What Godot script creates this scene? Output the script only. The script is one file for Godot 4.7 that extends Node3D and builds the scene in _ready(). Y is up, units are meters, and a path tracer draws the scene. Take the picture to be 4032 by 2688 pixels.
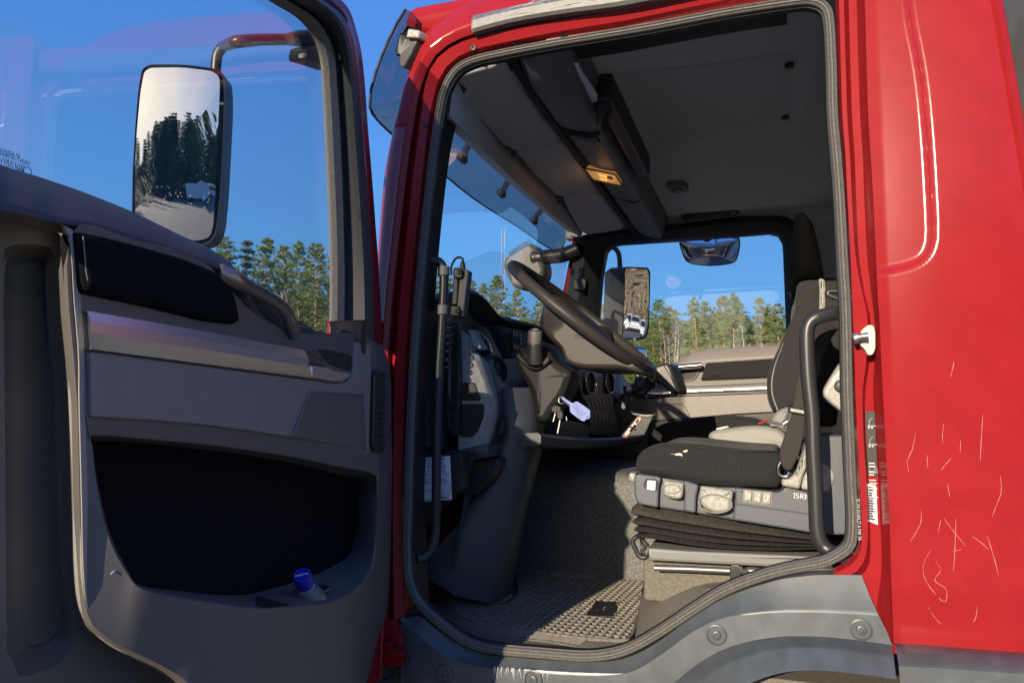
extends Node3D

# ---------------------------------------------------------------- mesh helpers
func V(x: float, y: float, z: float) -> Vector3:
	return Vector3(x, y, z)

class MB:
	# collects triangles (clockwise fronts) and turns them into one mesh, smoothing edges flatter than `crease` degrees
	var v := PackedVector3Array()
	var c := PackedColorArray()
	var tint := Color(1, 1, 1)
	var crease := 38.0

	func tri(a: Vector3, b: Vector3, d: Vector3) -> void:
		v.append(a); v.append(b); v.append(d)
		c.append(tint); c.append(tint); c.append(tint)

	func quad(a: Vector3, b: Vector3, d: Vector3, e: Vector3) -> void:
		tri(a, b, d)
		tri(a, d, e)

	# rings: arrays of points, all of one length
	func loft(rings: Array, closed := true, cap0 := false, cap1 := false) -> MB:
		for i in rings.size() - 1:
			var p: Array = rings[i]
			var q: Array = rings[i + 1]
			var n := p.size()
			for j in (n if closed else n - 1):
				var k := (j + 1) % n
				quad(p[j], q[j], q[k], p[k])
		if cap0:
			fan(rings[0], false)
		if cap1:
			fan(rings[rings.size() - 1], true)
		return self

	func fan(ring: Array, flip: bool) -> void:
		var m := Vector3.ZERO
		for p in ring:
			m += p
		m /= ring.size()
		for j in ring.size():
			if flip:
				tri(m, ring[(j + 1) % ring.size()], ring[j])
			else:
				tri(m, ring[j], ring[(j + 1) % ring.size()])

	static func newell(p: Array) -> Vector3:
		var n := Vector3.ZERO
		for i in p.size():
			var a: Vector3 = p[i]
			var b: Vector3 = p[(i + 1) % p.size()]
			n += Vector3((a.y - b.y) * (a.z + b.z), (a.z - b.z) * (a.x + b.x), (a.x - b.x) * (a.y + b.y))
		return n.normalized()

	static func inset(p: Array, b: float) -> Array:
		var n := newell(p)
		var out := []
		for i in p.size():
			var a: Vector3 = p[(i + p.size() - 1) % p.size()]
			var m: Vector3 = p[i]
			var d: Vector3 = p[(i + 1) % p.size()]
			var e1 := n.cross((m - a).normalized())
			var e2 := n.cross((d - m).normalized())
			var s := e1 + e2
			var l := maxf(s.length_squared() * 0.5, 0.25)
			out.append(m + s / l * b)
		return out

	func cap(p: Array, flip: bool) -> void:
		var n := newell(p)
		var ax := (p[1] - p[0] as Vector3)
		ax = (ax - n * ax.dot(n)).normalized()
		var ay := n.cross(ax)
		var flat := PackedVector2Array()
		for q in p:
			flat.append(Vector2((q - p[0]).dot(ax), (q - p[0]).dot(ay)))
		var t := Geometry2D.triangulate_polygon(flat)
		if t.is_empty():
			fan(p, flip)
			return
		var up := (flat[t[1]] - flat[t[0]]).cross(flat[t[2]] - flat[t[0]]) > 0
		for i in range(0, t.size(), 3):
			if up == flip:
				tri(p[t[i]], p[t[i + 1]], p[t[i + 2]])
			else:
				tri(p[t[i]], p[t[i + 2]], p[t[i + 1]])

	# a planar outline given thickness `off`; its front rim rounded by `b`
	func prism(p: Array, off: Vector3, b := 0.0, back_bevel := false) -> MB:
		if newell(p).dot(off) > 0:
			p = p.duplicate()
			p.reverse()
		var rings := []
		var d := off.normalized()
		if b > 0.0:
			rings.append(inset(p, b))
			var r1 := []
			for q in inset(p, b * 0.3):
				r1.append(q + d * b * 0.3)
			rings.append(r1)
		var r2 := []
		for q in p:
			r2.append(q + d * b)
		rings.append(r2)
		var r3 := []
		for q in p:
			r3.append(q + off)
		if back_bevel:
			r3 = []
			for q in p:
				r3.append(q + off - d * b)
			rings.append(r3)
			r3 = []
			for q in inset(p, b):
				r3.append(q + off)
		rings.append(r3)
		cap(rings[0], false)
		cap(r3, true)
		for i in rings.size() - 1:
			var x: Array = rings[i]
			var y: Array = rings[i + 1]
			for j in x.size():
				var k := (j + 1) % x.size()
				quad(x[j], x[k], y[k], y[j])
		return self

	static func frames(path: Array, closed := false) -> Array:
		# per point: [tangent, side, up] carried along without twist
		var out := []
		var up := Vector3.ZERO
		for i in path.size():
			var a: Vector3 = path[maxi(i - 1, 0)] if not closed else path[(i + path.size() - 1) % path.size()]
			var b: Vector3 = path[mini(i + 1, path.size() - 1)] if not closed else path[(i + 1) % path.size()]
			var t := (b - a).normalized()
			if i == 0:
				up = Vector3.UP if absf(t.y) < 0.9 else Vector3(0, 0, 1)
			up = (up - t * up.dot(t)).normalized()
			out.append([t, t.cross(up).normalized(), up])
		return out

	func tube(path: Array, r, n := 12, closed := false, caps := true) -> MB:
		var fr := frames(path, closed)
		var rings := []
		for i in path.size():
			var ri: float = r[mini(i, r.size() - 1)] if r is Array else r
			var ring := []
			for j in n:
				var a := TAU * j / n
				ring.append(path[i] + fr[i][1] * cos(a) * ri + fr[i][2] * sin(a) * ri)
			rings.append(ring)
		if closed:
			rings.append(rings[0])
			caps = false
		return loft(rings, true, caps, caps)

	# profile: Vector2 (side, up) list; `up` fixed direction
	func sweep(path: Array, prof: Array, up: Vector3, closed := false, closed_prof := true, caps := true) -> MB:
		var rings := []
		for i in path.size():
			var a: Vector3 = path[maxi(i - 1, 0)] if not closed else path[(i + path.size() - 1) % path.size()]
			var b: Vector3 = path[mini(i + 1, path.size() - 1)] if not closed else path[(i + 1) % path.size()]
			var t := (b - a).normalized()
			var s := t.cross(up).normalized()
			var u := s.cross(t).normalized()
			var ring := []
			for q in prof:
				ring.append(path[i] + s * q.x + u * q.y)
			rings.append(ring)
		if closed:
			rings.append(rings[0])
		return loft(rings, closed_prof, caps and not closed, caps and not closed)

	# prof: Vector2 (radius, height along axis)
	func lathe(prof: Array, at: Vector3, axis := Vector3.UP, n := 20, squash := 1.0) -> MB:
		axis = axis.normalized()
		var s := axis.cross(Vector3(0, 0, 1) if absf(axis.z) < 0.9 else Vector3(1, 0, 0)).normalized()
		var u := axis.cross(s)
		var rings := []
		for q in prof:
			var ring := []
			for j in n:
				var a := TAU * j / n
				ring.append(at + axis * q.y + (s * cos(a) + u * sin(a) * squash) * q.x)
			rings.append(ring)
		return loft(rings, true, prof[0].x > 0.0001, prof[prof.size() - 1].x > 0.0001)

	# rounded box: centre, full size, rounding, turn
	func rbox(at: Vector3, size: Vector3, r := 0.005, turn := Basis()) -> MB:
		var h := size * 0.5
		r = minf(r, minf(h.x, minf(h.y, h.z)) * 0.98)
		for ax in 3:
			for sg in [-1.0, 1.0]:
				var u := (ax + 1) % 3
				var w := (ax + 2) % 3
				var us := [-h[u], -h[u] + r * 0.35, -h[u] + r, h[u] - r, h[u] - r * 0.35, h[u]]
				var ws := [-h[w], -h[w] + r * 0.35, -h[w] + r, h[w] - r, h[w] - r * 0.35, h[w]]
				var grid := []
				for a in us:
					var row := []
					for b in ws:
						var p := Vector3.ZERO
						p[ax] = h[ax] * sg
						p[u] = a
						p[w] = b
						var q := p.clamp(-h + Vector3(r, r, r), h - Vector3(r, r, r))
						var d := p - q
						row.append(at + turn * (q + d.normalized() * r))
					grid.append(row)
				for i in 5:
					for j in 5:
						if sg > 0:
							quad(grid[i][j], grid[i][j + 1], grid[i + 1][j + 1], grid[i + 1][j])
						else:
							quad(grid[i][j], grid[i + 1][j], grid[i + 1][j + 1], grid[i][j + 1])
		return self

	func ball(at: Vector3, r: Vector3, n := 10) -> MB:
		var rings := []
		for i in n + 1:
			var a := PI * i / n
			var ring := []
			for j in n * 2:
				var b := PI * j / n
				ring.append(at + Vector3(sin(a) * cos(b) * r.x, cos(a) * r.y, sin(a) * sin(b) * r.z))
			rings.append(ring)
		return loft(rings, true)

	# flat letters on a plane: `right` and `up` carry the direction, `h` the height of a capital
	func text(what: String, at: Vector3, right: Vector3, up: Vector3, h: float, depth := 0.0006, font := "Droid Sans", bold := false, centred := false) -> MB:
		var tm := TextMesh.new()
		var sf := SystemFont.new()
		sf.font_names = PackedStringArray([font])
		if bold:
			sf.font_weight = 700
		tm.font = sf
		tm.font_size = 24
		tm.pixel_size = h / 17.0
		tm.curve_step = 4.0
		tm.text = what
		tm.depth = maxf(depth, 0.0002)
		tm.horizontal_alignment = HORIZONTAL_ALIGNMENT_CENTER if centred else HORIZONTAL_ALIGNMENT_LEFT
		right = right.normalized()
		up = up.normalized()
		var nn := right.cross(up)
		var arr := tm.get_mesh_arrays()
		var p: PackedVector3Array = arr[Mesh.ARRAY_VERTEX]
		var ix: PackedInt32Array = arr[Mesh.ARRAY_INDEX]
		var lo := INF
		for q in p:
			lo = minf(lo, q.y)
		for i in ix:
			v.append(at + right * p[i].x + up * (p[i].y - lo) + nn * (p[i].z + tm.depth * 0.5))
			c.append(tint)
		return self

	func mesh() -> ArrayMesh:
		var n := v.size() / 3
		var fn := PackedVector3Array()
		fn.resize(n)
		var at := {}
		for i in n:
			fn[i] = (v[i * 3 + 2] - v[i * 3]).cross(v[i * 3 + 1] - v[i * 3])
			for k in 3:
				var key := Vector3i((v[i * 3 + k] * 8000.0).round())
				if at.has(key):
					at[key].append(i * 3 + k)
				else:
					at[key] = PackedInt32Array([i * 3 + k])
		var nn := PackedVector3Array()
		nn.resize(v.size())
		var lim := cos(deg_to_rad(crease))
		var un := PackedVector3Array()
		un.resize(n)
		for i in n:
			un[i] = fn[i].normalized()
		for key in at:
			var list: PackedInt32Array = at[key]
			for a in list:
				var m := un[a / 3]
				var s := Vector3.ZERO
				for b in list:
					if un[b / 3].dot(m) > lim:
						s += fn[b / 3]
				s = s.normalized()
				nn[a] = s if s != Vector3.ZERO else Vector3.UP
		var arr := []
		arr.resize(Mesh.ARRAY_MAX)
		arr[Mesh.ARRAY_VERTEX] = v
		arr[Mesh.ARRAY_NORMAL] = nn
		arr[Mesh.ARRAY_COLOR] = c
		var am := ArrayMesh.new()
		am.add_surface_from_arrays(Mesh.PRIMITIVE_TRIANGLES, arr)
		return am

func mb(crease := 38.0) -> MB:
	var m := MB.new()
	m.crease = crease
	return m

# Catmull-Rom through the points
func cr(p: Array, n := 4, closed := false) -> Array:
	var out := []
	var m := p.size()
	for i in (m if closed else m - 1):
		var a: Vector3 = p[(i + m - 1) % m] if closed or i > 0 else p[0]
		var b: Vector3 = p[i]
		var d: Vector3 = p[(i + 1) % m]
		var e: Vector3 = p[(i + 2) % m] if closed or i + 2 < m else p[m - 1]
		for k in n:
			out.append(b.cubic_interpolate(d, a, e, float(k) / n))
	if not closed:
		out.append(p[m - 1])
	return out

# fillet the corners of an outline
func rounded(p: Array, r: float, n := 4) -> Array:
	var out := []
	for i in p.size():
		var a: Vector3 = p[(i + p.size() - 1) % p.size()]
		var b: Vector3 = p[i]
		var d: Vector3 = p[(i + 1) % p.size()]
		var l := minf(r, minf(a.distance_to(b), b.distance_to(d)) * 0.45)
		var s := b + (a - b).normalized() * l
		var e := b + (d - b).normalized() * l
		for k in n + 1:
			var t := float(k) / n
			out.append(s.lerp(b, t).lerp(b.lerp(e, t), t))
	return out

func shift(p: Array, d: Vector3) -> Array:
	var out := []
	for q in p:
		out.append(q + d)
	return out

# the same number of points, evenly spaced along the line
func even(p: Array, n: int) -> Array:
	var total := 0.0
	for i in p.size() - 1:
		total += p[i].distance_to(p[i + 1])
	var out := []
	var i := 0
	var done := 0.0
	for k in n:
		var want := total * k / (n - 1)
		while i < p.size() - 2 and done + p[i].distance_to(p[i + 1]) < want:
			done += p[i].distance_to(p[i + 1])
			i += 1
		var seg: float = p[i].distance_to(p[i + 1])
		out.append(p[i].lerp(p[i + 1], clampf((want - done) / maxf(seg, 1e-6), 0, 1)))
	return out

func mixed(a: Array, b: Array, t: float, off := Vector3.ZERO) -> Array:
	var out := []
	for i in a.size():
		out.append(a[i].lerp(b[i], t) + off)
	return out

# ---------------------------------------------------------------- naming helpers
var used := {}

func numbered(n: String) -> String:
	used[n] = used.get(n, 0) + 1
	return n if used[n] == 1 else "%s_%03d" % [n, used[n] - 1]

func thing(called: String, label: String, category: String, at := Vector3.ZERO, group := "") -> Node3D:
	var o := Node3D.new()
	o.name = numbered(called)
	add_child(o)
	o.position = at
	o.set_meta("label", label)
	o.set_meta("category", category)
	if group:
		o.set_meta("group", group)
	return o

# a part (or sub-part) whose points are given in the world
func part(parent: Node3D, called: String, m: MB, material: Material, label := "") -> MeshInstance3D:
	var o := MeshInstance3D.new()
	var n := called
	var k := 0
	while parent.has_node(n):
		k += 1
		n = "%s_%03d" % [called, k]
	o.name = n
	o.mesh = m.mesh()
	o.material_override = material
	parent.add_child(o)
	var g := Vector3.ZERO
	var q := parent
	while q != self:
		g += q.position
		q = q.get_parent()
	o.position = -g
	if label:
		o.set_meta("label", label)
	return o

func structure(called: String, m: MB, material: Material, kind := "structure") -> MeshInstance3D:
	var o := MeshInstance3D.new()
	o.name = numbered(called)
	o.mesh = m.mesh()
	o.material_override = material
	add_child(o)
	o.set_meta("kind", kind)
	return o

# ---------------------------------------------------------------- materials
var M := {}

func noise(freq: float, octaves := 3, size := 256, kind := FastNoiseLite.TYPE_SIMPLEX_SMOOTH, sd := 1) -> NoiseTexture2D:
	var f := FastNoiseLite.new()
	f.noise_type = kind
	f.frequency = freq
	f.fractal_octaves = octaves
	f.seed = sd
	var t := NoiseTexture2D.new()
	t.noise = f
	t.width = size
	t.height = size
	t.seamless = true
	return t

func ramp(t: NoiseTexture2D, a: Color, b: Color, lo := 0.3, hi := 0.7) -> NoiseTexture2D:
	var g := Gradient.new()
	g.set_color(0, a)
	g.set_color(1, b)
	g.set_offset(0, lo)
	g.set_offset(1, hi)
	t.color_ramp = g
	return t

func lin(r: float, g: float, b: float, a := 1.0) -> Color:
	var k := Color(r, g, b).linear_to_srgb()
	k.a = a
	return k

func mat(called: String, col: Color, rough := 0.6, metal := 0.0, spec := 0.5) -> StandardMaterial3D:
	var m := StandardMaterial3D.new()
	m.resource_name = called
	m.albedo_color = col
	m.roughness = rough
	m.metallic = metal
	m.metallic_specular = spec
	m.cull_mode = BaseMaterial3D.CULL_DISABLED
	M[called] = m
	return m

# relief and tone patches laid by position
func grain(m: StandardMaterial3D, relief: Texture2D, cm: float, scale: float, tone: Texture2D = null) -> void:
	m.uv1_triplanar = true
	m.uv1_world_triplanar = true
	m.uv1_scale = Vector3(scale, scale, scale)
	if relief:
		m.heightmap_enabled = true
		m.heightmap_texture = relief
		m.heightmap_scale = cm
	if tone:
		m.albedo_texture = tone

func _ready() -> void:
	# camera
	var cam := Camera3D.new()
	cam.name = "camera"
	cam.transform = Transform3D(Basis(Vector3(0.9458, 0.0082, -0.3245), Vector3(0.0229, 0.9955, 0.0919), Vector3(0.3238, -0.0944, 0.9414)), Vector3(0, 1.65, 1.75))
	cam.fov = 49.5161
	cam.near = 0.05
	cam.far = 900.0
	add_child(cam)
	# sky
	var we := WorldEnvironment.new()
	we.name = "environment"
	var env := Environment.new()
	var sky := Sky.new()
	var sm := ProceduralSkyMaterial.new()
	sm.sky_top_color = Color(0.208, 0.376, 0.655)
	sm.sky_horizon_color = Color(0.345, 0.575, 0.735)
	sm.sky_curve = 0.2
	sm.sky_energy_multiplier = 1.0
	sm.ground_bottom_color = Color(0.30, 0.29, 0.27)
	sm.ground_horizon_color = Color(0.40, 0.42, 0.42)
	sm.sun_angle_max = 60.0
	sm.sun_curve = 0.3
	sky.sky_material = sm
	env.background_mode = Environment.BG_SKY
	env.sky = sky
	env.background_energy_multiplier = 1.0
	env.tonemap_mode = Environment.TONE_MAPPER_LINEAR
	env.tonemap_exposure = 2.05
	env.sdfgi_enabled = true
	env.ssao_enabled = true
	env.ssil_enabled = true
	we.environment = env
	add_child(we)
	# low sun from the photographer's side, a little towards the front of the truck
	var sun := DirectionalLight3D.new()
	sun.name = "sun"
	var az := deg_to_rad(9.0)
	var el := deg_to_rad(15.5)
	var to_sun := Vector3(-sin(az) * cos(el), sin(el), cos(az) * cos(el))
	sun.look_at_from_position(to_sun * 50.0, Vector3.ZERO)
	sun.light_energy = 1.05
	sun.light_color = Color(1.0, 0.93, 0.82)
	sun.light_angular_distance = 0.5
	sun.shadow_enabled = true
	add_child(sun)

	materials()
	ground()
	var truck := thing("truck", "red truck with grey lower trim, driver's door standing open, seat and steering wheel in view", "truck", V(-0.2, 0, -1.05))
	cab_shell(truck)
	near_side(truck)
	far_side(truck)
	ceiling(truck)
	floor_parts(truck)
	dashboard(truck)
	steering(truck)
	driver_seat(truck)
	passenger_seat(truck)
	driver_door(truck)
	outer_mirrors(truck)
	loose_things()
	surroundings()

func materials() -> void:
	var fine := noise(0.09, 3, 256, FastNoiseLite.TYPE_CELLULAR, 3)
	var soft := noise(0.02, 4, 256, FastNoiseLite.TYPE_SIMPLEX_SMOOTH, 5)
	var weave := noise(0.2, 2, 256, FastNoiseLite.TYPE_VALUE, 9)
	var m := mat("red_paint", lin(0.305, 0.016, 0.020), 0.3, 0.0, 0.0)
	m.clearcoat_enabled = true
	m.clearcoat = 0.5
	m.clearcoat_roughness = 0.15
	grain(m, null, 0, 1.3, ramp(noise(0.015, 5, 512, FastNoiseLite.TYPE_SIMPLEX_SMOOTH, 21), Color(0.965, 0.965, 0.965), Color(1, 1, 1)))
	m = mat("grey_trim", lin(0.078, 0.092, 0.104), 0.4)
	grain(m, null, 0, 1.6, ramp(noise(0.02, 6, 512, FastNoiseLite.TYPE_SIMPLEX_SMOOTH, 22), Color(0.90, 0.895, 0.88), Color(1, 1, 1)))
	m = mat("roof_strip_grey", lin(0.15, 0.155, 0.15), 0.45)
	grain(m, null, 0, 3.0, ramp(noise(0.03, 5, 512, FastNoiseLite.TYPE_SIMPLEX_SMOOTH, 23), Color(0.88, 0.88, 0.87), Color(1, 1, 1)))
	m = mat("seal_rubber", lin(0.17, 0.162, 0.148), 0.7)
	grain(m, null, 0, 20.0, ramp(noise(0.03, 4, 256, FastNoiseLite.TYPE_SIMPLEX_SMOOTH, 24), Color(0.8, 0.8, 0.8), Color(1, 1, 1)))
	m = mat("black_rubber", lin(0.014, 0.014, 0.015), 0.6)
	m = mat("black_plastic", lin(0.017, 0.018, 0.020), 0.48)
	grain(m, fine, 0.0036, 12.0)
	m = mat("dark_plastic", lin(0.055, 0.058, 0.062), 0.5)
	grain(m, fine, 0.0042, 12.0)
	m = mat("trim_plastic", lin(0.115, 0.106, 0.102), 0.5)
	grain(m, fine, 0.0060, 14.0)
	m = mat("trim_panel", lin(0.23, 0.205, 0.198), 0.55)
	grain(m, null, 0, 2.0, ramp(noise(0.02, 6, 512, FastNoiseLite.TYPE_SIMPLEX_SMOOTH, 25), Color(0.975, 0.975, 0.97), Color(1, 1, 1)))
	m = mat("step_sunlit", lin(0.31, 0.295, 0.27), 0.5)  # lightened trim plastic: sunlight on the step is put into the colour
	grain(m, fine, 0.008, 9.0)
	m = mat("cap_plastic", lin(0.060, 0.050, 0.052), 0.55, 0.0, 0.35)
	m = mat("silver_paint", lin(0.70, 0.68, 0.68), 0.30, 0.8)
	m = mat("handle_metal", lin(0.20, 0.18, 0.18), 0.28, 0.7)
	m = mat("pocket_cloth", lin(0.008, 0.008, 0.010), 0.95, 0.0, 0.2)
	grain(m, weave, 0.03, 18.0)
	m = mat("seat_cloth", lin(0.034, 0.034, 0.035), 0.95, 0.0, 0.25)
	m.rim_enabled = true
	m.rim = 0.3
	grain(m, weave, 0.03, 16.0, ramp(noise(0.03, 5, 512, FastNoiseLite.TYPE_SIMPLEX_SMOOTH, 26), Color(0.72, 0.72, 0.72), Color(1, 1, 1)))
	m = mat("back_cloth", lin(0.040, 0.039, 0.038), 0.95, 0.0, 0.25)
	m.rim_enabled = true
	m.rim = 0.3
	grain(m, weave, 0.03, 16.0, ramp(noise(0.03, 5, 512, FastNoiseLite.TYPE_SIMPLEX_SMOOTH, 27), Color(0.8, 0.8, 0.8), Color(1, 1, 1)))
	m = mat("headrest_shade", lin(0.003, 0.003, 0.003), 0.95, 0.0, 0.15)  # shade over the headrest, put into a near-black colour
	grain(m, weave, 0.03, 16.0)
	m = mat("seat_grey", lin(0.085, 0.095, 0.112), 0.5)
	m = mat("light_grey_plastic", lin(0.38, 0.38, 0.355), 0.45)
	grain(m, null, 0, 6.0, ramp(noise(0.04, 4, 256, FastNoiseLite.TYPE_SIMPLEX_SMOOTH, 28), Color(0.88, 0.87, 0.84), Color(1, 1, 1)))
	m = mat("mid_grey_plastic", lin(0.19, 0.19, 0.18), 0.5)
	m = mat("dash_grey", lin(0.30, 0.31, 0.295), 0.55)
	grain(m, null, 0, 4.0, ramp(noise(0.04, 4, 256, FastNoiseLite.TYPE_SIMPLEX_SMOOTH, 29), Color(0.9, 0.9, 0.9), Color(1, 1, 1)))
	m = mat("bellows_rubber", lin(0.040, 0.037, 0.032), 0.72)
	grain(m, soft, 0.02, 6.0, ramp(noise(0.02, 5, 512, FastNoiseLite.TYPE_SIMPLEX_SMOOTH, 30), lin(0.5, 0.5, 0.5), lin(1, 0.96, 0.86), 0.35, 0.75))
	m = mat("dusty_rubber", lin(0.20, 0.183, 0.155), 0.85)
	grain(m, fine, 0.0090, 8.0, ramp(noise(0.02, 5, 512, FastNoiseLite.TYPE_SIMPLEX_SMOOTH, 31), Color(0.8, 0.79, 0.77), Color(1, 1, 1)))
	m = mat("tunnel_vinyl", lin(0.155, 0.155, 0.155), 0.7)
	grain(m, fine, 0.0270, 7.0, ramp(noise(0.02, 5, 512, FastNoiseLite.TYPE_SIMPLEX_SMOOTH, 32), Color(0.8, 0.79, 0.76), Color(1, 1, 1)))
	m = mat("floor_vinyl", lin(0.17, 0.158, 0.135), 0.8)
	grain(m, fine, 0.0270, 8.0, ramp(noise(0.02, 5, 512, FastNoiseLite.TYPE_SIMPLEX_SMOOTH, 33), Color(0.88, 0.87, 0.85), Color(1, 1, 1)))
	m = mat("headliner_cloth", lin(0.55, 0.545, 0.53), 0.95, 0.0, 0.2)
	grain(m, weave, 0.03, 10.0)
	m = mat("visor_cloth", lin(0.50, 0.505, 0.505), 0.92, 0.0, 0.2)
	grain(m, weave, 0.02, 10.0)
	m = mat("console_plastic", lin(0.15, 0.152, 0.154), 0.5)
	m = mat("wheel_skin", lin(0.036, 0.032, 0.029), 0.45, 0.0, 0.35)
	m = mat("column_plastic", lin(0.020, 0.020, 0.022), 0.5, 0.0, 0.35)
	m = mat("handle_black", lin(0.030, 0.030, 0.031), 0.36)
	m = mat("chrome", lin(0.62, 0.62, 0.63), 0.14, 1.0)
	m = mat("worn_steel", lin(0.22, 0.22, 0.215), 0.45, 0.8)
	m = mat("shell_grey", lin(0.24, 0.24, 0.225), 0.5)
	m = mat("mirror_back", lin(0.07, 0.07, 0.064), 0.5)
	m = mat("dull_metal", lin(0.30, 0.30, 0.29), 0.4, 0.8)
	m = mat("cream_plate", lin(0.55, 0.52, 0.43), 0.5)
	m = mat("mirror_glass", lin(0.80, 0.82, 0.83), 0.015, 1.0)
	m = mat("white_paint", lin(0.78, 0.78, 0.76), 0.4)
	m = mat("white_mark", lin(0.55, 0.55, 0.55), 0.6)
	m = mat("scratch_mark", lin(0.50, 0.24, 0.18), 0.7)
	m = mat("dark_print", lin(0.02, 0.02, 0.03), 0.6)
	m = mat("blue_ink", lin(0.03, 0.03, 0.12), 0.6)
	m = mat("paper", lin(0.72, 0.74, 0.80), 0.8)
	m = mat("belt_webbing", lin(0.045, 0.042, 0.038), 0.85, 0.0, 0.3)
	grain(m, weave, 0.05, 30.0)
	m = mat("body_grey", lin(0.36, 0.37, 0.36), 0.5)
	grain(m, null, 0, 1.0, ramp(noise(0.02, 5, 256, FastNoiseLite.TYPE_SIMPLEX_SMOOTH, 34), Color(0.9, 0.9, 0.9), Color(1, 1, 1)))
	m = mat("clear_glass", Color(1, 1, 1, 0.03), 0.0)
	m.transparency = BaseMaterial3D.TRANSPARENCY_ALPHA
	m = mat("tinted_glass", Color(0.12, 0.42, 0.50, 0.10), 0.0)
	m.transparency = BaseMaterial3D.TRANSPARENCY_ALPHA
	m = mat("dusty_glass", Color(0.72, 0.74, 0.74, 0.07), 0.0)
	m.transparency = BaseMaterial3D.TRANSPARENCY_ALPHA
	m = mat("tinted_visor", Color(0.03, 0.10, 0.15, 0.62), 0.1)
	m.transparency = BaseMaterial3D.TRANSPARENCY_ALPHA
	m = mat("blue_cap", lin(0.012, 0.018, 0.33), 0.4)
	m = mat("bottle_plastic", Color(0.95, 0.97, 1.0, 0.16), 0.03)
	m.transparency = BaseMaterial3D.TRANSPARENCY_ALPHA
	m = mat("lamp_lens", lin(0.75, 0.62, 0.42), 0.3)
	m.emission_enabled = true
	m.emission = Color(1.0, 0.72, 0.36)
	m.emission_energy_multiplier = 0.11
	m = mat("lamp_hot", lin(0.9, 0.7, 0.4), 0.4)
	m.emission_enabled = true
	m.emission = Color(1.0, 0.74, 0.36)
	m.emission_energy_multiplier = 0.36
	m = mat("red_print", lin(0.30, 0.03, 0.02), 0.5)
	m = mat("tag_shade_blue", lin(0.20, 0.25, 0.55), 0.6)  # white paper tag, the blue of its shade put into the colour
	# out of doors
	m = mat("asphalt", lin(0.15, 0.147, 0.142), 0.9)
	grain(m, fine, 0.0900, 0.9, ramp(noise(0.01, 6, 512, FastNoiseLite.TYPE_SIMPLEX_SMOOTH, 35), Color(0.75, 0.75, 0.74), Color(1, 1, 1)))
	m = mat("forest_ground", lin(0.06, 0.055, 0.03), 0.95)
	grain(m, null, 0, 0.2, ramp(noise(0.03, 5, 512, FastNoiseLite.TYPE_SIMPLEX_SMOOTH, 36), Color(0.6, 0.6, 0.55), Color(1, 1, 1)))
	m = mat("pine_bark", lin(0.40, 0.26, 0.165), 0.9)
	m = mat("birch_bark", lin(0.55, 0.52, 0.46), 0.8)
	grain(m, null, 0, 0.8, ramp(noise(0.05, 4, 256, FastNoiseLite.TYPE_SIMPLEX_SMOOTH, 37), Color(0.35, 0.33, 0.3), Color(1, 1, 1), 0.28, 0.42))
	m = mat("twig", lin(0.10, 0.065, 0.05), 0.9)
	for k in 3:
		m = mat("needles_%d" % k, [lin(0.150, 0.205, 0.050), lin(0.115, 0.170, 0.048), lin(0.180, 0.212, 0.060)][k], 0.75)
		m.backlight_enabled = true
		m.backlight = Color(0.45, 0.5, 0.2)
	m = mat("spruce_needles", lin(0.07, 0.10, 0.05), 0.8)
	m = mat("rock", lin(0.30, 0.255, 0.20), 0.9)
	grain(m, soft, 14.0, 0.12, ramp(noise(0.02, 6, 512, FastNoiseLite.TYPE_SIMPLEX_SMOOTH, 38), Color(0.5, 0.5, 0.52), Color(1, 0.95, 0.85)))
	m = mat("van_glass", lin(0.02, 0.025, 0.03), 0.05)
	m = mat("tyre", lin(0.02, 0.02, 0.02), 0.9)

func ground() -> void:
	var m := mb()
	var s := 420.0
	var n := 28
	var rows := []
	for i in n + 1:
		var row := []
		for j in n + 1:
			row.append(V(-s + 2 * s * j / n, 0, -s + 2 * s * i / n))
		rows.append(row)
	m.loft(rows, false)
	structure("ground", m, M.asphalt)

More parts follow.
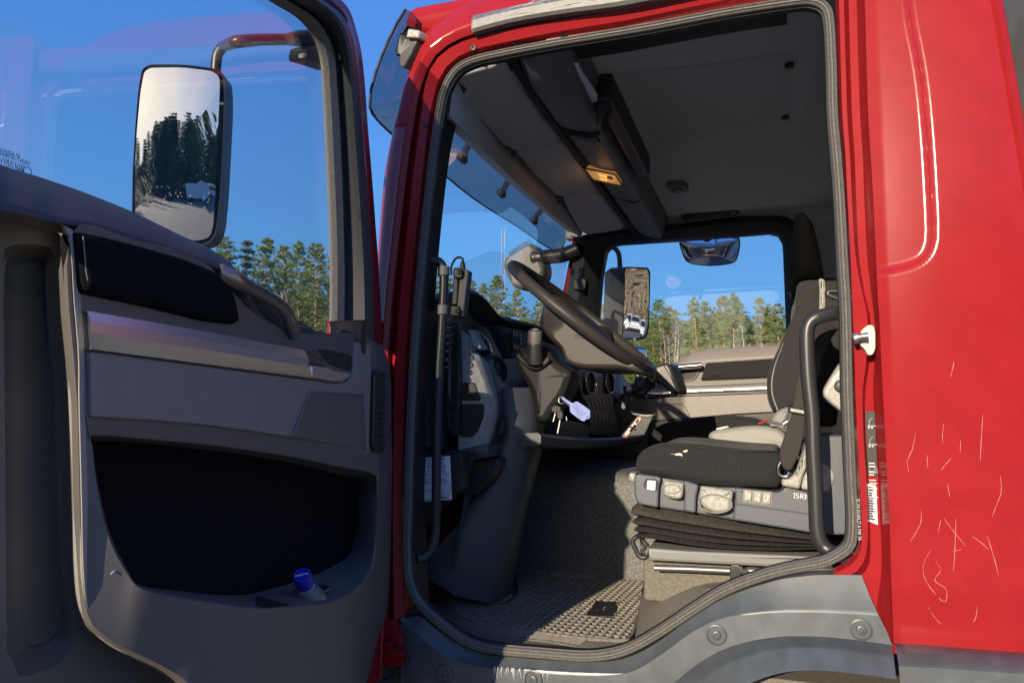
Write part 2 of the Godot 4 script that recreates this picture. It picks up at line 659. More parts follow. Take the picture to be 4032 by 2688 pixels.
# ---------------------------------------------------------------- the cab's closed shell (outside faces, roof, rear, front)
func cab_shell(t: Node3D) -> void:
	# roof, rear wall, front wall and load body
	part(t, "roof", mb().rbox(V(-0.24, 2.735, -1.06), V(1.40, 0.09, 2.10), 0.04), M.red_paint)
	part(t, "rear_wall", mb().rbox(V(0.44, 1.85, -1.06), V(0.05, 1.76, 2.1), 0.01), M.headliner_cloth)
	part(t, "front_wall", mb().rbox(V(-1.12, 1.36, -1.06), V(0.06, 1.1, 2.12), 0.02), M.red_paint)
	part(t, "underbody", mb().rbox(V(-0.27, 0.98, -1.06), V(1.5, 0.1, 2.06), 0.02), M.black_plastic)
	part(t, "load_body", mb().rbox(V(3.0, 2.06, -1.08), V(4.88, 1.9, 2.1), 0.03), M.body_grey, "light grey load body behind the cab")
	part(t, "chassis_rail", mb().rbox(V(2.6, 0.85, -0.6), V(7.0, 0.25, 0.1), 0.01), M.black_plastic)
	part(t, "chassis_rail", mb().rbox(V(2.6, 0.85, -1.5), V(7.0, 0.25, 0.1), 0.01), M.black_plastic)
	for x in [-0.2, 4.3]:
		for z in [-0.15, -1.95]:
			var w := part(t, "wheel", mb().lathe([Vector2(0.28, -0.15), Vector2(0.46, -0.15), Vector2(0.5, -0.1), Vector2(0.5, 0.1), Vector2(0.46, 0.15), Vector2(0.28, 0.15)], V(x, 0.5, z), Vector3(0, 0, 1), 32), M.tyre)
			part(w, "rim", mb().lathe([Vector2(0.0, -0.06), Vector2(0.1, -0.06), Vector2(0.2, 0.04), Vector2(0.285, 0.1), Vector2(0.285, -0.1), Vector2(0.0, -0.1)], V(x, 0.5, z), Vector3(0, 0, 1), 24), M.dull_metal)
	# windscreen: raked, bowed forward, its top edge under the header
	var top := [V(-0.7957, 2.4444, -0.02), V(-0.8397, 2.4788, -0.62), V(-0.8688, 2.5089, -1.2), V(-0.9302, 2.5859, -2.02)]
	top = even(cr(top, 6), 17)
	var rows := []
	for k in 9:
		var d := k / 8.0
		var row := []
		for j in 17:
			var p: Vector3 = top[j]
			var s := j / 16.0 * 2.0 - 1.0
			row.append(p + V(-0.03 - 0.16 * d - 0.10 * d * (1 - s * s), 0.03 - 0.86 * d - (p.y - 2.5) * d, 0))
		rows.append(row)
	part(t, "windscreen", mb(80).loft(rows, false), M.dusty_glass)

# ---------------------------------------------------------------- the side that faces the camera: red jamb, seal, side panel, grey trim
func near_side(t: Node3D) -> void:
	# front pillar and roof rail, lofted between the lines where the sheet metal folds
	var n := 60
	var jamb := [V(-0.8823, 1.1432, -0.01), V(-0.8924, 1.2494, -0.02), V(-0.9014, 1.4155, -0.02), V(-0.8979, 1.5851, -0.02), V(-0.8931, 1.8154, -0.02), V(-0.8819, 2.0027, -0.02), V(-0.8657, 2.2043, -0.02), V(-0.8459, 2.3753, -0.02), V(-0.8272, 2.4794, -0.02), V(-0.8164, 2.5271, -0.02), V(-0.7977, 2.5588, -0.02), V(-0.766, 2.5849, -0.02), V(-0.7219, 2.5989, -0.02), V(-0.6449, 2.6064, -0.02), V(-0.5092, 2.611, -0.02), V(-0.419, 2.6104, -0.02), V(-0.3238, 2.6108, -0.02), V(-0.2358, 2.6142, -0.02), V(-0.0627, 2.6197, -0.02), V(0.0687, 2.6189, -0.02)]
	var in_ridge := [V(-0.889, 1.1234, 0), V(-0.8935, 1.2531, 0), V(-0.9025, 1.4176, 0), V(-0.9004, 1.5856, 0), V(-0.8983, 1.8138, 0), V(-0.8861, 1.9994, 0), V(-0.8687, 2.1991, 0), V(-0.8518, 2.3689, 0), V(-0.8372, 2.4725, 0), V(-0.8252, 2.5172, 0), V(-0.8092, 2.5564, 0), V(-0.7766, 2.5881, 0), V(-0.7265, 2.6071, 0), V(-0.6524, 2.6135, 0), V(-0.507, 2.6195, 0), V(-0.4142, 2.6203, 0), V(-0.32, 2.6203, 0), V(-0.233, 2.6234, 0), V(-0.0616, 2.6304, 0), V(0.0647, 2.6309, 0)]
	var ridge := [V(-0.9087, 1.1246, 0.012), V(-0.9146, 1.2538, 0.012), V(-0.9201, 1.4181, 0.012), V(-0.9232, 1.5856, 0.012), V(-0.9226, 1.7559, 0.012), V(-0.9129, 1.9287, 0.012), V(-0.8989, 2.0918, 0.012), V(-0.8803, 2.2898, 0.012), V(-0.865, 2.4107, 0.012), V(-0.8528, 2.5062, 0.012), V(-0.8482, 2.5335, 0.012), V(-0.8348, 2.5706, 0.012), V(-0.8034, 2.6024, 0.012), V(-0.7569, 2.6243, 0.012), V(-0.7095, 2.6323, 0.012), V(-0.6665, 2.6385, 0.012), V(-0.5292, 2.6428, 0.012), V(-0.3176, 2.643, 0.012), V(-0.2195, 2.648, 0.012), V(-0.0468, 2.6535, 0.012), V(0.0593, 2.6547, 0.012)]
	var groove := [V(-0.9294, 1.1181, -0.006), V(-0.9341, 1.249, -0.006), V(-0.9411, 1.4152, -0.006), V(-0.9444, 1.5847, -0.006), V(-0.9451, 1.7571, -0.006), V(-0.9366, 1.9322, -0.006), V(-0.9226, 2.0973, -0.006), V(-0.9026, 2.2977, -0.006), V(-0.8857, 2.42, -0.006), V(-0.871, 2.5225, -0.006), V(-0.8651, 2.5525, -0.006), V(-0.8502, 2.5898, -0.006), V(-0.8184, 2.6244, -0.006), V(-0.77, 2.6462, -0.006), V(-0.7195, 2.6527, -0.006), V(-0.6773, 2.6591, -0.006), V(-0.5383, 2.6643, -0.006), V(-0.3209, 2.6647, -0.006), V(-0.2217, 2.6695, -0.006), V(-0.0471, 2.6747, -0.006), V(0.0602, 2.6758, -0.006)]
	var outer := [V(-0.9243, 1.1251, 0.02), V(-0.929, 1.2543, 0.02), V(-0.936, 1.4183, 0.02), V(-0.9405, 1.5855, 0.02), V(-0.9413, 1.7556, 0.02), V(-0.9331, 1.9284, 0.02), V(-0.9179, 2.0913, 0.02), V(-0.897, 2.2889, 0.02), V(-0.8827, 2.3978, 0.02), V(-0.8657, 2.5045, 0.02), V(-0.8559, 2.5274, 0.02), V(-0.8437, 2.5622, 0.02), V(-0.8188, 2.5986, 0.02), V(-0.7811, 2.623, 0.02), V(-0.7436, 2.6351, 0.02), V(-0.704, 2.6406, 0.02), V(-0.5315, 2.6577, 0.02), V(-0.3161, 2.6587, 0.02), V(-0.2183, 2.6633, 0.02), V(-0.0462, 2.6681, 0.02), V(0.0577, 2.6694, 0.02)]
	var bulge := [V(-0.9504, 1.1227, 0.02), V(-0.9541, 1.2524, 0.02), V(-0.96, 1.4172, 0.02), V(-0.9635, 1.585, 0.02), V(-0.9632, 1.7559, 0.02), V(-0.9577, 1.9294, 0.02), V(-0.9439, 2.0931, 0.02), V(-0.9256, 2.2918, 0.02), V(-0.9104, 2.4132, 0.02), V(-0.8884, 2.532, 0.02), V(-0.8787, 2.5612, 0.02), V(-0.8601, 2.6037, 0.02), V(-0.8351, 2.6426, 0.02), V(-0.801, 2.6701, 0.02), V(-0.7619, 2.6805, 0.02), V(-0.7195, 2.6902, 0.02), V(-0.5387, 2.7035, 0.02), V(-0.319, 2.7113, 0.02), V(-0.2198, 2.717, 0.02), V(-0.0472, 2.7202, 0.02), V(0.057, 2.7205, 0.02)]
	var edge := [V(-1.0123, 1.0991, -0.05), V(-1.0163, 1.2346, -0.05), V(-1.0214, 1.4067, -0.05), V(-1.0239, 1.582, -0.05), V(-1.0238, 1.7604, -0.05), V(-1.0216, 1.966, -0.05), V(-1.0136, 2.1627, -0.05), V(-1.0015, 2.3216, -0.05), V(-0.9809, 2.4266, -0.05), V(-0.9634, 2.4904, -0.05), V(-0.9485, 2.552, -0.05), V(-0.9357, 2.5885, -0.05), V(-0.9233, 2.6377, -0.05), V(-0.9105, 2.6741, -0.05), V(-0.891, 2.7094, -0.05), V(-0.8606, 2.7363, -0.05), V(-0.8016, 2.777, -0.05), V(-0.5794, 2.8234, -0.05), V(-0.3371, 2.8359, -0.05), V(-0.2311, 2.8377, -0.05), V(-0.0508, 2.8341, -0.05)]
	var back := []
	for p in edge:
		back.append(p + V(-0.05, -0.005 if p.y < 2.6 else 0.0, -0.16))
	var inner := []
	for p in jamb:
		inner.append(p + V(0.012 if p.y < 2.5 else 0.0, -0.012 if p.y > 2.4 else 0.0, -0.10))
	var rails := []
	for r in [shift(jamb, V(0, 0, -0.012)), jamb, in_ridge, ridge, groove, outer, bulge, edge, back]:
		rails.append(even(cr(r, 5), n))
	var fine := []
	for i in rails.size() - 1:
		fine.append(rails[i])
		if i == 5 or i == 6:
			for k in 3:
				fine.append(mixed(rails[i], rails[i + 1], (k + 1) / 4.0, V(0, 0, 0.012 * sin((k + 1) / 4.0 * PI))))
	fine.append(rails[rails.size() - 1])
	part(t, "jamb_lining", mb(40).loft([even(cr(inner, 5), n), shift(even(cr(jamb, 5), n), V(0, 0, -0.0125))], false), M.black_plastic)
	var fp := part(t, "front_pillar", mb(34).loft(fine, false), M.red_paint)
	for q in [V(-0.7162, 2.6117, 0.004), V(-0.8548, 2.4177, 0.004)] + [V(-0.9411, 1.8461, 0)] + [V(-0.901, 2.1702, 0.002)]:
		part(fp, "bolt", mb().lathe([Vector2(0.009, -0.006), Vector2(0.009, 0.002), Vector2(0.006, 0.003), Vector2(0.0035, 0.003), Vector2(0.003, -0.002), Vector2(0, -0.002)], q, V(0.05, 0, 1), 14), M.black_plastic)
	# rail that carries the grey strip: short joint lines
	var strip_lo := [V(-0.7024, 2.6389, 0.03), V(-0.594, 2.6491, 0.03), V(-0.4552, 2.6484, 0.03), V(-0.3143, 2.6428, 0.03), V(-0.1759, 2.6477, 0.03), V(-0.0364, 2.654, 0.03), V(0.0777, 2.6553, 0.03)]
	var strip_hi := [V(-0.7025, 2.6914, 0.01), V(-0.6012, 2.6965, 0.01), V(-0.4606, 2.7019, 0.01), V(-0.3177, 2.7032, 0.01), V(-0.1774, 2.7058, 0.01), V(-0.0359, 2.711, 0.01), V(0.0798, 2.7135, 0.01)]
	var a := even(cr(strip_lo, 4), 24)
	var b := even(cr(strip_hi, 4), 24)
	var rs := [shift(a, V(0, 0, -0.03)), shift(a, V(0, -0.003, 0.006)), mixed(a, b, 0.08, V(0, 0, 0.014)), mixed(a, b, 0.5, V(0, 0, 0.024)), mixed(a, b, 0.9, V(0, 0, 0.018)), shift(b, V(0, 0.004, 0.004)), shift(b, V(0, 0, -0.04))]
	var gs := part(t, "roof_strip", mb(30).loft(rs, false, false, false), M.roof_strip_grey, "scratched grey plastic strip along the roof edge")
	var capr := []
	for r in rs:
		capr.append(r[0])
	part(gs, "end_cap", mb().prism(capr, V(-0.004, 0, 0), 0.0), M.roof_strip_grey)
	var rng := RandomNumberGenerator.new()
	rng.seed = 11
	var sc := mb()
	for k in 34:
		var u := rng.randf_range(0.02, 0.85)
		var v0 := rng.randf_range(0.15, 0.8)
		var le := rng.randf_range(0.01, 0.09)
		var p0: Vector3 = a[int(u * 23)].lerp(b[int(u * 23)], v0) + V(0, 0, 0.0245 - 0.05 * (v0 - 0.5) * (v0 - 0.5))
		var dirn := V(le, rng.randf_range(-0.012, 0.03), 0)
		sc.tube([p0, p0 + dirn * 0.5 + V(0, 0.002, 0.0004), p0 + dirn], [0.0002, 0.0006, 0.0002], 5)
	part(gs, "scratch", sc, M.white_mark)
	# a red roof side above the strip
	var hi2 := even(cr([V(-0.7115, 2.7643, -0.02), V(-0.612, 2.7681, -0.02), V(-0.4686, 2.77, -0.02), V(-0.3228, 2.7724, -0.02), V(-0.1798, 2.7738, -0.02), V(-0.0355, 2.7779, -0.02), V(0.0824, 2.7816, -0.02)], 4), 24)
	part(t, "roof_side", mb(40).loft([shift(b, V(0, -0.01, -0.004)), mixed(b, hi2, 0.4, V(0, 0, 0.006)), shift(hi2, V(0, 0, -0.04)), shift(hi2, V(0, 0.03, -0.25))], false), M.red_paint)
	# rubber seal round the door opening
	var seal := [V(-0.5034, 2.5873, 0), V(-0.4143, 2.5881, 0), V(-0.3202, 2.5886, 0), V(-0.2333, 2.5899, 0), V(-0.0623, 2.5958, 0), V(0.0826, 2.5947, 0), V(0.1198, 2.5891, 0), V(0.1442, 2.5722, 0), V(0.1542, 2.5393, 0), V(0.1565, 2.4339, 0), V(0.1557, 2.3151, 0), V(0.16, 2.2212, 0), V(0.1638, 2.1147, 0), V(0.1659, 1.9845, 0), V(0.168, 1.8554, 0), V(0.1656, 1.6982, 0), V(0.1661, 1.6049, 0), V(0.1665, 1.5126, 0), V(0.1677, 1.4432, 0), V(0.1653, 1.395, 0), V(0.1595, 1.3738, 0), V(0.1464, 1.3585, 0), V(0.1246, 1.3443, 0), V(0.102, 1.3336, 0), V(0.0073, 1.3064, 0), V(-0.091, 1.2631, 0), V(-0.1671, 1.2112, 0), V(-0.2451, 1.1532, 0), V(-0.3087, 1.1129, 0), V(-0.3573, 1.0941, 0), V(-0.4191, 1.0823, 0), V(-0.5231, 1.0778, 0), V(-0.6335, 1.0749, 0), V(-0.6904, 1.0801, 0), V(-0.7312, 1.0935, 0), V(-0.7787, 1.1202, 0), V(-0.8273, 1.1528, 0), V(-0.8586, 1.1886, 0), V(-0.8756, 1.2327, 0), V(-0.8809, 1.2977, 0), V(-0.8812, 1.3634, 0), V(-0.8789, 1.586, 0), V(-0.8716, 1.8133, 0), V(-0.8592, 1.998, 0), V(-0.8428, 2.185, 0), V(-0.8235, 2.3657, 0), V(-0.8076, 2.4687, 0), V(-0.7993, 2.5015, 0), V(-0.7833, 2.5344, 0), V(-0.7559, 2.562, 0), V(-0.7098, 2.5768, 0), V(-0.6314, 2.5827, 0)]
	var sp := cr(seal, 4, true)
	var pf := []
	for q in [[-0.011, -0.02], [-0.0115, 0.006], [-0.0105, 0.010], [-0.007, 0.012], [-0.0045, 0.008], [-0.001, 0.0125], [0.002, 0.0125], [0.004, 0.008], [0.0065, 0.011], [0.0095, 0.009], [0.0105, 0.004], [0.0115, -0.02]]:
		pf.append(Vector2(q[0] * 0.9, q[1]))
	part(t, "door_seal", mb(50).sweep(sp, pf, V(0, 0, 1), true), M.seal_rubber, "ribbed grey rubber seal round the door opening")
	# black inner lip behind the seal
	var pl := [Vector2(0.008, 0.0), Vector2(0.0125, -0.002), Vector2(0.0135, -0.018), Vector2(0.008, -0.018)]
	part(t, "inner_lip", mb(30).sweep(sp, pl, V(0, 0, 1), true), M.black_plastic)
	# rear pillar and side panel as vertical folds, each traced from top to bottom
	var folds := [
		[V(0.1705, 2.6665, -0.03), V(0.1719, 2.5604, -0.03), V(0.1711, 2.4456, -0.03), V(0.171, 2.3218, -0.03), V(0.1762, 2.2295, -0.03), V(0.1774, 2.1217, -0.03), V(0.1803, 1.9895, -0.03), V(0.1814, 1.8585, -0.03), V(0.1798, 1.699, -0.03), V(0.1802, 1.6043, -0.03), V(0.1815, 1.5107, -0.03), V(0.1825, 1.4366, -0.03), V(0.1808, 1.3859, -0.03), V(0.174, 1.3607, -0.03), V(0.1579, 1.3394, -0.03), V(0.1287, 1.3171, -0.03)],
		[V(0.1771, 2.6499, -0.004), V(0.1766, 2.5459, -0.004), V(0.1758, 2.4329, -0.004), V(0.1756, 2.3111, -0.004), V(0.179, 2.2205, -0.004), V(0.18, 2.1144, -0.004), V(0.182, 1.9843, -0.004), V(0.1822, 1.8554, -0.004), V(0.1823, 1.6983, -0.004), V(0.1827, 1.6051, -0.004), V(0.1847, 1.513, -0.004), V(0.1857, 1.44, -0.004), V(0.1847, 1.3856, -0.004), V(0.1788, 1.3582, -0.004), V(0.1629, 1.3336, -0.004), V(0.1265, 1.311, -0.004)],
		[V(0.187, 2.6479, -0.004), V(0.1865, 2.5441, -0.004), V(0.1856, 2.4314, -0.004), V(0.1854, 2.3099, -0.004), V(0.1878, 2.2196, -0.004), V(0.1888, 2.1137, -0.004), V(0.1919, 1.9934, -0.004), V(0.2038, 1.9062, -0.004), V(0.2114, 1.8535, -0.004), V(0.205, 1.7639, -0.004), V(0.196, 1.6983, -0.004), V(0.1946, 1.6053, -0.004), V(0.1966, 1.5134, -0.004), V(0.1969, 1.4225, -0.004), V(0.1934, 1.3682, -0.004), V(0.1858, 1.3407, -0.004), V(0.1717, 1.3199, -0.004), V(0.1562, 1.3097, -0.004)],
		[V(0.2003, 2.663, -0.034), V(0.1997, 2.5577, -0.034), V(0.1988, 2.4433, -0.034), V(0.1984, 2.3199, -0.034), V(0.2009, 2.2283, -0.034), V(0.2009, 2.1208, -0.034), V(0.2023, 1.9989, -0.034), V(0.2116, 1.9104, -0.034), V(0.2203, 1.8568, -0.034), V(0.2154, 1.7657, -0.034), V(0.2045, 1.6991, -0.034), V(0.2022, 1.6046, -0.034), V(0.2042, 1.5112, -0.034), V(0.2045, 1.4188, -0.034), V(0.2031, 1.3547, -0.034), V(0.1988, 1.327, -0.034), V(0.1881, 1.3098, -0.034), V(0.1777, 1.3035, -0.034)],
		[V(0.2167, 2.6599, -0.034), V(0.216, 2.5549, -0.034), V(0.215, 2.4408, -0.034), V(0.2146, 2.3179, -0.034), V(0.2169, 2.2266, -0.034), V(0.2169, 2.1195, -0.034), V(0.2181, 1.9979, -0.034), V(0.2229, 1.9099, -0.034), V(0.2272, 1.8566, -0.034), V(0.2241, 1.7656, -0.034), V(0.22, 1.6991, -0.034), V(0.2219, 1.605, -0.034), V(0.2238, 1.5119, -0.034), V(0.2248, 1.42, -0.034), V(0.2245, 1.338, -0.034), V(0.2195, 1.2924, -0.034), V(0.2112, 1.2466, -0.034), V(0.2091, 1.2329, -0.034)],
		[V(0.2194, 2.6464, -0.012), V(0.2187, 2.5428, -0.012), V(0.2177, 2.4303, -0.012), V(0.2172, 2.309, -0.012), V(0.2195, 2.2189, -0.012), V(0.2203, 2.1132, -0.012), V(0.2206, 1.9933, -0.012), V(0.2228, 1.9066, -0.012), V(0.2269, 1.8539, -0.012), V(0.2247, 1.7641, -0.012), V(0.2224, 1.6985, -0.012), V(0.2243, 1.6056, -0.012), V(0.2261, 1.5138, -0.012), V(0.227, 1.4231, -0.012), V(0.2267, 1.3422, -0.012), V(0.2233, 1.2928, -0.012), V(0.2182, 1.2436, -0.012), V(0.2215, 1.198, -0.012)],
		[V(0.2233, 2.6385, 0), V(0.2225, 2.5358, 0), V(0.2215, 2.4242, 0), V(0.2209, 2.3039, 0), V(0.2232, 2.2145, 0), V(0.2248, 2.1095, 0), V(0.2259, 1.9905, 0), V(0.2263, 1.9046, 0), V(0.2288, 1.8524, 0), V(0.2274, 1.7633, 0), V(0.2276, 1.6982, 0), V(0.2294, 1.6061, 0), V(0.2303, 1.515, 0), V(0.2313, 1.4249, 0), V(0.2314, 1.3358, 0), V(0.23, 1.2739, 0), V(0.2276, 1.2298, 0), V(0.2282, 1.1793, 0)],
		[V(0.2257, 2.6251, 0.022), V(0.2258, 2.5236, 0.022), V(0.2247, 2.4135, 0.022), V(0.2242, 2.2949, 0.022), V(0.2263, 2.2067, 0.022), V(0.2279, 2.1032, 0.022), V(0.2289, 1.9859, 0.022), V(0.2294, 1.9011, 0.022), V(0.2309, 1.8497, 0.022), V(0.2312, 1.7618, 0.022), V(0.2322, 1.6976, 0.022), V(0.2331, 1.6067, 0.022), V(0.234, 1.5169, 0.022), V(0.2349, 1.4281, 0.022), V(0.2341, 1.3402, 0.022), V(0.2334, 1.2532, 0.022), V(0.2337, 1.2187, 0.022), V(0.2333, 1.186, 0.022)],
	]
	var sm := []
	for r in folds:
		sm.append(even(cr(r, 4), 70))
	part(t, "rear_pillar", mb(40).loft(sm, false), M.red_paint)
	# side panel: a sheet with a pressed outline and two horizontal creases
	var pr := mb(60)
	var left: Array = sm[7]
	var press := even(cr([V(0.3107, 2.6287, 0.022), V(0.311, 2.5486, 0.022), V(0.3155, 2.4884, 0.022), V(0.3245, 2.4181, 0.022), V(0.3314, 2.3393, 0.022), V(0.3355, 2.2332, 0.022), V(0.337, 2.1287, 0.022), V(0.3369, 2.0444, 0.022), V(0.3339, 2.0111, 0.022), V(0.3257, 1.9874, 0.022), V(0.3105, 1.9716, 0.022), V(0.288, 1.9627, 0.022), V(0.2672, 1.9583, 0.022), V(0.2421, 1.955, 0.022), V(0.2084, 1.953, 0.022)], 6), 120)
	var rows := []
	var yb: float = press[119].y
	var ys := []
	for i in 100:
		ys.append(2.80 - (2.80 - yb - 0.06) * i / 99.0)
	for i in 40:
		ys.append(yb + 0.06 - 0.10 * (i + 1) / 40.0)
	for i in 50:
		ys.append(yb - 0.04 - (yb - 0.04 - 1.16) * (i + 1) / 50.0)
	var corner_x: float = press[0].x
	for q in press:
		corner_x = maxf(corner_x, q.x)
	for y in ys:
		var row := []
		var lx := edge_x(left, y)
		var px := edge_x(press, y)
		if y < yb + 0.12:
			px = lerpf(corner_x, edge_x(press, yb + 0.12), clampf((y - yb) / 0.12, 0, 1)) if y > yb else corner_x
		var rx := minf(0.462 + (2.52 - y) * 0.094, 0.56)
		for j in 76:
			var x := 0.0
			if j <= 20:
				x = lerpf(lx, px - 0.03, j / 20.0)
			elif j <= 55:
				x = lerpf(px - 0.03, px + 0.02, (j - 20) / 35.0)
			else:
				x = lerpf(px + 0.02, rx, (j - 55) / 20.0)
			row.append(V(x, y, 0.022))
		rows.append(row)
	for row in rows:
		for j in row.size():
			var p: Vector3 = row[j]
			p.z -= 0.0065 * press_depth(press, p)
			# crease lines
			var y1 := 1.512
			var y2 := 1.302
			if p.y < y1:
				p.z -= 0.055 * minf(y1 - p.y, 0.10) * smoothstep(0.0, 0.03, y1 - p.y)
			if p.y < y2:
				p.z -= 0.13 * (y2 - p.y) * smoothstep(0.0, 0.02, y2 - p.y)
			p.z += 0.010 * sin(clampf((p.x - 0.25) / 0.4, 0, 1) * PI)
			row[j] = p
	pr.loft(rows, false)
	# rear flange: fold back from the panel's edge
	var flange := []
	for row in rows:
		flange.append(row[75])
	pr.loft([flange, shift(flange, V(0.003, 0, -0.014)), shift(flange, V(0.007, 0, -0.012)), shift(flange, V(0.022, 0, 0.0)), shift(flange, V(0.026, 0, -0.01)), shift(flange, V(0.026, 0, -0.2))], false)
	var sp2 := part(t, "side_panel", pr, M.red_paint, "sunlit red side panel with pale scratches behind the door opening")
	# scratches through the paint
	rng.seed = 5
	var scr := [[V(0.3642, 1.7611, 0.03), V(0.3621, 1.7487, 0.03), V(0.3564, 1.7256, 0.03)], [V(0.4103, 1.6535, 0.03), V(0.406, 1.6101, 0.03), V(0.4014, 1.5581, 0.03)], [V(0.3409, 1.6335, 0.03), V(0.3375, 1.6088, 0.03), V(0.3384, 1.593, 0.03)], [V(0.2896, 1.6151, 0.03), V(0.2827, 1.5812, 0.03), V(0.2721, 1.5543, 0.03), V(0.2745, 1.5323, 0.03)], [V(0.3512, 1.5636, 0.03), V(0.3381, 1.5475, 0.03), V(0.3314, 1.5368, 0.03)], [V(0.3084, 1.5686, 0.03), V(0.3089, 1.5422, 0.03)], [V(0.3428, 1.5112, 0.03), V(0.3456, 1.4853, 0.03)], [V(0.4348, 1.5318, 0.03), V(0.4347, 1.4994, 0.03), V(0.4261, 1.4736, 0.03), V(0.4175, 1.4495, 0.03)], [V(0.2938, 1.4568, 0.03), V(0.2928, 1.4324, 0.03), V(0.2807, 1.4057, 0.03), V(0.2724, 1.393, 0.03)], [V(0.3282, 1.4387, 0.03), V(0.3233, 1.4151, 0.03)], [V(0.3338, 1.4433, 0.03), V(0.3497, 1.4184, 0.03), V(0.3713, 1.3891, 0.03)], [V(0.3554, 1.4444, 0.03), V(0.3513, 1.3843, 0.03), V(0.3471, 1.3398, 0.03)], [V(0.382, 1.4101, 0.03), V(0.4002, 1.396, 0.03), V(0.4087, 1.3865, 0.03)], [V(0.4084, 1.4134, 0.03), V(0.4177, 1.372, 0.03), V(0.4242, 1.3374, 0.03)], [V(0.3095, 1.3799, 0.03), V(0.2941, 1.3461, 0.03), V(0.299, 1.3122, 0.03), V(0.3284, 1.2765, 0.03), V(0.3325, 1.3022, 0.03), V(0.3132, 1.3177, 0.03), V(0.3249, 1.3399, 0.03), V(0.3163, 1.3563, 0.03)], [V(0.3001, 1.263, 0.03), V(0.3102, 1.2453, 0.03), V(0.3234, 1.2297, 0.03)], [V(0.3857, 1.2733, 0.03), V(0.3833, 1.2522, 0.03), V(0.3766, 1.2366, 0.03)], [V(0.3697, 1.6007, 0.03), V(0.3671, 1.5745, 0.03)], [V(0.3634, 1.3835, 0.03), V(0.3464, 1.3772, 0.03)]]
	for s in scr:
		var line := []
		for q in cr(s, 5):
			line.append(on_panel(rows, q))
		var rad := []
		for k in line.size():
			rad.append(0.00015 + 0.0006 * sin(PI * (k + 0.5) / line.size()) * rng.randf_range(0.15, 1.2))
		part(sp2, "scratch", mb().tube(line, rad, 5), M.scratch_mark)
	# grey sill cover under the opening, folds from the seal down to the wheel arch
	var s0 := [V(-0.8913, 1.1258, 0.01), V(-0.8719, 1.1272, 0), V(-0.8402, 1.1324, 0), V(-0.8109, 1.1139, 0), V(-0.7723, 1.0925, 0), V(-0.7321, 1.0778, 0), V(-0.6856, 1.0631, 0), V(-0.6064, 1.0606, 0), V(-0.4908, 1.0645, 0), V(-0.3788, 1.0741, 0), V(-0.3089, 1.0936, 0), V(-0.2453, 1.1331, 0), V(-0.1673, 1.196, 0), V(-0.0914, 1.2462, 0), V(0.0069, 1.2879, 0), V(0.0778, 1.3045, 0), V(0.1236, 1.3098, 0), V(0.1811, 1.3134, 0)]
	var s1 := [V(-0.8902, 1.1221, 0.012), V(-0.8682, 1.1082, 0.016), V(-0.8296, 1.09, 0.02), V(-0.7987, 1.0713, 0.024), V(-0.7582, 1.0537, 0.03), V(-0.7143, 1.0443, 0.03), V(-0.6577, 1.0396, 0.03), V(-0.5805, 1.0436, 0.03), V(-0.4635, 1.0484, 0.03), V(-0.3514, 1.0588, 0.03), V(-0.294, 1.074, 0.03), V(-0.2337, 1.1165, 0.03), V(-0.1574, 1.1766, 0.03), V(-0.0869, 1.2111, 0.03), V(0.0053, 1.2306, 0.03), V(0.0923, 1.2387, 0.03), V(0.1508, 1.2414, 0.03), V(0.2062, 1.2431, 0.03)]
	var s2 := [V(-0.8888, 1.0678, 0.012), V(-0.8659, 1.0561, 0.018), V(-0.8266, 1.0412, 0.024), V(-0.796, 1.0272, 0.028), V(-0.7566, 1.0156, 0.032), V(-0.7129, 1.0106, 0.032), V(-0.6565, 1.0103, 0.032), V(-0.5796, 1.0156, 0.032), V(-0.4629, 1.024, 0.032), V(-0.356, 1.0351, 0.032), V(-0.2899, 1.0545, 0.032), V(-0.2145, 1.1025, 0.032), V(-0.1465, 1.1487, 0.032), V(-0.0748, 1.1818, 0.032), V(0.0098, 1.2028, 0.032), V(0.0956, 1.2112, 0.032), V(0.1579, 1.2139, 0.032), V(0.2194, 1.2148, 0.032)]
	var s3 := [V(-0.8789, 0.836, 0.02), V(-0.853, 0.8556, 0.034), V(-0.8177, 0.8606, 0.034), V(-0.7898, 0.8646, 0.034), V(-0.753, 0.8699, 0.034), V(-0.7099, 0.876, 0.034), V(-0.6542, 0.884, 0.034), V(-0.5779, 0.8949, 0.034), V(-0.4622, 0.921, 0.034), V(-0.3313, 0.9582, 0.034), V(-0.263, 1.0045, 0.034), V(-0.1959, 1.0702, 0.034), V(-0.132, 1.1234, 0.034), V(-0.0662, 1.1578, 0.034), V(0.0136, 1.1805, 0.034), V(0.099, 1.1893, 0.034), V(0.1651, 1.1891, 0.034), V(0.2292, 1.1864, 0.034)]
	var s4 := [V(-0.8773, 0.7745, 0.02), V(-0.8533, 0.7825, 0.03), V(-0.8181, 0.788, 0.03), V(-0.7902, 0.7923, 0.03), V(-0.7535, 0.798, 0.03), V(-0.7105, 0.8047, 0.03), V(-0.6548, 0.8134, 0.03), V(-0.5787, 0.8252, 0.03), V(-0.4631, 0.8621, 0.03), V(-0.3187, 0.9291, 0.05), V(-0.2461, 0.998, 0.085), V(-0.1723, 1.0576, 0.085), V(-0.1135, 1.1106, 0.085), V(-0.0475, 1.1462, 0.085), V(0.021, 1.1693, 0.085), V(0.097, 1.1776, 0.085), V(0.1672, 1.1768, 0.085), V(0.2245, 1.1732, 0.085)]
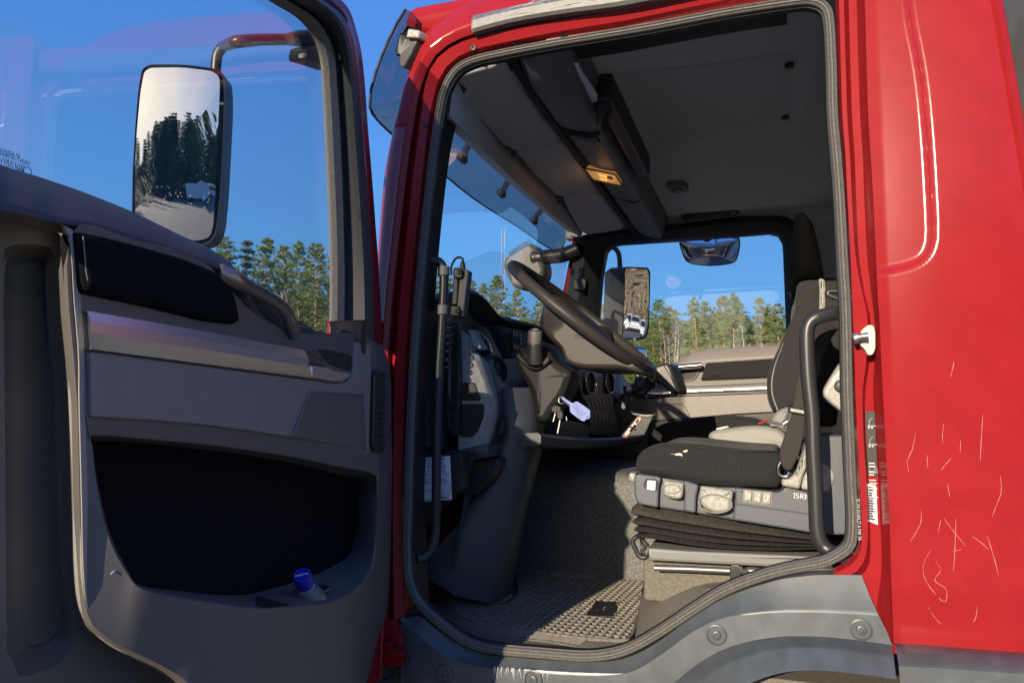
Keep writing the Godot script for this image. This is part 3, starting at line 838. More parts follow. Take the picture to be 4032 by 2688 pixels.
	var s5 := [V(-0.8763, 0.7338, 0.02), V(-0.8524, 0.7421, 0.03), V(-0.8172, 0.7478, 0.03), V(-0.7894, 0.7523, 0.03), V(-0.7528, 0.7583, 0.03), V(-0.7098, 0.7652, 0.03), V(-0.6543, 0.7742, 0.03), V(-0.5784, 0.7866, 0.03), V(-0.4604, 0.8196, 0.04), V(-0.3057, 0.8846, 0.07), V(-0.2234, 0.962, 0.12), V(-0.1518, 1.0239, 0.12), V(-0.0904, 1.0782, 0.12), V(-0.0264, 1.1167, 0.12), V(0.0317, 1.1387, 0.12), V(0.0961, 1.1479, 0.12), V(0.1701, 1.1484, 0.12), V(0.2229, 1.1466, 0.12)]
	var s6 := [V(-0.8748, 0.673, 0.02), V(-0.8509, 0.6819, 0.03), V(-0.8159, 0.6879, 0.03), V(-0.7882, 0.6927, 0.03), V(-0.7517, 0.699, 0.03), V(-0.7089, 0.7063, 0.03), V(-0.6536, 0.7159, 0.03), V(-0.5779, 0.7289, 0.03), V(-0.4603, 0.7633, 0.04), V(-0.2967, 0.8144, 0.07), V(-0.2051, 0.9003, 0.13), V(-0.126, 0.9634, 0.13), V(-0.0659, 1.0141, 0.13), V(-0.0071, 1.0556, 0.13), V(0.042, 1.0786, 0.13), V(0.0977, 1.09, 0.13), V(0.1747, 1.096, 0.13), V(0.2225, 1.0943, 0.13)]
	var sr := []
	for r in [shift(s0, V(0, 0, -0.05)), s0, s1, s2, s3, s4, s5, s6]:
		sr.append(even(cr(r, 5), 80))
	var sf := [sr[0], sr[1], mixed(sr[1], sr[2], 0.5, V(0, -0.004, 0.0)), mixed(sr[1], sr[2], 0.92), sr[2], mixed(sr[2], sr[3], 0.12), sr[3], mixed(sr[3], sr[4], 0.6), sr[4], mixed(sr[4], sr[5], 0.35, V(0, 0, 0.004)), mixed(sr[4], sr[5], 0.7, V(0, 0, 0.006)), sr[5], sr[6]]
	var sill := part(t, "sill_cover", mb(34).loft(sf, false), M.grey_trim, "scuffed grey plastic sill and wheel arch cover with bolts")
	for q in [V(-0.1149, 1.171, 0.036), V(0.1729, 1.2106, 0.036), V(-0.7568, 1.0126, 0.036), V(-0.5307, 1.0279, 0.036)]:
		var w := part(sill, "bolt", mb().lathe([Vector2(0.022, -0.012), Vector2(0.022, 0.0005), Vector2(0.019, 0.0015), Vector2(0.0185, -0.002), Vector2(0.010, -0.002), Vector2(0.010, 0.002), Vector2(0.008, 0.0035), Vector2(0.0045, 0.0035), Vector2(0.004, 0.0), Vector2(0, 0.0)], q, V(0, 0.02, 1), 20), M.grey_trim)
	# white scuffs worn along the sill's edge
	var scf := mb()
	rng.seed = 9
	var e1: Array = sr[2]
	for k in 34:
		var u := rng.randf_range(0.24, 0.36)
		var q: Vector3 = e1[int(u * 79)]
		var l := rng.randf_range(0.006, 0.03)
		scf.tube([q + V(rng.randf_range(0, 0.01), 0.004, 0.0015), q + V(rng.randf_range(-0.004, 0.012), 0.004 - l, 0.0025)], [0.0009, 0.0003], 5)
	var run := []
	for k in range(24, 41):
		run.append(e1[k] + V(0, 0.001, 0.0012))
	scf.tube(run, [0.0005, 0.002, 0.003, 0.0036, 0.003, 0.0034, 0.0036, 0.0036, 0.003, 0.0036, 0.0034, 0.003, 0.0034, 0.0026, 0.002, 0.001, 0.0004], 6)
	part(sill, "scuff", scf, M.white_mark)
	# grey mudguard behind the sill cover
	var g0 := even([V(0.2359, 1.1823, 0.02), V(0.3097, 1.1859, 0.02), V(0.3857, 1.1883, 0.02), V(0.5094, 1.1928, 0.02)], 16)
	var g1 := even([V(0.2316, 1.1811, 0.07), V(0.3002, 1.1854, 0.07), V(0.374, 1.1879, 0.07), V(0.494, 1.1926, 0.07)], 16)
	var g2 := even([V(0.2311, 1.1655, 0.1), V(0.2939, 1.1695, 0.1), V(0.3662, 1.1723, 0.1), V(0.484, 1.1777, 0.1)], 16)
	var g3 := even([V(0.2336, 1.0329, 0.11), V(0.2867, 1.0406, 0.11), V(0.3584, 1.051, 0.11), V(0.4753, 1.0679, 0.11)], 16)
	part(t, "mudguard", mb(40).loft([shift(g0, V(0, 0, -0.04)), g0, mixed(g0, g1, 0.5, V(0, 0.004, 0.004)), g1, mixed(g1, g2, 0.5, V(0, 0.0, 0.006)), g2, g3], false), M.grey_trim)
	# lower front corner under the hinge
	part(t, "hinge_bracket", mb().prism([V(-0.9386, 1.1228, 0.03), V(-0.9063, 1.1259, 0.03), V(-0.8795, 1.0915, 0.03), V(-0.8785, 1.0521, 0.03), V(-0.8587, 1.0412, 0.03), V(-0.8553, 1.0259, 0.03), V(-0.8701, 1.0177, 0.03), V(-0.9337, 1.0038, 0.03)], V(0, 0, -0.06), 0.006), M.red_paint)
	part(t, "hinge_plate", mb().prism([V(-0.9259, 1.0738, 0.05), V(-0.9034, 1.0775, 0.05), V(-0.9001, 1.0661, 0.05), V(-0.8668, 1.0592, 0.05), V(-0.8636, 1.0518, 0.05), V(-0.9202, 1.0247, 0.05)], V(0, 0, -0.02), 0.004), M.red_paint)
	part(t, "hinge_pin", mb().tube([V(-0.8541, 1.0462, 0.045), V(-0.8537, 1.0281, 0.045)], 0.006, 12), M.black_plastic)
	part(t, "cable", mb().tube(cr([V(-0.9694, 0.949, -0.02), V(-0.9381, 0.958, -0.02), V(-0.9135, 0.9744, -0.02), V(-0.9046, 0.9942, -0.02)], 5), 0.007, 8), M.black_rubber)
	# striker for the door lock
	var st := part(t, "door_striker", mb().prism(rounded([V(0.1933, 1.8195, 0.012), V(0.1965, 1.8304, 0.012), V(0.2096, 1.842, 0.012), V(0.2209, 1.8407, 0.012), V(0.2241, 1.8265, 0.012), V(0.2228, 1.789, 0.012), V(0.2173, 1.7767, 0.012), V(0.2074, 1.7753, 0.012), V(0.2008, 1.7895, 0.012), V(0.1925, 1.7975, 0.012)], 0.008), V(0, 0, -0.05), 0.003), M.cream_plate, "cream door lock striker with steel pin")
	part(st, "pin", mb().tube([V(0.2061, 1.8152, 0.03), V(0.1996, 1.815, 0.03), V(0.1926, 1.8143, 0.03), V(0.1834, 1.8117, 0.03)], [0.009, 0.0075, 0.0075, 0.0075], 14), M.dull_metal)
	part(st, "pin_head", mb().tube([V(0.1869, 1.8125, 0.03), V(0.1783, 1.8102, 0.03)], [0.0125, 0.0125], 16), M.dull_metal)
	# stickers on the jamb
	var bs := part(t, "warning_sticker", mb().prism(rounded([V(0.2031, 1.6565, -0.03), V(0.2211, 1.6575, -0.03), V(0.222, 1.5168, -0.03), V(0.2036, 1.5194, -0.03)], 0.004), V(0, 0, -0.004)), M.black_plastic, "black sticker with white truck diagrams")
	sticker_marks(bs)
	var ws := part(t, "data_sticker", mb().prism(rounded([V(0.203, 1.5011, -0.03), V(0.2186, 1.4987, -0.03), V(0.2193, 1.4152, -0.03), V(0.2037, 1.4216, -0.03)], 0.002), V(0, 0, -0.004)), M.paper, "white data sticker with lines of print")
	var lines := mb()
	rng.seed = 3
	for k in 13:
		var v0 := 0.05 + k * 0.07
		var l0 := [V(0.204, 1.5001, -0.0285), V(0.2027, 1.4218, -0.0285)]
		var r0 := [V(0.2171, 1.4978, -0.0285), V(0.2177, 1.418, -0.0285)]
		var p: Vector3 = l0[0].lerp(l0[1], v0)
		var q: Vector3 = r0[0].lerp(r0[1], v0)
		lines.prism([p, p.lerp(q, rng.randf_range(0.4, 0.9)), p.lerp(q, 0.5) + V(0, -0.004, 0), p + V(0, -0.004, 0)], V(0, 0, -0.001))
	part(ws, "print", lines, M.dark_print)
	# mark printed along the seal
	var run_text := [V(0.1745, 1.4731, 0.0165), V(0.1752, 1.3793, 0.0165)]
	part(t, "seal_print", mb().text("IC-FA ELVALIT A PM 76", run_text[0], run_text[1] - run_text[0], V(1, 0.05, 0), 0.006, 0.0004), M.white_mark)

func sticker_marks(p: Node3D) -> void:
	var m := mb()
	var o := [V(0.2036, 1.6518, -0.0285), V(0.2035, 1.5209, -0.0285)]
	var e := [V(0.2212, 1.6519, -0.0285), V(0.2208, 1.5192, -0.0285)]
	var down: Vector3 = (o[1] - o[0]).normalized()
	var across: Vector3 = (e[0] - o[0])
	var w := across.length()
	across = across.normalized()
	for k in 2:
		var b: Vector3 = o[0] + down * (0.030 + 0.040 * k) + across * 0.003
		# crane truck: wheels, bed, cab, jib
		for x in [0.002, 0.008, 0.022, 0.030]:
			m.lathe([Vector2(0.0008, 0), Vector2(0.002, 0), Vector2(0.002, 0.0006), Vector2(0.0008, 0.0006)], b + across * x - down * 0.0, V(0, 0, 1), 10)
		m.prism([b + across * 0.0 - down * 0.003, b + across * 0.032 - down * 0.003, b + across * 0.032 - down * 0.0045, b - down * 0.0045], V(0, 0, 0.0005))
		m.tube([b + across * 0.002 - down * 0.004, b + across * 0.004 - down * 0.016, b + across * 0.010 - down * 0.021], 0.0005, 5)
		m.tube([b + across * 0.018 - down * 0.004, b + across * 0.018 - down * 0.016, b + across * 0.024 - down * 0.016, b + across * 0.024 - down * 0.004], 0.0005, 5)
	var y := 0.105
	var rng := RandomNumberGenerator.new()
	rng.seed = 8
	for k in 9:
		var b: Vector3 = o[0] + (o[1] - o[0]).normalized() * y + across * 0.002
		var l := w * rng.randf_range(0.5, 0.92)
		m.prism([b, b + across * l, b + across * l + down * 0.0028, b + down * 0.0028], V(0, 0, 0.0005))
		y += 0.0065 if k % 2 == 0 else 0.0115
	var f: Vector3 = o[0] + (o[1] - o[0]) * 0.88 + across * 0.003
	m.tube([f, f + across * w * 0.6, f + across * w * 0.6 + down * 0.012, f + down * 0.012], 0.0005, 5, true)
	var tr: Vector3 = f + across * w * 0.68 + down * 0.012
	m.tube([tr, tr + across * w * 0.22, tr + across * w * 0.11 - down * 0.014], 0.0006, 5, true)
	part(p, "print", m, M.white_mark)

# where the line crosses height y
func edge_x(line: Array, y: float) -> float:
	var best := INF
	var x: float = line[0].x
	for i in line.size() - 1:
		var a: Vector3 = line[i]
		var b: Vector3 = line[i + 1]
		if (a.y - y) * (b.y - y) <= 0 and absf(a.y - b.y) > 1e-6:
			var q := a.x + (b.x - a.x) * (y - a.y) / (b.y - a.y)
			if best == INF or q > x:
				x = q
				best = 0
	if best == INF:
		x = line[0].x if y > line[0].y else line[line.size() - 1].x
	return x

# 1 inside the pressed outline, 0 outside, with a wall some 18 mm wide
func press_depth(line: Array, p: Vector3) -> float:
	var dist := INF
	for q in line:
		var d: float = Vector2(q.x - p.x, q.y - p.y).length()
		dist = minf(dist, d)
	var inside: bool = p.y > line[line.size() - 1].y and p.x < edge_x(line, p.y) and not (p.y < line[60].y and p.y < low_y(line, p.x))
	var s := -dist if inside else dist
	return 1.0 - smoothstep(-0.014, 0.014, s)

func low_y(line: Array, x: float) -> float:
	var y := -INF
	for i in range(60, line.size() - 1):
		var a: Vector3 = line[i]
		var b: Vector3 = line[i + 1]
		if (a.x - x) * (b.x - x) <= 0 and absf(a.x - b.x) > 1e-6:
			y = a.y + (b.y - a.y) * (x - a.x) / (b.x - a.x)
	return y

func on_panel(rows: Array, p: Vector3) -> Vector3:
	var best := INF
	var z := p.z
	for row in rows:
		if absf(row[0].y - p.y) < 0.03:
			for q in row:
				var d: float = (q.x - p.x) * (q.x - p.x) + (q.y - p.y) * (q.y - p.y)
				if d < best:
					best = d
					z = q.z
	return V(p.x, p.y, z + 0.0002)

# ---------------------------------------------------------------- the far side: pillar, window frame, passenger door
func far_side(t: Node3D) -> void:
	# black frame round the far window
	var hole := [V(-0.8277, 2.1479, -2.04), V(-0.8075, 2.3637, -2.04), V(-0.7837, 2.4948, -2.04), V(-0.7642, 2.5209, -2.04), V(-0.737, 2.5331, -2.04), V(-0.3697, 2.5327, -2.04), V(0.0372, 2.539, -2.04), V(0.0574, 2.5368, -2.04), V(0.0739, 2.524, -2.04), V(0.0849, 2.505, -2.04), V(0.0929, 2.4791, -2.04), V(0.0958, 2.2449, -2.04), V(0.0983, 2.0314, -2.04), V(0.0987, 1.8905, -2.04)]
	var low := [V(-0.8556, 1.865, -2.04)]
	hole.insert(0, low[0])
	var outl := [V(-1.0425, 1.8671, -2), V(-0.9838, 2.2747, -2), V(-0.9285, 2.5804, -2), V(-0.7992, 2.5845, -2), V(-0.7221, 2.5959, -2), V(-0.4968, 2.5992, -2)]
	var o2 := [V(-0.1176, 2.62, -2), V(0.0787, 2.6074, -2), V(0.1314, 2.5931, -2), V(0.1633, 2.5548, -2), V(0.2188, 2.4441, -2), V(0.2493, 2.162, -2), V(0.254, 1.8859, -2)]
	outl.append_array(o2)
	var a := even(hole, 48)
	var b := even(outl, 48)
	part(t, "far_window_frame", mb(30).loft([shift(a, V(0, 0, -0.06)), a, mixed(a, b, 0.12, V(0, 0, 0.016)), mixed(a, b, 0.6, V(0, 0, 0.03)), b, shift(b, V(0, 0.0, -0.1))], false), M.black_plastic)
	# far pillar's outer skin, seen red through the windscreen
	var pr := [V(-1.0275, 2.1045, -2.06), V(-1.0052, 2.2731, -2.06), V(-0.965, 2.4652, -2.06), V(-0.9457, 2.5834, -2.06)]
	part(t, "far_pillar_skin", mb().loft([shift(pr, V(0.03, 0, 0.035)), shift(pr, V(-0.012, 0, 0.03)), shift(pr, V(-0.03, 0, -0.02)), shift(pr, V(0.0, 0, -0.08))], false), M.red_paint)
	# wall above and below and behind the window
	part(t, "far_wall", mb().rbox(V(-0.28, 2.66, -2.09), V(1.46, 0.16, 0.07), 0.01), M.headliner_cloth)
	part(t, "far_wall", mb().rbox(V(0.30, 1.8, -2.1), V(0.34, 1.7, 0.06), 0.01), M.headliner_cloth)
	# loudspeaker on the far pillar
	part(t, "speaker", mb().prism(rounded([V(-0.9459, 2.336, -1.96), V(-0.8836, 2.3444, -1.96), V(-0.872, 2.3323, -1.96), V(-0.876, 2.2866, -1.96), V(-0.8915, 2.2759, -1.96), V(-0.942, 2.2858, -1.96)], 0.012), V(0, 0, -0.04), 0.006), M.black_plastic)
	# glass
	var gl := [V(-0.887, 1.8288, -2.075), V(-0.8627, 2.2159, -2.075), V(-0.8143, 2.5674, -2.075), V(-0.3728, 2.5638, -2.075), V(0.1058, 2.5628, -2.075), V(0.1247, 2.2492, -2.075), V(0.1269, 1.8218, -2.075)]
	part(t, "far_window_glass", mb().prism(gl, V(0, 0, -0.004)), M.clear_glass)
	# door lining
	var skin := part(t, "passenger_door", mb().prism([V(-1.0566, 1.5627, -2.07), V(-0.6768, 1.7625, -2.07), V(-0.5364, 1.855, -2.07), V(-0.4522, 1.8869, -2.07), V(-0.4104, 1.9152, -2.07), V(-0.3575, 1.9481, -2.07), V(-0.3127, 1.9633, -2.07), V(-0.272, 1.9664, -2.07), V(0.0638, 1.982, -2.07), V(0.1872, 1.9831, -2.07), V(0.1541, 0.7728, -2.07), V(-1.0544, 0.6656, -2.07)], V(0, 0, -0.06)), M.red_paint)
	var capr := [
		[V(-0.675, 1.7622, -2.06), V(-0.535, 1.8544, -2.06), V(-0.451, 1.8863, -2.06), V(-0.4093, 1.9145, -2.06), V(-0.3565, 1.9473, -2.06), V(-0.3119, 1.9617, -2.06), V(-0.2713, 1.9655, -2.06), V(-0.105, 1.9735, -2.06), V(0.0636, 1.9804, -2.06), V(0.1868, 1.9859, -2.06)],
		[V(-0.6646, 1.7298, -2), V(-0.5269, 1.8208, -2), V(-0.4421, 1.8799, -2), V(-0.4031, 1.8869, -2), V(-0.3407, 1.8944, -2), V(-0.3079, 1.8955, -2), V(-0.2789, 1.8973, -2), V(-0.1256, 1.9063, -2), V(0.0373, 1.9147, -2), V(0.1823, 1.9232, -2)],
	]
	var ca := even(capr[0], 30)
	var cb := even(capr[1], 30)
	part(skin, "sill_cap", mb(50).loft([shift(ca, V(0, -0.01, -0.02)), ca, mixed(ca, cb, 0.25, V(0, 0.006, 0.006)), mixed(ca, cb, 0.8, V(0, 0.004, 0.01)), cb, shift(cb, V(0, -0.012, -0.01))], false), M.trim_panel)
	part(skin, "lining", mb().prism([V(-1.0386, 1.5368, -2.005), V(-0.6654, 1.7337, -2.005), V(-0.5275, 1.8249, -2.005), V(-0.4427, 1.8809, -2.005), V(-0.3046, 1.8999, -2.005), V(0.0374, 1.9169, -2.005), V(0.1825, 1.9236, -2.005), V(0.1524, 0.8216, -2.005), V(-1.0365, 0.7199, -2.005)], V(0, 0, -0.05), 0.004), M.trim_plastic)
	part(skin, "cloth_pad", mb(50).prism(rounded([V(-0.2771, 1.8956, -1.985), V(0.031, 1.9123, -1.985), V(0.1815, 1.9203, -1.985), V(0.1658, 1.8298, -1.985), V(0.0044, 1.822, -1.985), V(-0.3043, 1.8105, -1.985)], 0.012), V(0, 0, -0.03), 0.010), M.seat_cloth)
	var s_hi := [V(-0.5636, 1.7675, -1.99), V(-0.4145, 1.7815, -1.99), V(-0.2334, 1.7882, -1.99), V(0.0021, 1.7988, -1.99), V(0.1654, 1.8058, -1.99)]
	var s_lo := [V(-0.5632, 1.7296, -1.985), V(-0.4125, 1.7462, -1.985), V(-0.2337, 1.7528, -1.985), V(-0.0011, 1.7605, -1.985), V(0.1641, 1.7673, -1.985)]
	var sa := even(s_hi, 12)
	var sb := even(s_lo, 12)
	part(skin, "silver_strip", mb(50).loft([shift(sa, V(0, 0, -0.015)), sa, mixed(sa, sb, 0.4, V(0, 0, 0.012)), mixed(sa, sb, 0.8, V(0, 0, 0.012)), sb, shift(sb, V(0, 0, -0.02))], false), M.silver_paint)
	part(skin, "lower_strip", mb().prism([V(-0.564, 1.724, -1.99), V(-0.4131, 1.743, -1.99), V(-0.0012, 1.7585, -1.99), V(0.1643, 1.7643, -1.99), V(0.164, 1.7537, -1.99), V(-0.0014, 1.7477, -1.99), V(-0.452, 1.7306, -1.99), V(-0.564, 1.7203, -1.99)], V(0, 0, -0.02), 0.003), M.trim_plastic)
	part(skin, "lower_panel", mb().prism([V(-0.5633, 1.7164, -1.985), V(-0.4514, 1.7283, -1.985), V(-0.0008, 1.7454, -1.985), V(0.1637, 1.7525, -1.985), V(0.1614, 1.667, -1.985), V(0.0074, 1.6569, -1.985), V(-0.1302, 1.6486, -1.985), V(-0.2499, 1.6366, -1.985), V(-0.3794, 1.6243, -1.985), V(-0.5643, 1.6092, -1.985)], V(0, 0, -0.02), 0.004), M.trim_panel)
	part(skin, "door_pocket", mb().prism([V(-0.5621, 1.5981, -1.97), V(-0.249, 1.6319, -1.97), V(0.0073, 1.6537, -1.97), V(0.1607, 1.6634, -1.97), V(0.1547, 1.4435, -1.97), V(-0.5637, 1.4233, -1.97)], V(0, 0, -0.04), 0.006), M.black_plastic)
	# pull handle with the hollow below it
	part(skin, "pull_handle", mb(60).tube(cr([V(-0.4606, 1.8331, -1.95), V(-0.4493, 1.8535, -1.95), V(-0.4345, 1.8645, -1.95), V(-0.4052, 1.8735, -1.95), V(-0.3652, 1.8775, -1.95), V(-0.3255, 1.8799, -1.95), V(-0.2968, 1.8825, -1.95)], 4), [0.012, 0.013, 0.014, 0.014, 0.015], 12), M.handle_metal)
	part(skin, "handle_hollow", mb().prism(rounded([V(-0.433, 1.8502, -1.998), V(-0.4069, 1.8613, -1.998), V(-0.3555, 1.8664, -1.998), V(-0.31, 1.8677, -1.998), V(-0.3232, 1.8343, -1.998), V(-0.3416, 1.8158, -1.998), V(-0.3929, 1.8116, -1.998), V(-0.4298, 1.8096, -1.998)], 0.01), V(0, 0, -0.003)), M.black_rubber)
	part(skin, "hollow_rim", mb().tube(rounded([V(-0.4348, 1.8521, -1.998), V(-0.4069, 1.8632, -1.998), V(-0.3555, 1.8682, -1.998), V(-0.3074, 1.8699, -1.998), V(-0.3225, 1.8328, -1.998), V(-0.3417, 1.8139, -1.998), V(-0.3929, 1.8094, -1.998), V(-0.4316, 1.8073, -1.998)], 0.012), 0.004, 6, true), M.trim_plastic)
	part(skin, "storage_net_frame", mb().tube(cr([V(-0.5409, 1.6901, -1.984), V(-0.4517, 1.6931, -1.984), V(-0.4076, 1.6933, -1.984), V(-0.3858, 1.6853, -1.984), V(-0.3575, 1.6337, -1.984)], 3), 0.002, 6), M.trim_plastic)
	# roller hook by the pillar
	part(t, "coat_hook", mb().tube([V(0.1029, 2.2142, -1.9), V(0.1198, 2.2045, -1.9), V(0.1118, 2.1877, -1.9)], 0.004, 6), M.light_grey_plastic)

# ---------------------------------------------------------------- ceiling, console, visors, header
func ceiling(t: Node3D) -> void:
	# headliner sheet with the pressed roof hatch
	var hatch := [V(-0.4086, 2.64, -0.3462), V(-0.3015, 2.64, -0.3461), V(-0.0775, 2.64, -0.3523), V(0.0388, 2.64, -0.3494), V(0.0884, 2.64, -0.3655), V(0.116, 2.64, -0.3968), V(0.1262, 2.64, -0.4369), V(0.1283, 2.64, -0.5453), V(0.1274, 2.64, -0.7216), V(0.1243, 2.64, -0.8714), V(0.1144, 2.64, -0.9227), V(0.0679, 2.64, -0.979), V(-0.1088, 2.64, -1.0367), V(-0.3813, 2.64, -1.0741), V(-0.4201, 2.64, -1.0705)]
	var rows := []
	for i in 90:
		var row := []
		for j in 70:
			var p := V(lerpf(-0.52, 0.44, j / 69.0), 2.64, lerpf(-0.035, -2.06, i / 89.0))
			var d := INF
			for k in hatch.size():
				var a: Vector3 = hatch[k]
				var b: Vector3 = hatch[(k + 1) % hatch.size()]
				var q := Geometry2D.get_closest_point_to_segment(Vector2(p.x, p.z), Vector2(a.x, a.z), Vector2(b.x, b.z))
				d = minf(d, q.distance_to(Vector2(p.x, p.z)))
			var poly := PackedVector2Array()
			for h in hatch:
				poly.append(Vector2(h.x, h.z))
			if Geometry2D.is_point_in_polygon(Vector2(p.x, p.z), poly):
				p.y += 0.03 * smoothstep(0.0, 0.018, d)
			# roll down to the walls
			p.y -= 0.05 * pow(clampf((p.x - 0.34) / 0.1, 0, 1), 2.0)
			p.y -= 0.05 * pow(clampf((-p.z - 1.98) / 0.08, 0, 1), 2.0)
			row.append(p)
		rows.append(row)
	# lips that hang down to the door openings and the rear wall
	rows.insert(0, shift(rows[0], V(0, -0.03, 0.02)))
	rows.append(shift(rows[rows.size() - 1], V(0, -0.05, -0.02)))
	for row in rows:
		row.append(row[row.size() - 1] + V(0.01, -0.06, 0))
	var hl := part(t, "headliner", mb(60).loft(rows, false), M.headliner_cloth)
	for q in [V(0.0852, 2.664, -0.4775), V(0.0833, 2.664, -0.8805)]:
		part(hl, "button", mb().lathe([Vector2(0.013, 0.004), Vector2(0.013, -0.004), Vector2(0.009, -0.006), Vector2(0, -0.006)], q, V(0, 1, 0), 16), M.black_plastic)
	var lp: Vector3 = V(-0.346, 2.636, -1.45)
	var kn := part(t, "ceiling_knob", mb(50).prism(rounded([lp + V(-0.035, 0, -0.05), lp + V(0.045, 0, -0.05), lp + V(0.035, 0, 0.05), lp + V(-0.045, 0, 0.05)], 0.02), V(0, -0.02, 0)), M.console_plastic)
	part(kn, "dial", mb(50).lathe([Vector2(0.026, 0), Vector2(0.024, -0.014), Vector2(0.0, -0.018)], lp + V(0, -0.018, 0), V(0, 1, 0), 18), M.console_plastic)
	# grab handle over the far window
	var fh := part(t, "far_grab_handle", mb(50).tube(cr([V(-0.3723, 2.618, -1.97), V(-0.3614, 2.632, -1.97), V(-0.3188, 2.6361, -1.97), V(-0.2207, 2.637, -1.97), V(-0.1378, 2.6398, -1.97), V(-0.1176, 2.6272, -1.97)], 4), [0.014, 0.017, 0.018, 0.017, 0.02], 10), M.black_plastic)
	part(fh, "ring", mb().tube(ring_pts(V(-0.1323, 2.6234, -1.945), 0.0085, V(0.2, 0, 1)), 0.0022, 6, true), M.light_grey_plastic)
	# header between windscreen and visors
	var h0 := even(cr([V(-0.7957, 2.4444, -0.02), V(-0.8397, 2.4788, -0.62), V(-0.8688, 2.5089, -1.2), V(-0.9302, 2.5859, -2.02)], 6), 24)
	var h1 := even(cr([V(-0.7859, 2.5066, -0.02), V(-0.8175, 2.5449, -0.35), V(-0.846, 2.5873, -0.78), V(-0.8533, 2.5966, -1.35), V(-0.9019, 2.5886, -2)], 6), 24)
	part(t, "header", mb(50).loft([shift(h0, V(-0.06, 0.03, 0)), h0, mixed(h0, h1, 0.3, V(0.0, -0.012, 0)), mixed(h0, h1, 0.8, V(0, -0.010, 0)), h1, shift(h1, V(0.0, 0.06, 0))], false), M.headliner_cloth)
	# three cloth covered visor panels
	var panels := [
		[V(-0.8022, 2.5256, -0.05), V(-0.7817, 2.5662, -0.05), V(-0.7642, 2.5854, -0.05), V(-0.7359, 2.5975, -0.055), V(-0.6774, 2.5962, -0.06), V(-0.6512, 2.5909, -0.075), V(-0.6448, 2.575, -0.107), V(-0.6528, 2.575, -0.286), V(-0.6562, 2.575, -0.4707), V(-0.6423, 2.573, -0.6001), V(-0.6496, 2.572, -0.6269), V(-0.6703, 2.57, -0.6386), V(-0.7328, 2.56, -0.6122), V(-0.8013, 2.548, -0.5814), V(-0.8191, 2.542, -0.5312), V(-0.817, 2.535, -0.305)],
		[V(-0.8009, 2.548, -0.5859), V(-0.7231, 2.56, -0.6232), V(-0.6542, 2.572, -0.653), V(-0.6415, 2.574, -0.6781), V(-0.649, 2.575, -0.8805), V(-0.6541, 2.575, -1.2204), V(-0.6661, 2.575, -1.2748), V(-0.6988, 2.573, -1.2741), V(-0.8003, 2.56, -1.2264), V(-0.8196, 2.556, -1.193), V(-0.8258, 2.55, -0.9052), V(-0.8127, 2.546, -0.6325)],
		[V(-0.8095, 2.556, -1.2428), V(-0.7336, 2.564, -1.2614), V(-0.6644, 2.572, -1.288), V(-0.6516, 2.574, -1.3158), V(-0.6554, 2.575, -1.5715), V(-0.6552, 2.575, -1.8434), V(-0.6687, 2.575, -1.9172), V(-0.7274, 2.572, -1.9338), V(-0.869, 2.562, -1.9105), V(-0.872, 2.56, -1.8292), V(-0.8352, 2.558, -1.451)],
	]
	for p in panels:
		part(t, "visor_panel", mb(60).prism(flat(rounded(p, 0.02, 3)), V(0.01, 0.045, 0), 0.011), M.visor_cloth)
	for q in [V(-0.8093, 2.54, -0.5428), V(-0.8087, 2.54, -0.6093), V(-0.804, 2.54, -1.1641), V(-0.8149, 2.54, -1.2277)]:
		part(t, "visor_clip", mb().rbox(q + V(0, -0.002, 0), V(0.02, 0.014, 0.022), 0.004), M.dark_plastic)
	# dark trough behind the visors
	var g := [V(-0.6485, 2.615, -0.1079), V(-0.6691, 2.615, -0.7075), V(-0.6827, 2.615, -1.4163), V(-0.6905, 2.615, -2.0682)]
	part(t, "visor_trough", mb().loft([shift(even(g, 8), V(-0.06, 0.03, 0)), shift(even(g, 8), V(0.0, 0.03, 0)), shift(even(g, 8), V(0.06, 0.03, 0))], false), M.black_plastic)
	# overhead console: a long moulding from side to side
	var prof := [V(-0.619, 2.64, 0), V(-0.619, 2.60, 0), V(-0.613, 2.580, 0), V(-0.595, 2.566, 0), V(-0.55, 2.549, 0), V(-0.512, 2.540, 0), V(-0.495, 2.540, 0), V(-0.482, 2.549, 0), V(-0.474, 2.565, 0), V(-0.455, 2.62, 0), V(-0.45, 2.65, 0)]
	var rings := []
	for k in 19:
		var z := lerpf(0.0, -2.02, pow(k / 18.0, 1.6))
		var ring := []
		for q in prof:
			ring.append(V(q.x, q.y + rise(z), z))
		rings.append(ring)
	var con := part(t, "overhead_console", mb(40).loft(rings, false), M.console_plastic)
	part(con, "gap_shade_strip", mb(50).sweep([V(-0.627, 2.60, -0.02), V(-0.627, 2.585, -0.12), V(-0.627, 2.571, -0.25), V(-0.627, 2.571, -2.0)], [Vector2(-0.010, -0.004), Vector2(0.010, -0.004), Vector2(0.010, 0.004), Vector2(-0.010, 0.004)], Vector3.UP), M.black_rubber)  # added dark strip, stands in for the shade in the visor gap
	# near section stands lower, with a stepped end
	var ze: float = V(-0.5573, 2.545, -0.4997).z
	var near := []
	for z in [0.0, -0.04, -0.08, -0.12, -0.17, -0.22, ze + 0.03, ze + 0.008, ze]:
		var ring := []
		for q in prof:
			var c := V(-0.55, 2.62, 0)
			var d: Vector3 = (q - c)
			ring.append(V(q.x, q.y + rise(z), z) + V(d.normalized().x, d.normalized().y, 0) * (0.008 if z > ze + 0.02 else 0.003 if z > ze + 0.004 else -0.004))
		near.append(ring)
	part(con, "near_locker", mb(40).loft(near, false), M.console_plastic)
	var zj: float = V(-0.5638, 2.545, -1.3211).z
	var jr := []
	for q in prof.slice(2, 9):
		jr.append(V(q.x, q.y - 0.0012, zj))
	part(con, "joint", mb().tube(jr, 0.0022, 5), M.black_rubber)
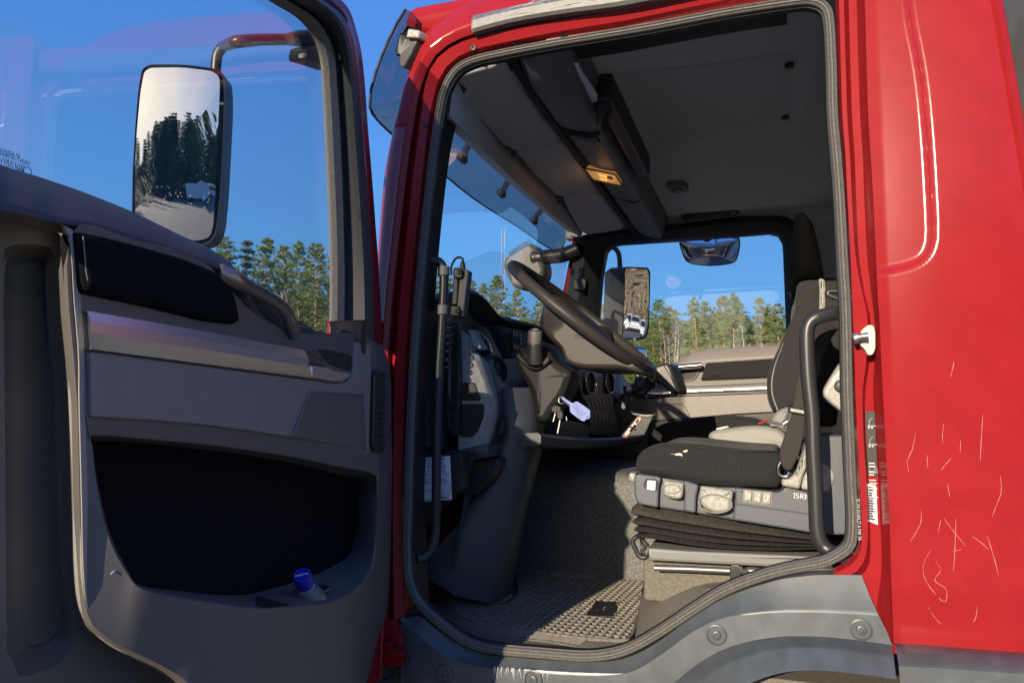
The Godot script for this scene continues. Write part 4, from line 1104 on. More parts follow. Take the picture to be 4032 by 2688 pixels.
	part(con, "latch", mb().rbox(V(-0.535, 2.541, ze - 0.035), V(0.085, 0.012, 0.05), 0.004, Basis(V(0, 0, 1), -0.28)), M.black_plastic)
	part(con, "grip_strip", mb(50).tube(cr([V(-0.60, 2.562, ze), V(-0.57, 2.550, ze - 0.004), V(-0.515, 2.536, ze - 0.004), V(-0.487, 2.54, ze)], 4), 0.012, 10), M.black_rubber)
	part(con, "latch", mb().rbox(V(-0.52, 2.541, zj - 0.01), V(0.02, 0.006, 0.012), 0.002), M.black_rubber)
	# dome lamp let into the console
	var lc: Vector3 = V(-0.5682, 2.552, -0.9686)
	var lt := Basis(V(0, 0, 1), -0.30)
	var lamp := part(t, "dome_lamp", mb(40).rbox(lc, V(0.118, 0.018, 0.135), 0.006, lt), M.lamp_lens, "lit warm white reading lamp in the overhead console")
	for k in 2:
		part(lamp, "lit_bulb", mb(50).rbox(lc + lt * V(-0.008 + 0.012 * k, -0.0085, -0.036 + 0.066 * k), V(0.030, 0.005, 0.016), 0.002, lt), M.lamp_hot)
	part(lamp, "switch", mb().rbox(lc + lt * V(0.032, -0.011, 0.022), V(0.02, 0.008, 0.02), 0.002, lt), M.black_plastic)
	part(lamp, "bezel", mb().tube(rounded([lc + lt * V(-0.062, -0.007, -0.07), lc + lt * V(0.062, -0.007, -0.07), lc + lt * V(0.062, -0.007, 0.07), lc + lt * V(-0.062, -0.007, 0.07)], 0.008), 0.003, 6, true), M.dark_plastic)
	var om := OmniLight3D.new()
	om.name = "dome_lamp_light"
	om.position = lc + V(0, -0.03, 0)
	om.light_color = Color(1.0, 0.72, 0.38)
	om.light_energy = 0.0018
	om.light_size = 0.05
	om.omni_range = 4.0
	om.omni_attenuation = 2.0
	om.shadow_enabled = true
	add_child(om)
	# shelf and tachograph bay behind the console
	var bay := part(t, "console_bay", mb().rbox(V(-0.43, 2.60, -0.68), V(0.05, 0.09, 0.74), 0.012), M.black_plastic)
	part(bay, "bay_end", mb().prism([V(-0.473, 2.6332, -0.32), V(-0.4078, 2.6305, -0.32), V(-0.4014, 2.6163, -0.32), V(-0.4298, 2.5142, -0.32), V(-0.4429, 2.4807, -0.32), V(-0.458, 2.4913, -0.32), V(-0.4513, 2.5612, -0.32)], V(0, 0, -0.05), 0.006), M.black_plastic)
	part(bay, "bay_rail", mb().tube([V(-0.4104, 2.63, -0.3331), V(-0.4195, 2.63, -0.5448), V(-0.4229, 2.63, -0.9807), V(-0.4171, 2.63, -1.0502)], 0.006, 8), M.dark_plastic)
	for q in [V(-0.4422, 2.6, -0.4573), V(-0.4294, 2.6, -0.5027), V(-0.4708, 2.6, -0.6356), V(-0.4529, 2.6, -0.5821)]:
		part(bay, "tab", mb().rbox(q + V(0.01, -0.0, 0), V(0.012, 0.028, 0.012), 0.002), M.mid_grey_plastic)

# the moulding's end bends up to the roof rail
func rise(z: float) -> float:
	return 0.045 * (1.0 - smoothstep(0.0, 0.22, -z))

# project the outline onto its best plane so that it can be capped
func flat(p: Array) -> Array:
	var n := MB.newell(p)
	var c := Vector3.ZERO
	for q in p:
		c += q
	c /= p.size()
	var out := []
	for q in p:
		out.append(q - n * (q - c).dot(n))
	return out

func ring_pts(c: Vector3, r: float, axis: Vector3, n := 20) -> Array:
	axis = axis.normalized()
	var s := axis.cross(V(0, 1, 0) if absf(axis.y) < 0.9 else V(1, 0, 0)).normalized()
	var u := axis.cross(s)
	var out := []
	for k in n:
		var a := TAU * k / n
		out.append(c + (s * cos(a) + u * sin(a)) * r)
	return out

# ---------------------------------------------------------------- floor, engine tunnel, sill plates
func floor_parts(t: Node3D) -> void:
	part(t, "cab_floor", mb().rbox(V(-0.3, 1.045, -1.03), V(1.4, 0.05, 1.98), 0.004), M.floor_vinyl)
	# threshold along the seal
	var th := [V(-1.1429, 1.072, -0.624), V(-1.0594, 1.072, -0.4952), V(-0.9569, 1.072, -0.3616), V(-0.8454, 1.072, -0.2274), V(-0.7606, 1.072, -0.1402), V(-0.6702, 1.072, -0.1086), V(-0.5826, 1.072, -0.11), V(-0.5209, 1.072, -0.1087), V(-0.3982, 1.072, -0.0903), V(-0.3714, 1.072, -0.129)]
	var th2 := [V(-1.1077, 1.076, -0.6181), V(-1.0108, 1.076, -0.4789), V(-0.9069, 1.076, -0.3348), V(-0.8138, 1.076, -0.236), V(-0.7403, 1.076, -0.1904), V(-0.6634, 1.076, -0.1617), V(-0.5976, 1.076, -0.1576), V(-0.5314, 1.076, -0.146), V(-0.4109, 1.076, -0.1497), V(-0.3465, 1.076, -0.184)]
	var a := even(cr(th, 4), 30)
	var b := even(cr(th2, 4), 30)
	part(t, "threshold", mb(40).loft([shift(a, V(0, -0.03, 0)), a, mixed(a, b, 0.4, V(0, 0.003, 0)), b, shift(b, V(0, -0.02, 0))], false), M.dusty_rubber)
	var rib := mb()
	for k in 6:
		rib.tube(mixed(a, b, 0.2 + 0.12 * k, V(0, 0.003, 0)).slice(17, 27), 0.0016, 6)
	part(t, "tread_rib", rib, M.dusty_rubber)
	# engine tunnel, rounded along its near top edge
	var prof := [Vector2(-0.85, 1.05), Vector2(-0.853, 1.10), Vector2(-0.862, 1.25), Vector2(-0.868, 1.36), Vector2(-0.878, 1.40), Vector2(-0.90, 1.425), Vector2(-0.94, 1.437), Vector2(-1.25, 1.445), Vector2(-1.6, 1.44), Vector2(-1.66, 1.40), Vector2(-1.68, 1.05)]
	var rings := []
	for x in [-1.05, -0.86, -0.7, -0.5, -0.3, 0.42]:
		var r := []
		for q in prof:
			r.append(V(x, q.y, q.x))
		rings.append(r)
	part(t, "engine_tunnel", mb(50).loft(rings, false), M.tunnel_vinyl)
	part(t, "tunnel_skirt", mb(50).sweep(cr([V(-0.8854, 1.085, -0.8602), V(-0.8455, 1.085, -0.8332), V(-0.7179, 1.085, -0.8092), V(-0.5954, 1.085, -0.8172), V(-0.5625, 1.085, -0.8534), V(-0.5294, 1.085, -0.9348), V(-0.4154, 1.085, -0.9999)], 4), [Vector2(-0.012, -0.02), Vector2(-0.012, 0.004), Vector2(-0.004, 0.010), Vector2(0.006, 0.004), Vector2(0.012, -0.02)], V(0, 1, 0), false, false), M.dusty_rubber)
	# raised vinyl floor beside the seat
	var e0 := [V(-0.3303, 1.078, -0.1931), V(-0.3399, 1.078, -0.287), V(-0.3728, 1.078, -0.5291), V(-0.3939, 1.078, -0.7057)]
	var flo := [
		[V(-0.3287, 1.08, -0.1763), V(-0.2393, 1.12, -0.1658), V(-0.1756, 1.17, -0.2146), V(-0.0988, 1.21, -0.2697), V(0.0142, 1.23, -0.3288)],
		[V(-0.3428, 1.085, -0.3052), V(-0.2923, 1.13, -0.3013), V(-0.2244, 1.17, -0.2969), V(-0.1507, 1.2, -0.2693), V(-0.0533, 1.225, -0.2708)],
		[V(-0.3693, 1.09, -0.5079), V(-0.3198, 1.14, -0.4515), V(-0.2419, 1.175, -0.4021), V(-0.1624, 1.2, -0.3489), V(-0.0551, 1.215, -0.3467)],
		[V(-0.3798, 1.09, -0.6403), V(-0.3148, 1.15, -0.5632), V(-0.2531, 1.18, -0.5052), V(-0.1708, 1.2, -0.4626), V(-0.0581, 1.21, -0.478)],
		[V(-0.391, 1.09, -0.7361), V(-0.3373, 1.16, -0.6256), V(-0.2557, 1.185, -0.5294), V(-0.1724, 1.2, -0.4849), V(-0.0585, 1.21, -0.4942)],
	]
	var fr := []
	for r in flo:
		fr.append(even(cr(r, 5), 30))
	fr.append(shift(fr[4], V(0, -0.02, -0.12)))
	part(t, "seat_plinth", mb(50).loft(fr, false), M.floor_vinyl)

# ---------------------------------------------------------------- dashboard
func dashboard(t: Node3D) -> void:
	# main body of the dash from side to side, its top under the windscreen
	var hood := [V(-0.9283, 1.8856, -0.12), V(-0.9152, 1.91, -0.12), V(-0.8888, 1.9379, -0.12), V(-0.8579, 1.9614, -0.12), V(-0.8404, 1.9854, -0.16), V(-0.826, 1.9986, -0.2), V(-0.8239, 2.0074, -0.25), V(-0.8255, 2.011, -0.3), V(-0.8301, 2.0092, -0.36), V(-0.835, 1.9902, -0.45), V(-0.8355, 1.9719, -0.52), V(-0.8411, 1.9714, -0.6), V(-0.8418, 1.9802, -0.8), V(-0.8358, 1.9854, -1), V(-0.8394, 1.9849, -1.2), V(-0.8078, 1.9738, -1.7)]
	var hp := cr(hood, 4)
	var back := []
	var front := []
	var under := []
	for p in hp:
		back.append(V(p.x - 0.22, p.y - 0.05, p.z))
		front.append(p + V(0.016, -0.014, 0.0))
		under.append(p + V(-0.06, -0.035, 0.0))
	var low := []
	for p in hp:
		low.append(V(-0.80, 1.55, minf(p.z, -0.24)))
	var low2 := []
	for p in hp:
		low2.append(V(-0.86, 1.20, minf(p.z, -0.24)))
	var dash := part(t, "dashboard", mb(40).loft([shift(back, V(-0.1, -0.3, 0)), back, mixed(back, hp, 0.7, V(0, 0.01, 0)), hp, front, under, shift(under, V(-0.03, -0.12, 0)), low, low2], false), M.dark_plastic)
	# end of the dash by the door: side panel, edge strip, switch face
	var side := [V(-0.8341, 1.8841, -0.2), V(-0.8275, 1.8825, -0.2), V(-0.8114, 1.8686, -0.2), V(-0.8009, 1.8449, -0.2), V(-0.7944, 1.816, -0.2), V(-0.7906, 1.8013, -0.2), V(-0.778, 1.7918, -0.2), V(-0.7561, 1.7413, -0.2), V(-0.7371, 1.6823, -0.2), V(-0.7357, 1.6562, -0.2), V(-0.7507, 1.5975, -0.2), V(-0.7635, 1.5518, -0.2), V(-0.8028, 1.5418, -0.2), V(-0.8306, 1.5372, -0.2), V(-0.832, 1.7552, -0.2), V(-0.8343, 1.7619, -0.2)]
	var sd := part(dash, "side_panel", mb().prism(side, V(0, 0, -0.03), 0.003), M.dash_grey, "sunlit light grey end panel of the dashboard")
	part(sd, "pocket", mb().prism(rounded([V(-0.8166, 1.7317, -0.1985), V(-0.7837, 1.7316, -0.1985), V(-0.7786, 1.7276, -0.1985), V(-0.7618, 1.6855, -0.1985), V(-0.7638, 1.6796, -0.1985), V(-0.8179, 1.6794, -0.1985)], 0.006), V(0, 0, -0.002)), M.black_rubber)
	part(sd, "pocket", mb().prism(rounded([V(-0.8192, 1.6715, -0.1985), V(-0.7546, 1.6717, -0.1985), V(-0.7503, 1.6626, -0.1985), V(-0.7541, 1.63, -0.1985), V(-0.7704, 1.5923, -0.1985), V(-0.7868, 1.5774, -0.1985), V(-0.8213, 1.5767, -0.1985)], 0.006), V(0, 0, -0.002)), M.black_rubber)
	part(sd, "pocket_flap", mb().prism(rounded([V(-0.8008, 1.7266, -0.197), V(-0.7837, 1.7265, -0.197), V(-0.7691, 1.6953, -0.197), V(-0.779, 1.6926, -0.197), V(-0.7916, 1.7051, -0.197)], 0.004), V(0, 0, -0.002)), M.dark_plastic)
	var c0 := [V(-0.8009, 1.8449, -0.2), V(-0.7944, 1.816, -0.2), V(-0.7899, 1.8013, -0.2), V(-0.7776, 1.7925, -0.2), V(-0.7557, 1.742, -0.2), V(-0.7364, 1.6823, -0.2), V(-0.735, 1.6562, -0.2), V(-0.75, 1.5975, -0.2), V(-0.7631, 1.5518, -0.2)]
	var c1 := [V(-0.7907, 1.8438, -0.19), V(-0.7911, 1.8164, -0.205), V(-0.7751, 1.8111, -0.21), V(-0.7679, 1.7987, -0.215), V(-0.7504, 1.7488, -0.22), V(-0.7278, 1.6827, -0.225), V(-0.7257, 1.6515, -0.225), V(-0.7357, 1.6038, -0.225), V(-0.748, 1.5546, -0.22)]
	var c2 := [V(-0.8056, 1.8486, -0.24), V(-0.807, 1.8226, -0.3), V(-0.7961, 1.8177, -0.34), V(-0.7752, 1.8026, -0.32), V(-0.758, 1.7527, -0.3), V(-0.7347, 1.6837, -0.28), V(-0.7322, 1.6516, -0.28), V(-0.7417, 1.6027, -0.28), V(-0.7555, 1.5538, -0.27)]
	var c3 := [V(-0.8186, 1.8544, -0.3), V(-0.8306, 1.8342, -0.42), V(-0.8225, 1.8194, -0.5), V(-0.8082, 1.7984, -0.5), V(-0.7917, 1.7474, -0.5), V(-0.7841, 1.6871, -0.48), V(-0.7783, 1.6519, -0.46), V(-0.7731, 1.5994, -0.44), V(-0.7604, 1.5525, -0.4)]
	var cs := []
	for r in [c0, c1, c2, c3]:
		cs.append(even(cr(r, 5), 40))
	part(dash, "edge_strip", mb(34).loft([cs[0], mixed(cs[0], cs[1], 0.2, V(0.0, 0, 0.004)), mixed(cs[0], cs[1], 0.85, V(0, 0, 0.004)), cs[1], mixed(cs[1], cs[2], 0.5)], false), M.dash_grey)
	part(dash, "switch_face", mb(34).loft([mixed(cs[1], cs[2], 0.5), cs[2], mixed(cs[2], cs[3], 0.5, V(0.004, 0, 0)), cs[3], shift(cs[3], V(-0.05, 0, -0.06))], false), M.dark_plastic)
	# light switch knob
	var kn: Vector3 = V(-0.7917, 1.7734, -0.37)
	var ls := part(dash, "light_switch", mb(50).lathe([Vector2(0.048, -0.01), Vector2(0.048, 0.006), Vector2(0.042, 0.008), Vector2(0.03, 0.007), Vector2(0.028, 0.012), Vector2(0.0, 0.013)], kn, V(1, 0.12, 0.5), 24, 1.25), M.black_plastic)
	part(ls, "knob", mb(50).rbox(kn + V(0.02, 0, 0.012), V(0.014, 0.05, 0.016), 0.006, Basis(V(1, 0, 0), 0.35)), M.handle_black)
	part(ls, "knob_mark", mb().tube([kn + V(0.028, -0.018, 0.018), kn + V(0.029, -0.03, 0.02)], 0.002, 6), M.chrome)
	# bright vent flap and instrument cluster
	part(dash, "vent_flap", mb(50).prism(rounded([V(-0.8168, 1.8815, -0.225), V(-0.8073, 1.8819, -0.225), V(-0.7992, 1.8708, -0.225), V(-0.7901, 1.8469, -0.225), V(-0.79, 1.8348, -0.225), V(-0.7979, 1.8336, -0.225), V(-0.8069, 1.8507, -0.225)], 0.006), V(0, 0, -0.02), 0.004), M.light_grey_plastic)
	part(dash, "flap_frame", mb(50).prism(rounded([V(-0.824, 1.8875, -0.235), V(-0.8042, 1.887, -0.235), V(-0.7885, 1.8614, -0.235), V(-0.778, 1.8374, -0.235), V(-0.7761, 1.8289, -0.235), V(-0.8051, 1.8261, -0.235), V(-0.8127, 1.8483, -0.235)], 0.006), V(0, 0, -0.04), 0.004), M.dash_grey)
	var inst := [V(-0.8297, 1.8933, -0.3), V(-0.8116, 1.8858, -0.3), V(-0.7889, 1.8677, -0.3), V(-0.7738, 1.8429, -0.3), V(-0.7654, 1.8219, -0.3), V(-0.7735, 1.8227, -0.3), V(-0.8034, 1.8348, -0.3), V(-0.8143, 1.8683, -0.3)]
	var ins := part(dash, "instrument_cluster", mb().prism(inst, V(-0.05, 0, -0.05), 0.003), M.black_plastic)
	var arc := cr([V(-0.817, 1.8901, -0.29), V(-0.8001, 1.8809, -0.29), V(-0.7813, 1.8648, -0.29), V(-0.7682, 1.8419, -0.29), V(-0.7624, 1.8228, -0.29)], 5)
	part(ins, "glass_rim", mb().tube(arc, 0.002, 6), M.dull_metal)
	var ticks := mb()
	var rng := RandomNumberGenerator.new()
	rng.seed = 2
	for q in [V(-0.8183, 1.884, -0.298), V(-0.8137, 1.8786, -0.298), V(-0.8091, 1.8732, -0.298), V(-0.8045, 1.8672, -0.298), V(-0.8, 1.8615, -0.298), V(-0.7954, 1.8551, -0.298), V(-0.7916, 1.848, -0.298), V(-0.7871, 1.8416, -0.298), V(-0.7833, 1.836, -0.298), V(-0.7994, 1.873, -0.298), V(-0.7934, 1.8676, -0.298)]:
		ticks.rbox(q + V(0.002, 0, 0.002), V(0.003, 0.006 + 0.003 * rng.randf(), 0.0015), 0.0005)
	part(ins, "dial_mark", ticks, M.white_mark)
	# ledge and lower cover
	var l0 := [V(-0.9223, 1.5358, -0.19), V(-0.8257, 1.5388, -0.19), V(-0.8037, 1.5428, -0.19), V(-0.7601, 1.5528, -0.19), V(-0.7407, 1.5573, -0.19), V(-0.7498, 1.5558, -0.36), V(-0.7546, 1.5487, -0.4)]
	var l1 := [V(-0.9222, 1.5286, -0.19), V(-0.8256, 1.5311, -0.19), V(-0.7926, 1.532, -0.19), V(-0.7532, 1.521, -0.19), V(-0.736, 1.5239, -0.19), V(-0.7494, 1.5202, -0.36), V(-0.7555, 1.5224, -0.4)]
	var la := even(l0, 24)
	var lb := even(l1, 24)
	part(dash, "lower_ledge", mb(40).loft([shift(la, V(-0.05, 0, -0.03)), la, mixed(la, lb, 0.5, V(0.004, 0, 0.006)), lb, shift(lb, V(-0.04, 0, -0.02))], false), M.dark_plastic)
	part(dash, "knee_cover", mb(40).prism([V(-0.9663, 1.5373, -0.2), V(-0.927, 1.5342, -0.2), V(-0.83, 1.5374, -0.2), V(-0.7445, 1.5548, -0.2), V(-0.7549, 1.5204, -0.2), V(-0.7942, 1.5132, -0.2), V(-0.8047, 1.4807, -0.2), V(-0.8216, 1.4337, -0.2), V(-0.861, 1.3977, -0.2), V(-0.9497, 1.3122, -0.2), V(-0.96, 1.2608, -0.2)], V(0, 0, -0.05), 0.004), M.dark_plastic)
	part(dash, "fuse_cover", mb(40).prism(rounded([V(-0.806, 1.5106, -0.24), V(-0.7726, 1.5136, -0.24), V(-0.7242, 1.519, -0.24), V(-0.7197, 1.511, -0.24), V(-0.7367, 1.4638, -0.24), V(-0.7584, 1.4407, -0.24), V(-0.789, 1.413, -0.24), V(-0.8427, 1.4127, -0.24), V(-0.8211, 1.471, -0.24)], 0.01), V(0, 0, -0.06), 0.006), M.black_plastic)
	part(dash, "fuse_catch", mb().prism([V(-0.7771, 1.4728, -0.236), V(-0.7529, 1.4767, -0.236), V(-0.7592, 1.4532, -0.236), V(-0.7836, 1.4624, -0.236)], V(0, 0, -0.01), 0.003), M.black_rubber)
	var sm := part(dash, "lower_switch", mb().prism([V(-0.7377, 1.6279, -0.28), V(-0.7225, 1.6291, -0.28), V(-0.7238, 1.5832, -0.28), V(-0.7495, 1.5803, -0.28)], V(0, 0, -0.02), 0.003), M.black_plastic)
	# switches right of the cluster
	var face := [V(-0.8181, 1.9131, -0.5), V(-0.7165, 1.8997, -0.5), V(-0.6991, 1.8375, -0.5), V(-0.7675, 1.8224, -0.5), V(-0.8274, 1.8399, -0.5)]
	var sp := part(dash, "switch_panel", mb().prism(flat([V(-0.8468, 1.9338, -0.55), V(-0.7881, 1.9337, -0.75), V(-0.7767, 1.8455, -0.75), V(-0.7964, 1.8275, -0.6)]), V(-0.04, 0, 0), 0.004), M.dark_plastic)
	for k in 4:
		var q: Vector3 = V(-0.8164, 1.8991, -0.6)
		part(sp, "button", mb().rbox(q + V(0.012, -0.018 * (k % 2), -0.03 * (k / 2)), V(0.01, 0.05, 0.024), 0.002, Basis(V(1, 0, 0), 0.2)), M.black_plastic)
	for k in 4:
		var q: Vector3 = V(-0.8174, 1.9125, -0.66)
		var b := part(sp, "button", mb().rbox(q + V(0.014, -0.014 * k, -0.006 * k), V(0.01, 0.012, 0.03), 0.002), M.black_plastic)
		part(b, "legend", mb().rbox(q + V(0.0195, -0.014 * k, -0.006 * k), V(0.001, 0.003, 0.01), 0.0004), M.white_mark)
	part(sp, "hazard_button", mb().rbox(V(-0.7903, 1.858, -0.6) + V(0.012, 0, 0), V(0.01, 0.012, 0.03), 0.002), M.red_print)
	# centre stack with round vents and rows of switches
	var cst := [V(-0.66, 1.7884, -0.9137), V(-0.66, 1.8194, -1.4079), V(-0.66, 1.8073, -1.4855), V(-0.66, 1.733, -1.5903), V(-0.66, 1.6609, -1.6311), V(-0.66, 1.538, -1.7705), V(-0.66, 1.5453, -1.1137), V(-0.66, 1.6304, -1.0525), V(-0.66, 1.7234, -0.9817)]
	var cs2 := part(dash, "centre_stack", mb().prism(cst, V(-0.12, 0, 0), 0.01), M.black_plastic)
	for q in [V(-0.648, 1.7634, -1.0633), V(-0.648, 1.778, -1.4339)]:
		var v := part(cs2, "round_vent", mb(50).lathe([Vector2(0.046, -0.02), Vector2(0.046, 0.006), Vector2(0.040, 0.006), Vector2(0.038, -0.004), Vector2(0.0, -0.002)], q, V(1, 0.05, 0.25), 24), M.black_plastic)
		part(v, "chrome_ring", mb(50).tube(ring_pts(q + V(0.007, 0, 0.002), 0.0435, V(1, 0.05, 0.25), 28), 0.003, 8, true), M.chrome)
		for k in 4:
			part(v, "slat", mb().rbox(q + V(0.002, -0.024 + 0.016 * k, 0), V(0.004, 0.003, 0.07), 0.001), M.dark_plastic)
	for r in 2:
		var aa := [V(-0.652, 1.7045, -0.9951), V(-0.652, 1.7167, -1.5164), V(-0.652, 1.6598, -1.0737), V(-0.652, 1.6671, -1.5565)] if r == 0 else [V(-0.652, 1.6416, -1.0798), V(-0.652, 1.6444, -1.5897), V(-0.652, 1.5939, -1.0856), V(-0.652, 1.5947, -1.64)]
		for k in 7:
			var u0 := (k + 0.08) / 7.0
			var u1 := (k + 0.92) / 7.0
			var q := [aa[0].lerp(aa[1], u0), aa[0].lerp(aa[1], u1), aa[2].lerp(aa[3], u1), aa[2].lerp(aa[3], u0)]
			var sw := part(cs2, "rocker_switch", mb().prism(flat(q), V(-0.01, 0, 0), 0.002), M.dark_plastic)
			var mid: Vector3 = (q[0] + q[1] + q[2] + q[3]) * 0.25
			if k > 0:
				part(sw, "legend", mb().rbox(mid + V(0.001, 0.004, 0), V(0.001, 0.003, 0.012), 0.0004), M.white_mark)
	# shelf lip below the stack
	part(dash, "shelf", mb(50).sweep(cr([V(-0.62, 1.5765, -0.285), V(-0.6, 1.5589, -0.5193), V(-0.58, 1.543, -0.9415), V(-0.56, 1.5356, -1.2983), V(-0.56, 1.534, -1.7241)], 4), [Vector2(-0.05, 0.0), Vector2(-0.05, 0.012), Vector2(0.0, 0.014), Vector2(0.010, 0.006), Vector2(0.010, -0.016), Vector2(0.0, -0.024), Vector2(-0.05, -0.024)], V(0, 1, 0)), M.dark_plastic)
	part(dash, "shelf_top", mb().prism([V(-0.66, 1.6178, -0.6526), V(-0.66, 1.6185, -0.8384), V(-0.66, 1.602, -1.1016), V(-0.66, 1.5453, -1.1137), V(-0.66, 1.5356, -1.7337), V(-0.66, 1.5187, -1.7332), V(-0.66, 1.5577, -0.5822)], V(-0.08, 0, 0), 0.006), M.dark_plastic)
	part(dash, "underside", mb().rbox(V(-0.98, 1.50, -1.2), V(0.26, 0.04, 1.5), 0.01), M.black_rubber)
	# passenger end of the dash
	part(dash, "passenger_end", mb(50).prism(rounded([V(-0.72, 1.846, -1.7119), V(-0.72, 1.8634, -2.1009), V(-0.72, 1.8259, -2.292), V(-0.72, 1.7462, -2.4511), V(-0.72, 1.6606, -2.5454), V(-0.72, 1.6601, -2.4237), V(-0.72, 1.6777, -2.0952), V(-0.72, 1.7236, -1.94), V(-0.72, 1.8216, -1.7796)], 0.02), V(-0.2, 0, 0), 0.012), M.dash_grey)
	part(dash, "passenger_dash", mb(50).rbox(V(-0.88, 1.68, -1.62), V(0.30, 0.36, 0.78), 0.05), M.dark_plastic)
	# black column of the steering gear cover down to the floor
	var r0 := [V(-0.8283, 1.3351, -0.23), V(-0.859, 1.3076, -0.24), V(-0.9037, 1.2665, -0.25), V(-0.928, 1.2377, -0.25), V(-0.937, 1.2026, -0.25), V(-0.9363, 1.1719, -0.25), V(-0.9152, 1.1491, -0.25)]
	var ped := [
		[V(-0.7821, 1.7228, -0.38), V(-0.7562, 1.6305, -0.35), V(-0.7589, 1.5279, -0.33), V(-0.7943, 1.4392, -0.31), V(-0.8466, 1.3398, -0.28), V(-0.9082, 1.2645, -0.26), V(-0.9372, 1.2149, -0.25), V(-0.9362, 1.1657, -0.25)],
		[V(-0.7539, 1.7227, -0.38), V(-0.7251, 1.6309, -0.34), V(-0.7308, 1.5291, -0.32), V(-0.7565, 1.4416, -0.3), V(-0.7948, 1.3302, -0.28), V(-0.828, 1.2444, -0.265), V(-0.8518, 1.1704, -0.26), V(-0.851, 1.1219, -0.26)],
		[V(-0.7013, 1.7229, -0.39), V(-0.6704, 1.6313, -0.36), V(-0.6835, 1.5294, -0.34), V(-0.7037, 1.441, -0.33), V(-0.7288, 1.3284, -0.32), V(-0.751, 1.2172, -0.31), V(-0.7662, 1.1423, -0.31), V(-0.7738, 1.1001, -0.31)],
		[V(-0.6632, 1.7235, -0.41), V(-0.6483, 1.6314, -0.39), V(-0.6634, 1.5284, -0.37), V(-0.6845, 1.4382, -0.37), V(-0.7075, 1.3241, -0.36), V(-0.7364, 1.2091, -0.36), V(-0.7547, 1.1325, -0.36), V(-0.7652, 1.0917, -0.36)],
		[V(-0.6557, 1.7248, -0.45), V(-0.6495, 1.6311, -0.44), V(-0.6572, 1.5256, -0.43), V(-0.6785, 1.4341, -0.42), V(-0.7082, 1.3159, -0.42), V(-0.7322, 1.1983, -0.42), V(-0.7483, 1.1201, -0.42), V(-0.7563, 1.0887, -0.42)],
		[V(-0.6884, 1.7299, -0.6), V(-0.6969, 1.6368, -0.62), V(-0.7055, 1.5292, -0.62), V(-0.732, 1.4217, -0.62), V(-0.7644, 1.2927, -0.62), V(-0.7877, 1.1646, -0.62), V(-0.8052, 1.0862, -0.62), V(-0.8141, 1.0645, -0.62)],
	]
	var pr := []
	for r in ped:
		pr.append(even(cr(r, 4), 28))
	part(t, "steering_gear_cover", mb(50).loft(pr, false), M.dark_plastic)
	part(t, "cover_foot", mb(50).tube(cr([V(-1.1088, 1.085, -0.6068), V(-1.0272, 1.085, -0.5518), V(-0.9359, 1.085, -0.4747), V(-0.852, 1.085, -0.4037), V(-0.8049, 1.085, -0.3732), V(-0.7785, 1.085, -0.3765), V(-0.7628, 1.085, -0.4098), V(-0.7617, 1.085, -0.4667)], 4), 0.010, 8), M.dusty_rubber)
	# black door-side dash end strips beside the pillar
	part(t, "pillar_lining", mb(30).prism([V(-0.9252, 1.9101, -0.1), V(-0.9075, 1.9217, -0.1), V(-0.8849, 1.9006, -0.1), V(-0.8798, 1.5538, -0.1), V(-0.9169, 1.549, -0.1)], V(0, 0, -0.06), 0.006), M.black_plastic)
	part(t, "pillar_lining", mb(30).prism([V(-0.9191, 1.9006, -0.16), V(-0.8839, 1.9036, -0.16), V(-0.8702, 1.899, -0.16), V(-0.8591, 1.5398, -0.16), V(-0.9103, 1.5385, -0.16)], V(0, 0, -0.04), 0.006), M.black_plastic)
	part(t, "pillar_lining", mb(30).prism([V(-0.8441, 1.9015, -0.17), V(-0.8225, 1.8946, -0.17), V(-0.8145, 1.7282, -0.17), V(-0.8175, 1.5825, -0.17), V(-0.8412, 1.5796, -0.17)], V(0, 0, -0.02), 0.003), M.black_plastic)
	part(dash, "end_panel_edge", mb(30).prism([V(-0.8926, 1.9045, -0.205), V(-0.854, 1.9033, -0.205), V(-0.8493, 1.6303, -0.205), V(-0.8901, 1.6299, -0.205)], V(0, 0, -0.02), 0.003), M.dash_grey)
	part(t, "lower_pillar_lining", mb(30).prism([V(-0.9268, 1.5459, -0.12), V(-0.8891, 1.5409, -0.12), V(-0.8714, 1.5334, -0.12), V(-0.7851, 1.5357, -0.12), V(-0.7837, 1.4428, -0.12), V(-0.8257, 1.41, -0.12), V(-0.9108, 1.326, -0.12), V(-0.9215, 1.3156, -0.12)], V(0, 0, -0.05), 0.004), M.black_plastic)
	# entry grab handle
	var gh := part(t, "entry_grab_handle", mb(60).tube(cr([V(-0.8803, 2.0591, -0.03), V(-0.8601, 2.0595, -0.05), V(-0.8413, 2.0568, -0.06), V(-0.8291, 2.0462, -0.065), V(-0.8222, 2.0242, -0.065), V(-0.8214, 1.9775, -0.065), V(-0.8257, 1.8649, -0.065), V(-0.8314, 1.7592, -0.065), V(-0.8344, 1.585, -0.065), V(-0.8329, 1.3798, -0.065), V(-0.8355, 1.3211, -0.065), V(-0.8426, 1.2879, -0.06), V(-0.8563, 1.2708, -0.05), V(-0.8715, 1.2667, -0.03)], 5), 0.0125, 16), M.handle_black)
	for q in [V(-0.8223, 2.0278, -0.065), V(-0.8242, 1.9217, -0.065)]:
		part(gh, "collar", mb(50).lathe([Vector2(0.0125, -0.014), Vector2(0.016, -0.012), Vector2(0.0165, -0.005), Vector2(0.0155, 0.0), Vector2(0.0165, 0.005), Vector2(0.016, 0.012), Vector2(0.0125, 0.014)], q, V(-0.02, 1, 0), 18), M.mid_grey_plastic)
